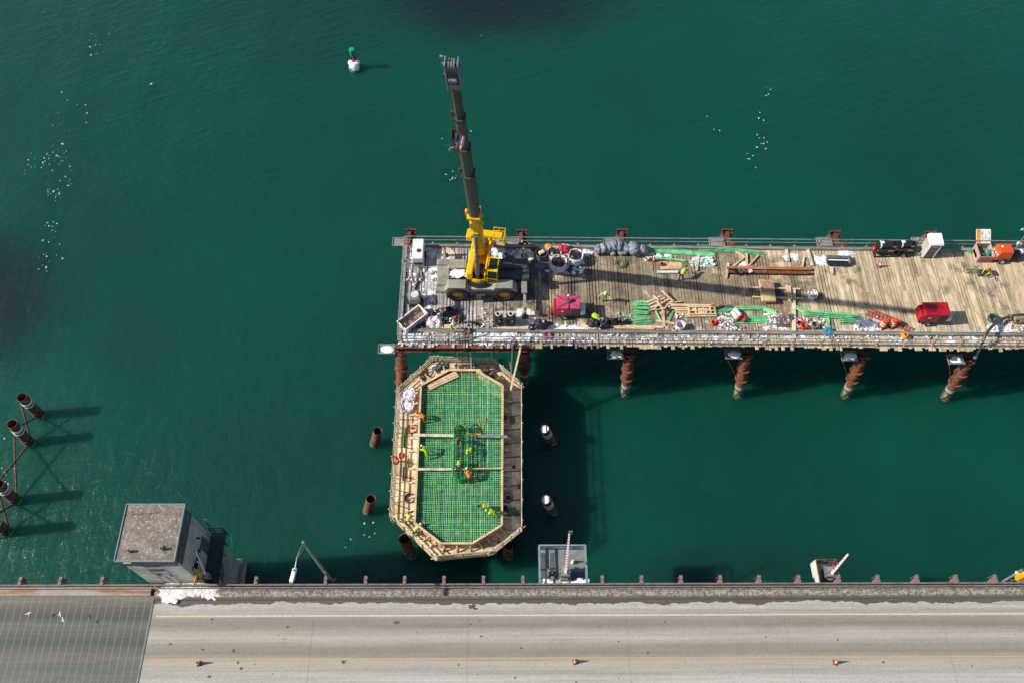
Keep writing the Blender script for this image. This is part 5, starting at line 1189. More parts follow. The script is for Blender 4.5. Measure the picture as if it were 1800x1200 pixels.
# blue sheet, yellow ring
heap(1455,584,1.0,.85,.55,'bright blue plastic sheet over the near kerb','blue',90,name='plastic_sheet',cat='sheet')
p=D(1590,590,.3); m_=MB()
for k in range(5): m_.torus((.02*k,0,.04*k),.3-.03*k,.035,n=20,m=6)
single('rope_coil',m_,'signy','yellow rope coil hung on the near rail below the red generator','rope',tuple(p),smooth=True)
m_=MB(); m_.torus((0,0,.1),.12,.02,n=14); single('rope_end',m_,'rope_y','small yellow rope end below the dark rolls','rope',at(1500,478))
# machines at far rail
def skid(px,py,label,s=1,wheel=False):
    b_=D(px,py); t=thing('light_tower' if 0 else 'welding_machine',label,'machine',(b_.x,b_.y+.35,b_.z),R(1))
    m_=MB()
    m_.bar((-1.05*s,-.5,.1),(1.0*s,-.5,.1),.1); m_.bar((-1.05*s,.5,.1),(1.0*s,.5,.1),.1)
    for x in (-1.0*s,-.2,.9*s): m_.bar((x,-.5,.1),(x,-.35,.85),.07); m_.bar((x,-.5,.12),(x,.5,.12),.08)
    m_.build('skid','black',t)
    m_=MB(); m_.cyl((-.85*s,.25,.95),(.45*s,.25,.95),.36,n=20); m_.box((.75*s,.2,.75),(.5,.7,.6),bev=.05); m_.box((-.2,-.1,.5),(1.4*s,.5,.5),bev=.05,col=1.3); m_.build('engine','black',t,True)
    m_=MB(); m_.pipe((-.72*s,.25,.95),(-.58*s,.25,.95),.372,.01,n=20); m_.build('band','white',t)
    m_=MB(); m_.box((-.55*s,.25,1.325),(.35,.25,.02)); m_.build('label_plate','white',t)
    m_=MB(); m_.blob((-1.12*s,-.0,.65),(.2,.28,.3),.2,2,2,seed=4); m_.build('fuel_can','red',t,True)
    m_=MB(); m_.box((.5*s,-.1,1.05),(.3,.12,.05)); m_.box((.2*s,-.4,.8),(.5,.1,.1),col=.8); m_.build('fitting','galv',t)
    if wheel:
        m_=MB(); m_.cyl((-.2,-.62,.22),(-.2,-.48,.22),.22,n=16); wh=m_.build('wheel','tyre',t); MB().cyl((-.2,-.64,.22),(-.2,-.6,.22),.11,n=12).build('rim','cab',wh)
    return t
skid(1556,450,'black engine machine on a skid at the far rail, the left and larger one',1.1); skid(1590,449,'black engine machine with a small wheel at the far rail, next to the toilet',.85,True)
p=D(1601,441); m_=MB(); m_.cyl((0,0,0),(.25,.35,1.3),.05,n=8); m_.blob((.25,.35,1.35),(.15,.15,.1),0,1,2); single('lamp_stand',m_,'galv','grey stand with a round lamp between the black machine and the toilet','lamp',tuple(p))
# portable toilet
b_=D(1630,454); t=thing('portable_toilet','grey portable toilet with a white roof standing at the far rail','portable toilet',(b_.x,b_.y+.55,b_.z),R(-1))
m_=MB(); m_.box((0,0,1.05),(1.1,1.1,2.0),bev=.04); wl=m_.build('wall','concrete',t)
m_=MB(); m_.add([(-.62,-.62,2.05),(.62,-.62,2.05),(.62,.62,2.05),(-.62,.62,2.05),(-.58,-.55,2.25),(.58,-.55,2.25),(.55,.55,2.38),(-.55,.55,2.38)],[(0,1,2,3),(4,5,6,7),(0,1,5,4),(1,2,6,5),(2,3,7,6),(3,0,4,7)]); m_.box((0,-.02,2.33),(1.0,.06,.05)); m_.build('roof','snow',t)
m_=MB(); m_.box((.0,-.57,1.05),(.85,.03,1.85)); dr=m_.build('door','greybag',t)
m_=MB(); m_.bar((-.47,-.58,.1),(-.47,-.58,2.0),.06); m_.bar((.47,-.58,.1),(.47,-.58,2.0),.06); m_.bar((-.56,-.5,.1),(-.56,-.5,2.0),.06); m_.build('door_frame','white',t)
m_=MB(); m_.box((0,-.592,1.75),(.45,.014,.14),bev=.0); m_.build('logo','rope_c',dr)
m_=MB(); 
for z,w in ((1.7,.3),(1.45,.35),(1.2,.3)): m_.box((-.558,-.1,z),(.014,w,.16))
m_.build('logo','rope_c',wl)
m_=MB(); m_.box((0,0,.05),(1.15,1.2,.1)); m_.build('base','black',t)
# tool chest with open lid
b_=D(1728,462); t=thing('tool_chest','brown and white tool chest with its lettered lid open at the far rail','tool chest',(b_.x,b_.y+.75,b_.z),0)
m_=MB(); w_,d_,h_=1.35,1.5,.95
for c_,dd in (((0,d_/2,h_/2),(w_,.05,h_)),((0,-d_/2,h_/2),(w_,.05,h_)),((w_/2,0,h_/2),(.05,d_-.06,h_)),((-w_/2,0,h_/2),(.05,d_-.06,h_)),((0,0,.1),(w_-.1,d_-.1,.05))): m_.box(c_,dd)
m_.build('box','chest',t)
m_=MB(); m_.box((0,-d_/2-.03,.45),(1.2,.02,.5)); m_.build('front_panel','redlad',t)
LT=Matrix.Translation((0,d_/2+.02,h_))@Matrix.Rotation(R(30),4,'X')
m_=MB(LT); m_.box((0,.65,0),(w_,1.3,.05),bev=.01); ld=m_.build('lid','white',t)
m_=MB(LT); m_.box((-w_/2+.2,.65,.03),(.38,1.26,.012)); m_.build('lid_strip','rope_c',ld)
fnt=[]
def text(s_,mat,parent,M4,size=.2,name='lettering'):
    cu=bpy.data.curves.new(name,'FONT'); cu.body=s_; cu.size=size; cu.extrude=.004; cu.align_x='CENTER'; cu.align_y='CENTER'
    tmp=bpy.data.objects.new('tmp',cu); me=bpy.data.meshes.new_from_object(tmp); bpy.data.objects.remove(tmp)
    m_=MB(M4); m_.add([v.co for v in me.vertices],[tuple(p.vertices) for p in me.polygons]); return m_.build(name,mat,parent,fixn=False)
for x,y,s_,z_ in ((-.12,.95,'ONLY',.17),(-.10,.38,'UNION',.15),(.2,.62,'SAFETY',.16),(.5,.95,'JOB',.17),(.5,.38,'BOX',.17)):
    text(s_,'darkgrey',ld,LT@Matrix.Translation((x,y,.03))@Matrix.Rotation(R(90),4,'Z'),z_)
heap(1731,450,.5,.7,.35,'teal cloth inside the open tool chest','teal',95,name='cloth',cat='cloth')
bpy.context.view_layer.update()
for o in C.objects:
    if o.name.startswith('cloth') and o.get('label','').startswith('teal'): o.location.z+=.55; o.location.y-=.0
single('tool_tray',MB().box((-.2,0,0),(.6,.9,.3)).box((.0,-.3,.1),(.4,.2,.3),col=(1.5,.6,.5)),'galv','grey and red gear on the left side inside the open tool chest','gear',(b_.x-.2,b_.y+.8,b_.z+.35))
m_=MB(); m_.blob((0,0,.06),(.42,.2,.12),.2,2,2,seed=2,flat=-.04); single('plastic_sheet',m_,'green','bright green lump on the deck left of the tool chest','sheet',at(1707,443),smooth=True)
# orange compressor
b_=D(1757,462); t=thing('air_compressor','orange towable compressor with a black wheel right of the tool chest','compressor',(b_.x+.05,b_.y+.55,b_.z),R(2))
m_=MB(); m_.add([(-.85,-.6,.55),(.65,-.6,.55),(.65,.6,.55),(-.85,.6,.55),(-.6,-.5,1.5),(.55,-.5,1.5),(.55,.5,1.5),(-.6,.5,1.5)],[(0,1,2,3),(4,5,6,7),(0,1,5,4),(1,2,6,5),(2,3,7,6),(3,0,4,7)]); cv=m_.build('cover','orange',t)
m_=MB()
for x,y,z in ((-.78,.3,1.0),(-.76,-.1,1.05),(-.74,-.4,1.1),(-.3,.2,1.52)): m_.blob((x,y,z),(.1,.1,.08),.3,2,1,seed=int(x*10))
m_.build('snow_spots','snow',cv,True)
m_=MB(); m_.box((-.05,0,.45),(1.8,1.1,.2)); m_.bar((.7,0,.45),(1.9,0,.45),.1); m_.build('chassis','black',t)
for s_ in (-1,1):
    m_=MB(); m_.cyl((.0,s_*.66-.1,.32),(.0,s_*.66+.1,.32),.34,n=20); wh=m_.build('wheel','tyre',t); MB().cyl((0,s_*.8,.32),(0,s_*.76,.32),.18,n=14).build('rim','cab',wh)
heap(1783,452,1.3,1.3,.9,'black covered gear on the drawbar right of the orange compressor','blackbag',97,name='covered_gear',cat='gear')
p=D(1775,452); q_=P(1806,408,13.2); single('pole',MB().cyl((0,0,0),q_-p,.06,.05,n=8),'galv','tilted grey pole rising past the far rail at the right edge','pole',tuple(p))
for px,py,l_ in ((1793,445,'white round lamp on the far kerb at the right edge'),(1790,432,'white round lamp on the far rail post at the right edge')): m_=MB(); m_.blob((0,0,.2),(.28,.28,.25),0,1,2); single('lamp',m_,'white',l_,'lamp',at(px,py),smooth=True)
# tools on the deck near the red-helmet worker
m_=MB(); m_.box((0,0,.18),(.75,.6,.35),bev=.04); single('generator',m_,'darkgrey','small dark grey portable generator in front of the kneeling worker','generator',at(1724,482))
m_=MB()
pr=random.Random(5)
for k in range(12):
    a_=Vector((pr.uniform(-.8,.7),pr.uniform(-.35,.35),.05)); m_.path([a_,a_+Vector((pr.uniform(-.6,.6),pr.uniform(-.3,.4),.1)),a_+Vector((pr.uniform(-.7,.7),pr.uniform(-.4,.3),.03))],.025,4,col=pr.choice([(1,1,1),(.4,.5,.4),(1.2,1.3,1.1)]))
single('tool_tangle',m_,'net','tangle of hoses and rods left of the small dark generator','hoses',at(1712,476))
m_=MB(); m_.path([(0,.2,.03),(.1,0,.05),(-.05,-.25,.03),(.15,-.4,.03),(.2,-.1,.03)],.025,5); single('cable',m_,'black','short black cable loop right of the small dark generator','cable',at(1748,488))
# big hose at the right and the coil
pts=[D(1806,553,.25),D(1790,554,.3),D(1775,556,.35),D(1762,561,.55),D(1750,568,.8),D(1740,578,1.2),D(1733,588,1.35),P(1728,600,ZD+.9),P(1721,615,ZD-.3),P(1715,627,ZD-1.2)]
o=pts[0]; t=thing('concrete_hose','thick dark hose crossing the near rail and hanging over the water at right','hose',tuple(o))
m_=MB(); m_.path([p_-o for p_ in pts],.13,12); m_.build('tube','hose',t,True)
m_=MB(); e1=pts[-1]-o; e0=pts[-2]-o; m_.cyl(e1-(e1-e0)*.1,e1+(e1-e0)*.12,.17,n=12); m_.build('end_coupling','galv',t)
m_=MB(); c_=pts[2]-o; m_.cyl(c_+Vector((-.12,0,0)),c_+Vector((.12,.02,0)),.19,n=12); m_.box(c_+Vector((0,-.2,-.1)),(.2,.3,.15)); m_.build('clamp','galv',t)
coil(1744,562,.05,.5,'hose','round coil of dark and teal hose under the thick hose',7,12,.03); coil(1752,568,.05,.42,'teal','teal cable coil under the thick hose at the near right',8,5,.02,cat='cable')
b_=D(1790,566); m_=MB(); m_.cyl((-.5,.1,.4),(.4,.15,.4),.2,n=12); m_.box((.4,-.1,.3),(.9,.35,.3),bev=.05,col=.6); m_.bar((-.6,-.2,.2),(1.0,-.3,.2),.1,.1,col=.5)
single('pump',m_,'tan','brown pump fitting below the thick hose at the right edge','pump',tuple(b_))
# --- debris and snow over the deck
cols=[(1,1,1),(.85,.85,.88),(.9,.9,.92),(1,.98,.95),(.55,.5,.45),(.25,.25,.27),(.7,.15,.15),(.85,.35,.12),(.2,.3,.5),(.75,.6,.45)]
m_=MB(); pr=random.Random(12)
def litter(x0,y0,x1,y1,n,smax=.22,pal=cols,hm=.2):
    for k in range(n):
        p=D(pr.uniform(x0,x1),pr.uniform(y0,y1)); s_=pr.uniform(.06,smax); c_=pr.choice(pal)
        if pr.random()<.5: m_.box((p.x,p.y,ZD+.03+pr.uniform(0,hm)),(s_,s_*pr.uniform(.3,1),s_*pr.uniform(.2,.6)),rz=pr.uniform(0,3),rx=pr.uniform(-.4,.4),col=c_)
        else: m_.blob((p.x,p.y,ZD+.03+pr.uniform(0,hm)),(s_*.7,s_*.5,s_*.35),.4,2,1,seed=k,col=c_,rz=pr.uniform(0,3))
litter(1186,552,1200,575,40); litter(1262,552,1292,578,110); litter(1348,553,1392,572,70); litter(1400,560,1450,578,120); litter(1225,452,1262,472,40,.25,cols[:4]); litter(1140,452,1190,458,20,.15)
litter(1270,576,1310,583,30); litter(1030,574,1060,582,30,.18,cols[:4]); litter(930,575,960,583,40,.2); litter(845,560,870,580,25,.15); litter(880,586,1800,600,300,.2,[(.7,.7,.7),(.5,.5,.5),(.35,.32,.3),(.6,.55,.48),(.9,.9,.9),(.2,.2,.2)],.08); litter(706,586,860,600,60,.2,cols[:5],.1); litter(1735,572,1800,582,50,.2,cols[:4]); litter(1080,551,1110,570,25,.15); litter(1285,466,1330,474,20,.12); litter(710,436,770,455,30,.15); litter(770,540,800,570,40,.2,cols[:6]); litter(745,540,860,582,60,.18,cols); litter(700,470,780,560,40,.14,cols); litter(925,470,960,560,25,.12,cols); litter(860,425,930,445,40,.15,cols[:6]); litter(1500,575,1550,582,30,.2,cols[:4])
tag(m_.build('litter','paperlike' if 'paperlike' in mt else 'snow'),'scattered scraps, packaging and offcuts along the trestle deck','litter',kind='stuff')
m_=MB(); pr=random.Random(21)
def snow(x0,y0,x1,y1,n,r0,r1,h=.05,asp=1.4,rzf=0):
    for k in range(n):
        p=D(pr.uniform(x0,x1),pr.uniform(y0,y1)); m_.patch((p.x,p.y,ZD+.008),pr.uniform(r0,r1),h*pr.uniform(.5,1.3),seed=pr.random()*99,asp=pr.uniform(.7,asp),rz=pr.choice([0,1.57]) if rzf==0 else pr.uniform(0,3),rag=.8,col=pr.choice([(.95,.95,.97),(.8,.8,.82),(.68,.66,.66),(.88,.87,.88)]))
snow(742,472,768,540,34,.05,.22,.03); snow(712,440,730,520,26,.05,.22,.04); snow(746,435,765,450,25,.08,.3); snow(868,430,890,452,24,.1,.35,.08); snow(960,455,1025,480,45,.08,.3,.05); snow(896,440,925,448,8,.1,.2)
snow(705,588,760,600,26,.12,.42,.12,2.2,1); snow(840,586,935,600,50,.08,.35,.1,2.2,1); snow(940,588,1800,602,90,.04,.18,.03,2.6,1); snow(1215,450,1260,468,18,.1,.35); snow(1380,447,1400,455,6,.2,.35); snow(1435,452,1455,465,16,.1,.3); snow(1475,440,1495,450,12,.1,.35); snow(1290,460,1308,468,8,.1,.3); snow(1500,562,1545,580,50,.08,.28); snow(1738,574,1775,582,22,.12,.35); snow(1145,448,1180,453,8,.1,.3); snow(1262,555,1290,572,14,.1,.3); snow(1345,552,1370,566,14,.1,.3); snow(930,575,1040,583,45,.06,.3,.06,2); snow(1345,566,1380,578,12,.1,.25); snow(1025,440,1050,452,16,.06,.2); snow(1120,445,1160,452,9,.06,.2)
tag(m_.build('snow','snow',smooth=True),'patches of old snow lying on the trestle deck','snow',kind='stuff')
# ------------------------------------------------------------------ pier formwork
ZF=5.85; ZR=5.5
pf=thing('pier_formwork','octagonal timber pier formwork with a walkway round it, filled with green bars','formwork',(-3.8,29,0))
T0=Matrix.Translation(-pf.location)
inn=[P(x,y,ZF) for x,y in ((740.5,678),(789.5,651),(836,651),(883,678),(881.5,921),(830,953),(775.5,953),(729.5,917))]
out=[P(x,y,ZW) for x,y in ((704,690),(763,637),(866,640),(915.5,682),(916,932),(864,974),(766,983),(692,912))]
cen=Vector((sum(p.x for p in inn)/8,sum(p.y for p in inn)/8,0))
def grow(pts,d):
    o_=[]
    for p in pts:
        v_=Vector((p.x-cen.x,p.y-cen.y,0)); o_.append((p.x+v_.x/v_.length*d*1.05,p.y+v_.y/v_.length*d*1.05))
    return o_
inl=[(p.x,p.y) for p in inn]
m_=MB(T0); m_.prism(grow(out,0),ZW-.3,ZW-.06,hole=grow(inn,.02)); m_.build('soffit','wooddark',pf)
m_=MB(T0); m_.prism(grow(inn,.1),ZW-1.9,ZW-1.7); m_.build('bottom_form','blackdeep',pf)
m_=MB(T0); m_.prism(grow(inn,.12),ZW-1.8,ZF-.06,hole=grow(inn,.03)); m_.build('form_wall','ply',pf)
for i in range(8):
    a_=Vector((*grow(inn,.06)[i],ZF)); b_=Vector((*grow(inn,.06)[(i+1)%8],ZF)); m_=MB(T0); m_.bar(a_,b_,.17,.12,col=rj(.1)); m_.build('top_plate','wood',pf)
# walkway sheets between form and edge
gi=grow(inn,.1); go=grow(out,-.05); pr=random.Random(4)
m_=MB(T0)
for i in range(8):
    A,B,C_,D_=Vector(gi[i]),Vector(gi[(i+1)%8]),Vector(go[(i+1)%8]),Vector(go[i]); L=(D_-C_).length; n_=max(2,int(L/1.25))
    for k in range(n_):
        u0=k/n_+.004; u1=(k+1)/n_-.004
        for v0,v1 in ((0,.48),(.49,1)):
            def pp(u,v): 
                q_=(A.lerp(B,u)).lerp(D_.lerp(C_,u),v); return (q_.x,q_.y)
            z=ZW+pr.uniform(-.012,.012); c_=pr.uniform(.75,1.15); m_.prism([pp(u0,v0),pp(u1,v0),pp(u1,v1),pp(u0,v1)],z-.05,z,col=(c_,c_*pr.uniform(.93,1),c_*pr.uniform(.82,.98)))
mt['plywalk']=M('worn_plywood_walkway',hx('ecd6b4',.9),hx('bd9f76',.85),.9,.42,.64,.85,fine=.2)
m_.build('walkway','plywalk',pf)
# knee braces
def brc(px,py,qx,qy):
    a_=P(px,py,ZF-.1); b_=P(qx,qy,ZW+.03); d_=(Vector((b_.x-a_.x,b_.y-a_.y,0))).normalized()
    m_=MB(T0); m_.bar(a_,b_+d_*.1,.1,.1,col=rj(.15)); m_.bar((a_.x,a_.y,ZW+.05),(b_.x+d_.x*.15,b_.y+d_.y*.15,ZW+.05),.1,.08,col=rj(.15)); m_.build('knee_brace','woodgrey',pf)
for y in (684,702,722,744,767,789,811,834,857,884,907): brc(883.5,y,897,y+4)
for y in (692,710,728,745,768,791,822,846,872,895): brc(735,y-3,721,y+3)
for a_ in ((745,675,737,662),(757,668,747,657),(770,661,762,650),(783,654,779,643),(800,651,800,641),(817,651,817,641),(833,651,833,641),(845,656,854,647),(857,662,866,654),(870,669,880,661),(742,929,731,940),(757,940,745,950),(768,948,758,960),(781,953,779,968),(803,953,803,969),(826,953,827,968),(838,949,847,962),(851,941,861,953),(865,932,877,943),(877,925,888,938)): brc(*a_)
# rails of the walkway
def rseg(p0,p1,n,hs=(.45,.8,1.15),over=.25,mat='woodgrey',lean=0.0):
    a_=Vector(p0); b_=Vector(p1); d_=(b_-a_).normalized(); nv=Vector((d_.y,-d_.x,0)); 
    if nv.dot(Vector((a_.x-cen.x,a_.y-cen.y,0)))<0: nv=-nv
    for h in hs: 
        m_=MB(T0); j=rnd.uniform(-.04,.04); m_.bar(a_-d_*over*rnd.random()*2+Vector((0,0,h+j))+nv*lean*h,b_+d_*over*rnd.random()*2+Vector((0,0,h-j))+nv*lean*h,.05,.11,col=rj(.2)); m_.build('rail_board',mat,pf)
    for k in range(n):
        c_=a_+(b_-a_)*((k+.3)/(n-.4)); m_=MB(T0); m_.bar(c_+nv*.06+Vector((0,0,-.25)),c_+nv*(.06+lean*1.35)+Vector((0,0,1.35)),.09,.06,col=rj(.2)); m_.build('rail_post',mat,pf)
o_=[Vector((*g,ZW)) for g in grow(out,.02)]
rseg(o_[0],o_[1],4); rseg(o_[1],o_[2],4); rseg(o_[2],o_[3],4); rseg(o_[3],o_[4],8,(.5,1.05),.2,'woodgrey',.02); rseg(o_[4],o_[5],4); rseg(o_[5],o_[6],3,(.4,.8,1.15)); rseg(o_[6],o_[7],5); rseg(o_[7],o_[0],8,(.35,.7,1.1),.2,'woodgrey',.18)
m_=MB(T0)
for i in range(8):
    a_,b_=o_[i],o_[(i+1)%8]; m_.bar(a_+Vector((0,0,-.12)),b_+Vector((0,0,-.12)),.06,.28,col=rj(.15))
m_.build('edge_board','wood',pf)
for x,y in ((-8.6,25),(-8.6,32),(.6,25),(.6,32)): MB(T0).cyl((x,y,-2),(x,y,ZW-.3),.4,n=16).build('support_pile','rust',pf)
# reinforcement: bars of the mat
rm=thing('rebar_mat','dense green coated reinforcing bar grid filling the octagonal formwork','reinforcing bars',(-3.8,29,ZR))
ix=[Vector((p.x,p.y)) for p in inn]
def clip(axis,c):
    hs=[]
    for i in range(8):
        a_,b_=ix[i],ix[(i+1)%8]
        if (a_[axis]-c)*(b_[axis]-c)<0:
            t_=(c-a_[axis])/(b_[axis]-a_[axis]); hs.append(a_[1-axis]+(b_[1-axis]-a_[1-axis])*t_)
    return (min(hs),max(hs)) if len(hs)>=2 else None
pr=random.Random(9)
xmin=min(p.x for p in ix); xmax=max(p.x for p in ix); ymin=min(p.y for p in ix); ymax=max(p.y for p in ix)
def layer(name,axis,step,z,r,mat,skip=0,jit=.02,cut=None):
    m_=MB(); c=(xmin if axis==0 else ymin)+.1; e_=xmax if axis==0 else ymax
    while c<e_-.05:
        h=clip(axis,c+0)
        if h and pr.random()>skip:
            lo,hi=h[0]+.05,h[1]-.05; zz=z+pr.uniform(-.015,.015); q_=pr.uniform(.7,1.45); colr=(q_*pr.uniform(.7,1.7),q_,q_*pr.uniform(.7,1.4))
            if axis==0: a_,b_=(c+pr.uniform(-jit,jit),lo,zz),(c+pr.uniform(-jit,jit),hi,zz)
            else: a_,b_=(lo,c+pr.uniform(-jit,jit),zz),(hi,c+pr.uniform(-jit,jit),zz)
            m_.path([Vector(a_)-Vector((-3.8,29,0)),Vector(b_)-Vector((-3.8,29,0))],r,4,col=colr)
        c+=step
    return m_.build(name,mat,rm)
layer('top_long_bars',0,.15,0,.0185,'rebarpale'); layer('top_cross_bars',1,.185,.032,.0175,'rebarpale'); layer('second_long_bars',0,.45,-.4,.016,'rebar'); layer('second_cross_bars',1,.55,-.44,.016,'rebar')
layer('lower_long_bars',0,.3,-1.2,.016,'rebar'); layer('lower_cross_bars',1,.3,-1.25,.016,'rebar')
m_=MB()
for k in range(150):
    x=pr.uniform(xmin+.2,xmax-.2); h=clip(0,x)
    if h: y=pr.uniform(h[0]+.2,h[1]-.2); m_.cyl((x+3.8,y-29,-1.2),(x+3.8,y-29,pr.uniform(0,.06)),.014,n=4,col=pr.choice([(1,1,1),(1.3,1.3,1.1),(1,1,1),(1.6,.9,.5)]))
tag(m_.build('upright_ties','rebar',rm),kind='stuff')
m_=MB()
for k in range(90):
    i=pr.randrange(8); a_=ix[i].lerp(ix[(i+1)%8],pr.random()); d_=(Vector((cen.x,cen.y))-a_).normalized()*.08; m_.cyl((a_.x+d_.x+3.8,a_.y+d_.y-29,-1.2),(a_.x+d_.x+3.8+pr.uniform(-.03,.03),a_.y+d_.y-29,pr.uniform(.02,.22)),.016,n=4)
tag(m_.build('edge_dowels','rebarpale',rm),kind='stuff')
m_=MB()
for x in (.13,.9): m_.path([(1.55+x*.0+ (2.0 if x>.5 else 1.5)+x*.2-1.3,7.2,.03),(1.55+(2.0 if x>.5 else 1.5)+x*.2-1.3,-1.5,.03)],.03,5)
m_.build('loose_long_bars','rebarpale',rm)
# column cage standing in the middle
cg=thing('column_cage','oblong green bar cage standing up in the middle of the rebar grid','reinforcing cage',tuple(P(811,800,ZR)))
c0_=cg.location.copy(); T1=Matrix.Translation(-c0_)
A_=P(798,758,ZR+.9); B_=P(823,758,ZR+.9); C2=P(823,830,ZR+.9); D2=P(799,830,ZR+.9)
w=(B_.x-A_.x)/2; xc=(A_.x+B_.x)/2; y0c_=C2.y; y1c_=A_.y
def loop(f,n=28):
    L_=[]
    for k in range(n):
        t_=2*math.pi*k/n; x=xc+w*f*math.cos(t_); s_=math.sin(t_); y=(y1c_ if s_>0 else y0c_)+w*f*s_*1.0; L_.append((x,y))
    return L_
for k,z in enumerate((.05,.35,.65,.95)):
    m_=MB(T1); lp=loop(1); m_.path([(*p,ZR+z) for p in lp+lp[:1]],.03,5,col=rj(.3)); m_.build('hoop','rebar',cg)
m_=MB(T1); 
for k,(x,y) in enumerate(loop(1.02,72)): m_.cyl((x,y,ZR-.3),(x+pr.uniform(-.04,.04),y+pr.uniform(-.03,.03),ZR+pr.uniform(.95,1.35)),.018,n=4,col=pr.uniform(.8,1.4))
for s_ in (-1,1):
    for k in range(26): y=y0c_+(y1c_-y0c_)*k/25; m_.cyl((xc+s_*w,y,ZR-.3),(xc+s_*w+pr.uniform(-.04,.04),y,ZR+pr.uniform(.95,1.3)),.02,n=4,col=pr.uniform(.8,1.4))
    for z in (.3,.6,.9,1.1): m_.bar((xc+s_*w*1.05,y0c_,ZR+z),(xc+s_*w*1.05,y1c_,ZR+z),.035)
tag(m_.build('upright_bars','rebar',cg),kind='stuff')
m_=MB(T1)
a_=[P(798,757,ZR+1.0),P(803,744,ZR+1.0),P(806,740,ZR+1.0),P(815,740,ZR+1.0),P(818,744,ZR+1.0),P(822,757,ZR+1.0)]
m_.path(a_,.05,6); m_.build('template_hoop','rustlight',cg)
# planks across
for a_,b_,l_,m__,w,h in (((726,764),(800,765),'grey walk plank on the far rebar grid crossing, left piece','woodgrey',.26,.5),((824,765),(892,767),'grey walk plank on the far rebar grid crossing, right piece','galv',.26,.5),((820,762),(846,762.5),'thin yellow batten above the right far crossing plank','rope_y',.09,.6),((733,824),(795,824),'grey walk plank on the near crossing, left piece','woodgrey',.22,.5),((792,824),(884,822),'long grey and yellow batten on the near crossing, right piece','woodgrey',.12,.55)):
    board(a_,b_,h,l_,w=w,mat=m__,z0=ZF-.3,name='walk_plank')
board((822,823),(866,822),.3,'thin yellow batten along the near crossing board',w=.07,mat='rope_y',z0=ZF,name='walk_plank')
for k,(a_,b_) in enumerate((((751,677),(802,653.5)),((753,680),(804,656.5)),((755,683),(806,659.5)))):
    board(a_,b_,.0,['far','middle','near'][k]+' board of the three pale boards on the upper left of the rebar grid',w=.24,z0=ZF-.2,mat='wood')
for k,(a_,b_) in enumerate((((848,729),(852,752)),((842,753),(856,753)))): pass
m_=MB()
o=P(841,735,ZR+.05)
for pts in ([(841,735),(842,742),(844,748),(844,758)],[(854,734),(853,742),(850,747),(850,756)]): m_.path([P(x,y,ZR+.08)-o for x,y in pts],.035,5)
single('strap_pair',m_,'rope_c','pair of orange straps curved on the rebar grid at the right of the cage','strap',tuple(o))
m_=MB()
for k in range(30): y=7.6-k*.17; m_.path([(0,y-5,.06),(.75,y-5,.06)],.014,4)
# casing tops in the walkway
for i,(px,py,l_,mm) in enumerate(((725,754,'round pipe top with a red cloth on the left walkway','wood'),(720,876,'round open pipe top on the left walkway near the bottom','wooddark'),(893,875,'round pipe top with a black sack on the right walkway','wood'))):
    b_=P(px,py,ZW); t=thing('capped_casing',l_,'pipe',tuple(b_)); m_=MB(); m_.pipe((0,0,-.05),(0,0,.25),.42,.03,n=22); m_.build('shell','rust',t,True); m_=MB(); m_.cyl((0,0,.1 if i!=1 else -.04),(0,0,.2 if i!=1 else 0),.39,n=20); m_.build('cap',mm,t)
def wheap(px,py,w,d,h,label,mat,seed,name,cat,z=ZW,rz=0):
    m_=MB(); drape(m_,(0,0,0),w,d,h,seed); p=P(px,py,z); return single(name,m_,mat,label,cat,tuple(p),rz,None,True)
wheap(725,752,.3,.25,.2,'small red and yellow cloth on the left pipe top','redweb',3,'cloth','cloth',ZW+.2)
wheap(894,874,.5,.4,.25,'small black sack lying on the right pipe top','blackbag',4,'refuse_sack','sack',ZW+.2)
bulk(719,699,.62,.85,'open white bulk bag at the upper left corner of the formwork walkway','bagwhite',11,z0=ZW,group='bulk bags on the formwork walkway')
bulk(717,716,.58,.65,'slumped white bulk bag with red strap, below the open one on the walkway','bagwhite',12,z0=ZW,group='bulk bags on the formwork walkway')
# lifebuoys
p=P(695,808,ZW+.9); m_=MB(); m_.torus((0,0,0),.34,.09,n=24,L=Matrix.Rotation(R(50),4,'Y'),squash=1); single('lifebuoy',m_,'orange','orange lifebuoy hung on the left walkway rail, the full ring','lifebuoy',tuple(p),R(10),smooth=True)
wheap(705,800,.5,.6,.2,'orange cloth on the walkway next to the lifebuoy','orange',6,'cloth','cloth')
for px,py,w,d,h,l_,mm,rz in ((749,672,1.1,.5,.25,'crumpled pale cover on the walkway at the upper left of the form','bagwhite',.4),(728,660,.9,.5,.4,'dull yellow net heap at the upper left walkway corner','signdull',.6),(742,654,1.2,.6,.35,'brown box heap by the upper left walkway rail','cardboard',.5),(757,651,.6,.4,.2,'small purple and white heap by the upper left walkway','bagwhite',.3),(775,645,1.8,.7,.2,'grey sheet along the far left walkway','greybag',.3),(859,660,1.2,.6,.5,'dark tool heap against the upper right form wall','greybag',-.5),(889,733,.3,.5,.25,'small dark red sack on the right walkway','redweb',0),(901,738,.5,.9,.15,'yellow green moss coloured net on the right walkway','net',0),(888,893,.5,.6,.25,'black bag on the lower right walkway','blackbag',.3),(900,898,.9,.7,.2,'green and brown gear on the lower right walkway','net',.2),(908,902,.6,.5,.3,'grey bucket heap on the lower right walkway','greybag',0),(903,820,.3,.3,.25,'small dark pot on the right walkway near the middle','blackbag',0),(877,952,.35,.3,.15,'small dark red rag on the lower right walkway','redweb',0),(914,854,.35,.4,.5,'black sack hung on the right edge rail','blackbag',0),(762,970,.25,.2,.1,'small white paper on the bottom walkway','bagwhite',0)):
    wheap(px,py,w,d,h,l_,mm,int(px),'gear_heap','gear',rz=rz)
b_=P(711,770,ZW+.05); m_=MB()
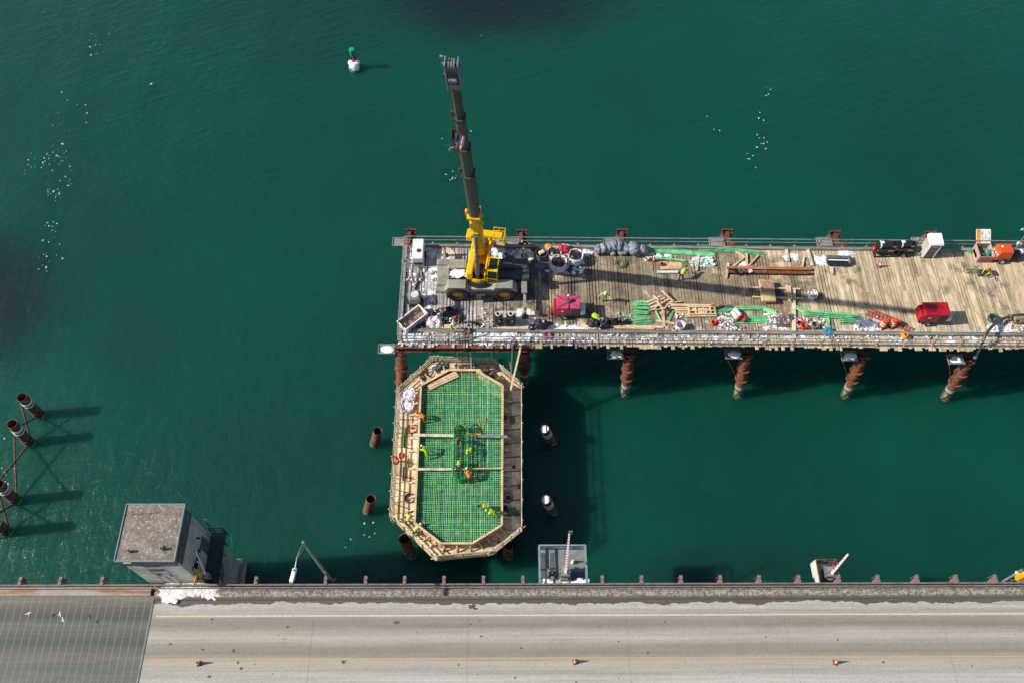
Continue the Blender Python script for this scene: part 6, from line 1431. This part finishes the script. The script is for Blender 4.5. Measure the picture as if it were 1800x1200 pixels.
for k in range(7): m_.path([(pr.uniform(-.12,.12),1.0,.05),(pr.uniform(-.12,.12),-.9,.05)],.025,4)
single('bar_bundle',m_,'rebar','short green bar bundle upright along the left walkway','reinforcing bars',tuple(b_))
for px,py,L,l_ in ((710,832,1.3,'dark timber lying along the left walkway near the middle'),(744,668,1.2,'pale timber end on the upper left walkway')): 
    p=P(px,py,ZW+.08); single('timber_beam',MB().box((0,0,0),(.2,L,.14)),'wooddark',l_,'beam',tuple(p))
m_=MB()
for k in range(70):
    i=pr.randrange(8); A,B,C_,D_=Vector(gi[i]),Vector(gi[(i+1)%8]),Vector(go[(i+1)%8]),Vector(go[i]); u,v=pr.random(),pr.uniform(.1,.9); q_=A.lerp(B,u).lerp(D_.lerp(C_,u),v)
    m_.box((q_.x,q_.y,ZW+.03),(pr.uniform(.05,.25),pr.uniform(.04,.12),.05),rz=pr.uniform(0,3),col=pr.choice([(.8,.7,.55),(.9,.9,.9),(.3,.3,.3),(.5,.4,.3),(.7,.3,.2)]))
tag(m_.build('litter','snow'),'small offcuts and scraps on the formwork walkway','litter',kind='stuff')
for i in range(8): 
    if i in (7,6,): pass
# inclined sticks on the west edge
for i,(px,py,qx,qy) in enumerate(((699,738,704,752),(696,757,700,770),(694,800,701,812),(691,838,696,850),(688,872,694,884),(685,905,692,920))):
    a_=P(px,py,ZW+1.2); b_=P(qx,qy,ZW-.1); single('stake',MB().bar((0,0,0),a_-b_,.07,.07),'wood',['topmost','second','third','fourth','fifth','lowest'][i]+' leaning stake on the outer left edge of the formwork','stake',tuple(b_))
# ladder from trestle to formwork with its timber side rails
a_=P(813,585,ZD+.9); a_=Vector((-3.62,37.9,ZD+1.0)); b_=P(815,652,ZW+.1); b_=Vector((-3.45,36.55,ZW+.05))
ladder(b_,a_,.5,'faded red ladder leading from the trestle down to the formwork',14,'pinklad')
for s_,l_ in ((-.62,'left timber handrail pole beside the faded red ladder'),(.62,'right timber handrail pole beside the faded red ladder')):
    p0=b_+Vector((s_*.9,0,0)); p1=a_+Vector((s_,.25,.5)); single('handrail_pole',MB().bar((0,0,0),p1-p0,.12,.12),'woodgrey',l_,'pole',tuple(p0))
for i,(px,py,z0,qx,qy,z1,w,mm,l_) in enumerate(((895,697,ZW+.1,917,603,ZD+.3,.16,'wood','long pale timber leaning from the formwork up to the trestle beam'),(896,694,ZW+.1,901,604,ZD+.2,.09,'galv','thin grey pole beside the long leaning timber'),(862,634,ZW+.6,866,612,ZD-1,.07,'wood','short thin post between trestle beam and the upper right rail'),(899,660,ZW,896,632,ZW+1.8,.07,'wood','short upright post at the upper right walkway rail'))):
    a_=P(px,py,z0); b_=P(qx,qy,z1); single('pole',MB().bar((0,0,0),b_-a_,w,w),mm,l_,'pole',tuple(a_))
a_=P(760,594,ZD+.2); pts=[a_,P(758,606,8.6),P(757,616,7.8),P(753,628,6.9),P(747,640,5.8),P(738,648,5.0)]
single('rope',MB().path([p-a_ for p in pts],.035,6),'rope_y','yellow rope hanging from the trestle edge down to the formwork','rope',tuple(a_),smooth=True)
a_=P(886,606,ZD); b_=P(872,628,ZW+1.1); single('rope',MB().path([(0,0,0),b_-a_],.02,5),'galv','thin grey line from the trestle beam to the upper right rail','rope',tuple(a_))
# ------------------------------------------------------------------ people
def skinmesh(J,E_,root):
    me=bpy.data.meshes.new('body'); names=list(J); b=bmesh.new(); ly=b.verts.layers.skin.verify(); vs={}
    for n_ in names:
        p,r_=J[n_]; v_=b.verts.new(p); v_[ly].radius=r_ if isinstance(r_,tuple) else (r_,r_); v_[ly].use_root=(n_==root); vs[n_]=v_
    for a_,c_ in E_: b.edges.new((vs[a_],vs[c_]))
    b.to_mesh(me); b.free(); o=bpy.data.objects.new('tmp',me); C.objects.link(o)
    m_=o.modifiers.new('s','SKIN'); m_.branch_smoothing=.6; s_=o.modifiers.new('b','SUBSURF'); s_.levels=1; s_.render_levels=1
    dg=bpy.context.evaluated_depsgraph_get(); out_=bpy.data.meshes.new_from_object(o.evaluated_get(dg)); bpy.data.objects.remove(o); return out_
def make_body(bend=0,crouch=0,arm=0,head=0,stride=.0):
    """arm 0 hanging, 1 reaching forward-down, 2 out to the side"""
    hz=.92-crouch*.42; hip=Vector((0,-.12*crouch,hz)); Rb=Matrix.Rotation(-R(bend),3,'X')
    def ub(x,y,z): return hip+Rb@Vector((x,y,z-.92))
    J={}; E_=[]
    J['pelvis']=(hip,(.15,.12)); J['spine']=(ub(0,.01,1.15),(.14,.11)); J['chest']=(ub(0,.01,1.36),(.17,.12)); J['neck']=(ub(0,.01,1.50),.065)
    hd_=ub(0,.03+.02*head,1.62); J['head']=(hd_,(.088,.10)); J['crown']=(ub(0,.01,1.73),.075); J['nose']=(ub(0,.125,1.62),.016)
    E_+=[('pelvis','spine'),('spine','chest'),('chest','neck'),('neck','head'),('head','crown'),('head','nose')]
    for s_,S_ in ((-1,'l'),(1,'r')):
        sh=ub(.19*s_,0,1.42); J['sh'+S_]=(sh,.075)
        if arm==0: el=sh+Vector((.06*s_,.03,-.28)); wr=el+Vector((.0,.12,-.24))
        elif arm==1: el=sh+Vector((.05*s_,.12,-.25)); wr=el+Vector((-.05*s_,.2,-.16))
        elif arm==2: el=sh+Vector((.2*s_,.08,-.18)); wr=el+Vector((.12*s_,.2,-.06))
        else: el=sh+Vector((.04*s_,.05,-.29)); wr=el+Vector((0,.04,-.26))
        J['el'+S_]=(el,.058); J['wr'+S_]=(wr,.038); d_=(wr-el).normalized(); pm=wr+d_*.07; J['pm'+S_]=(pm,(.035,.022)); E_+=[('chest','sh'+S_),('sh'+S_,'el'+S_),('el'+S_,'wr'+S_),('wr'+S_,'pm'+S_)]
        sd_=Vector((1,0,0)) if abs(d_.x)<.8 else Vector((0,1,0)); dn=d_.cross(sd_)
        for f,(o_,L) in enumerate(((-.03,.065),(-.01,.078),(.01,.074),(.03,.058))):
            k1=pm+d_*.045+sd_*o_; k2=k1+d_*L*.55+dn*.012; k3=k2+d_*L*.4+dn*.03
            J[f'f{f}a{S_}']=(k1,.0105); J[f'f{f}b{S_}']=(k2,.009); J[f'f{f}c{S_}']=(k3,.008); E_+=[('pm'+S_,f'f{f}a{S_}'),(f'f{f}a{S_}',f'f{f}b{S_}'),(f'f{f}b{S_}',f'f{f}c{S_}')]
        t1=wr+d_*.035-sd_*.045*s_; t2=t1+d_*.04-sd_*.015*s_; J['ta'+S_]=(t1,.011); J['tb'+S_]=(t2,.009); E_+=[('pm'+S_,'ta'+S_),('ta'+S_,'tb'+S_)]
        hp=hip+Vector((.10*s_,0,-.06)); J['hp'+S_]=(hp,.095)
        if crouch>.5: kn=Vector((.17*s_,.26,.46 if s_<0 else .30)); an=Vector((.15*s_,.02 if s_<0 else -.22,.1))
        else: kn=Vector((.12*s_,.05+stride*s_,.48-.03*crouch)); an=Vector((.13*s_,-.02+stride*1.6*s_,.1))
        J['kn'+S_]=(kn,.068); J['an'+S_]=(an,.052); J['to'+S_]=(an+Vector((.02*s_,.16,-.055)),.04); J['he'+S_]=(an+Vector((0,-.05,-.055)),.04)
        E_+=[('pelvis','hp'+S_),('hp'+S_,'kn'+S_),('kn'+S_,'an'+S_),('an'+S_,'to'+S_),('an'+S_,'he'+S_)]
    me=skinmesh(J,E_,'pelvis')
    segs={}
    for n_,(p,_) in J.items():
        k=n_.rstrip('lr') if n_ not in('neck','pelvis') else n_
        g=1
        if n_ in ('head','crown','nose','neck'): g=2
        elif n_[:2] in('pm','ta','tb') or n_[0]=='f': g=2
        elif n_[:2] in('kn','an','hp') and n_ not in('head',): g=1
        elif n_[:2] in('to','he') and n_!='head': g=3
        elif n_=='pelvis': g=1
        else: g=0
        segs[n_]=(p,g)
    extra=[((J['an'+s_][0]+J['kn'+s_][0])/2,1) for s_ in 'lr']+[((J['hp'+s_][0]+J['kn'+s_][0])/2,1) for s_ in 'lr']+[((J['el'+s_][0]+J['sh'+s_][0])/2,0) for s_ in 'lr']+[((J['el'+s_][0]*.4+J['wr'+s_][0]*.6),0) for s_ in 'lr']+[(hip+(J['spine'][0]-hip)*.6,0)]
    pts=list(segs.values())+extra
    mi=[]
    for f in me.polygons:
        c_=f.center; best=min(pts,key=lambda q_:(q_[0]-c_).length_squared); mi.append(best[1])
    at_=me.color_attributes.new('Col','FLOAT_COLOR','CORNER'); at_.data.foreach_set('color',[1.0]*(4*len(me.loops)))
    me.polygons.foreach_set('use_smooth',[True]*len(me.polygons))
    return me,mi,J,Rb
POSES={'stand':(3,0,0,0,.04),'work':(28,0,1,0,.06),'stoop':(78,0,3,0,.08),'bend':(60,0,1,0,.1),'kneel':(48,1,1,0,0),'hands':(15,0,2,0,.03),'sit':(5,1,1,0,0)}
BC={}
def person(loc,face,pose,jacket,pants,label,vest=None,hat='helmet',hands='tan'):
    """face: compass-like heading, 0 = north, positive turns west"""
    if pose not in BC: BC[pose]=make_body(*POSES[pose])
    me0,mi,J,Rb=BC[pose]; t=thing('person',label,'person',tuple(loc),R(face),'construction workers')
    me=me0.copy()
    for m__ in (jacket,pants,'skin','boot'): me.materials.append(mt[m__])
    me.polygons.foreach_set('material_index',mi); b=bpy.data.objects.new('body',me); C.objects.link(b); b.parent=t
    hd_=J['head'][0]; cr_=J['crown'][0]; up_=(cr_-hd_).normalized(); fw=Rb@Vector((0,1,0))
    x_=fw.cross(up_).normalized(); HM=Matrix((x_,fw,up_)).transposed().to_4x4(); HM.translation=hd_+up_*.03
    if hat=='hood':
        m_=MB(HM); m_.blob((0,-.02,.02),(.125,.14,.15),.05,2,2); m_.build('hood',jacket,t,True)
    else:
        m_=MB(HM); m_.rev([(.13,.02),(.135,.05),(.12,.11),(.08,.155),(.0,.17)],n=16); m_.box((0,.13,.035),(.17,.1,.02),bev=.008); m_.box((0,0,.165),(.03,.2,.015)); m_.build('hard_hat',hat,t,True)
        m_=MB(HM); m_.blob((0,-.03,-.0),(.098,.098,.07),.05,2,1); m_.build('hair','boot',t,True)
    if vest:
        m_=MB(); q=[J['pelvis'][0],J['spine'][0],J['chest'][0]]; d_=(q[2]-q[0]).normalized(); f_=Rb@Vector((0,1,0)); xr=Vector((1,0,0)); vs=[]; n_=14
        for k,(s_,rx_,ry_) in enumerate(((.0,.19,.16),(.45,.185,.155),(.85,.205,.165),(1.12,.17,.12))):
            c_=q[0]+(q[2]-q[0])*s_
            vs+=[c_+xr*rx_*math.cos(2*math.pi*i/n_)+f_*ry_*math.sin(2*math.pi*i/n_) for i in range(n_)]
        m_.add(vs,[(k*n_+i,k*n_+(i+1)%n_,(k+1)*n_+(i+1)%n_,(k+1)*n_+i) for k in range(3) for i in range(n_)]); vo=m_.build('vest',vest,t,True)
        m_=MB()
        for k in (.35,.7):
            c_=q[0]+(q[2]-q[0])*k; m_.add([c_+d_*dz+xr*.208*math.cos(2*math.pi*i/n_)+f_*.172*math.sin(2*math.pi*i/n_) for dz in (-.02,.03) for i in range(n_)],[(i,(i+1)%n_,n_+(i+1)%n_,n_+i) for i in range(n_)])
        m_.build('reflective_stripe','galv' if vest=='hivis' else 'hivis',vo)
    return t
def pd(px,py): return D(px,py)
def pr_(px,py): return P(px,py,ZR+.02)
def pwk(px,py): return P(px,py,ZW)
person(pd(804,568),175,'work','hiorange','jeans','worker in an orange jacket standing by the near left outrigger','hiorange','helmetdark')
person(pd(797,580),190,'work','hivis','jeans','worker in a yellow jacket at the top of the red ladder','hivis','hivis' if 0 else 'helmet')
person(pd(997,537),180,'stand','hivis','darkcloth','worker in yellow vest and white helmet behind the pink generator','hivis','helmet')
person(pd(1062,529),165,'hands','hivis','tan','lone worker in bright yellow with a white helmet, walking on the open deck','hivis','helmet')
person(pd(1196,492),-30,'bend','darkcloth','darkcloth','stooping worker in a yellow vest by the white roll','hivis','helmetdark')
person(pd(1733,480),130,'kneel','hivis','darkcloth','kneeling worker with a red helmet in front of the tool chest','hivis','helmetred')
cabp=Vector((CX,CY,ZD))+S@Vector((-1.26,-.55,1.82)); person(cabp,180,'sit','hivis','darkcloth','crane operator in bright green seated in the yellow cab','hivis','helmet')
person(pr_(747,740),60,'stoop','hiorange','hiorange','worker all in orange bending at the upper left of the rebar grid','hiorange','hood')
person(pr_(752,803),40,'bend','hivis','hivis','worker in bright green with a white helmet at the left of the rebar grid',None,'helmet')
person(pr_(808,778),170,'work','tan','darkcloth','worker in an orange and yellow vest inside the far end of the cage','hiorange','helmetdark')
person(pr_(830,792),150,'stoop','hivis','darkcloth','worker in a hooded lime jacket stooping right of the cage',None,'hood')
person(pr_(808,818),180,'bend','darkcloth','darkcloth','worker with a dark helmet and green vest inside the cage','hivis','helmetdark')
person(pr_(826,845),20,'bend','hiorange','hiorange','worker in orange with a white helmet at the near end of the cage','hiorange','helmet')
person(pr_(858,895),95,'stoop','darkcloth','tan','worker in dark clothes bending at the lower right of the rebar grid','hivis','helmetdark')
person(pr_(871,906),80,'stoop','hivis','hivis','worker in a lime jacket bending at the lower right corner of the grid',None,'hood')
person(pwk(718,920),-30,'bend','darkcloth','darkcloth','worker with a dark helmet leaning on the lower left form wall','hivis','helmetdark')
person(pwk(730,938),-50,'bend','darkcloth','darkcloth','worker in black with a white helmet at the lower left form corner','hivis','helmet')
# ------------------------------------------------------------------ buoy, birds, ice
b_=P(624,121,0); t=thing('channel_buoy','green channel buoy caked in white ice floating beyond the trestle','buoy',tuple(b_))
m_=MB(); m_.rev([(.0,-.3),(.72,-.3),(.75,.15),(.65,.35),(.0,.4)],n=20); m_.build('float','buoy',t,True)
m_=MB()
for x,y,z,r_ in ((0,-.1,.6,.62),(-.38,.1,.85,.36),(.38,.15,.8,.36),(.1,-.3,.4,.45),(.32,-.3,.35,.3)): m_.blob((x,y,z),(r_,r_,r_*.7),.2,1.5,2,seed=x+y)
m_.build('ice','snow',t,True)
m_=MB(); m_.cyl((0,.1,1.0),(0,.1,2.1),.1,n=8); m_.cyl((.15,.1,1.2),(.25,.2,1.7),.18,n=8,col=(.6,.1,.1)); m_.build('tower','redweb',t)
m_=MB(); m_.cyl((0,.1,2.0),(0,.1,2.5),.28,n=14); m_.cyl((0,.1,2.5),(0,.1,2.9),.34,n=14,col=1.3); m_.build('lantern','buoy',t)
pr=random.Random(33)
big=[(192,60,.3,'small white ice piece nearest the top of the upper left water'),(160,97,.45,'white ice piece below the topmost one on the upper left water'),(136,184,.3,'left one of three white ice pieces on the upper left water'),(151,185,.45,'middle one of three white ice pieces, above the triangular one'),(153,199,.5,'triangular white ice piece on the upper left water'),(152,216,.3,'small white ice piece right under the triangular one'),(110,253,.6,'long bright ice piece, largest on the left water'),(93,300,.35,'white ice piece among the flecks above the main left cluster'),(102,333,.35,'brightest ice piece inside the main left fleck cluster'),(1334,208,.5,'largest ice piece on the upper right water'),(1331,237,.4,'elongated ice piece under the largest one on the upper right water'),(1317,280,.38,'ice piece lowest in the right hand trail'),(1243,205,.32,'lone ice piece at the left of the upper right trail'),(1255,228,.32,'left of two ice pieces side by side on the upper right water'),(1265,230,.28,'right of two ice pieces side by side on the upper right water'),(828,231,.38,'ice piece on the water just right of the crane boom'),(795,315,.42,'ice piece on the water left of the lower dark boom'),(846,63,.28,'tiny ice piece near the dark patch at the top'),(8,770,.4,'ice piece between the braced piles at the left edge')]
for i,(px,py,s_,lb_) in enumerate(big):
    m_=MB(); m_.blob((0,0,-.01),(s_*.36,s_*.25,.08),.5,2,1,seed=i); single('ice_floe',m_,'ice',lb_,'ice',tuple(P(px,py,0)),pr.uniform(0,3),'ice pieces drifting on the water')
m_=MB()
def flk(cx,cy,sx,sy,n,s0=.03,s1=.1):
    s1=min(s1,.09)
    for k in range(n): p=P(pr.gauss(cx,sx),pr.gauss(cy,sy),0); r_=pr.uniform(s0,s1); m_.patch((p.x,p.y,.01),r_,.04,seed=k+cx,n=7,asp=1.5,rz=pr.uniform(0,3))
flk(93,335,10,9,16); flk(107,240,14,30,8); flk(789,265,4,14,6); flk(121,315,5,14,9); flk(90,395,12,6,9); flk(95,430,9,22,8); flk(95,280,14,8,22,.04,.12); flk(60,290,12,8,12,.04,.12); flk(80,460,8,14,8); flk(1338,245,5,16,7,.05,.13); flk(1350,160,7,10,5,.05,.12); flk(1322,275,14,12,8,.05,.14); flk(165,80,6,10,8,.05,.15); flk(795,310,5,8,6); flk(630,930,14,20,8,.04,.1); flk(10,850,8,12,8,.05,.2)
tag(m_.build('foam','ice',smooth=True),'tiny white foam and ice flecks drifting on the water','foam',kind='stuff')
def bird(px,py,z,rz,label):
    t=thing('gull',label,'gull',tuple(P(px,py,z)),R(rz),'gulls in flight'); m_=MB(Matrix.Scale(.38,4)); m_.blob((0,0,0),(.07,.24,.07),0,1,2); m_.blob((0,.25,.03),(.045,.06,.045),0,1,1)
    for s_ in (-1,1): m_.add([(0,.12,.03),(s_*.3,.2,.12),(s_*.68,.02,.05),(s_*.3,.05,.11),(0,-.08,.03),(s_*.3,.12,.135)],[(0,1,3,4),(1,2,3),(0,1,5)])
    m_.add([(-.05,-.2,0),(.05,-.2,0),(.08,-.36,0),(-.08,-.36,0)],[(0,1,2,3)]); m_.build('body','white',t)
bird(266,148,2,40,'gull flying low over the upper left water'); bird(110,1089,11,-60,'gull above the steel grating deck, the larger one'); bird(105,1079,10.8,-70,'smaller pale gull just above the other over the grating deck'); bird(50,1078,10.6,20,'tiny pale gull over the left end of the grating deck'); bird(1797,404,16,30,'dark winged gull at the right edge above the far rail')
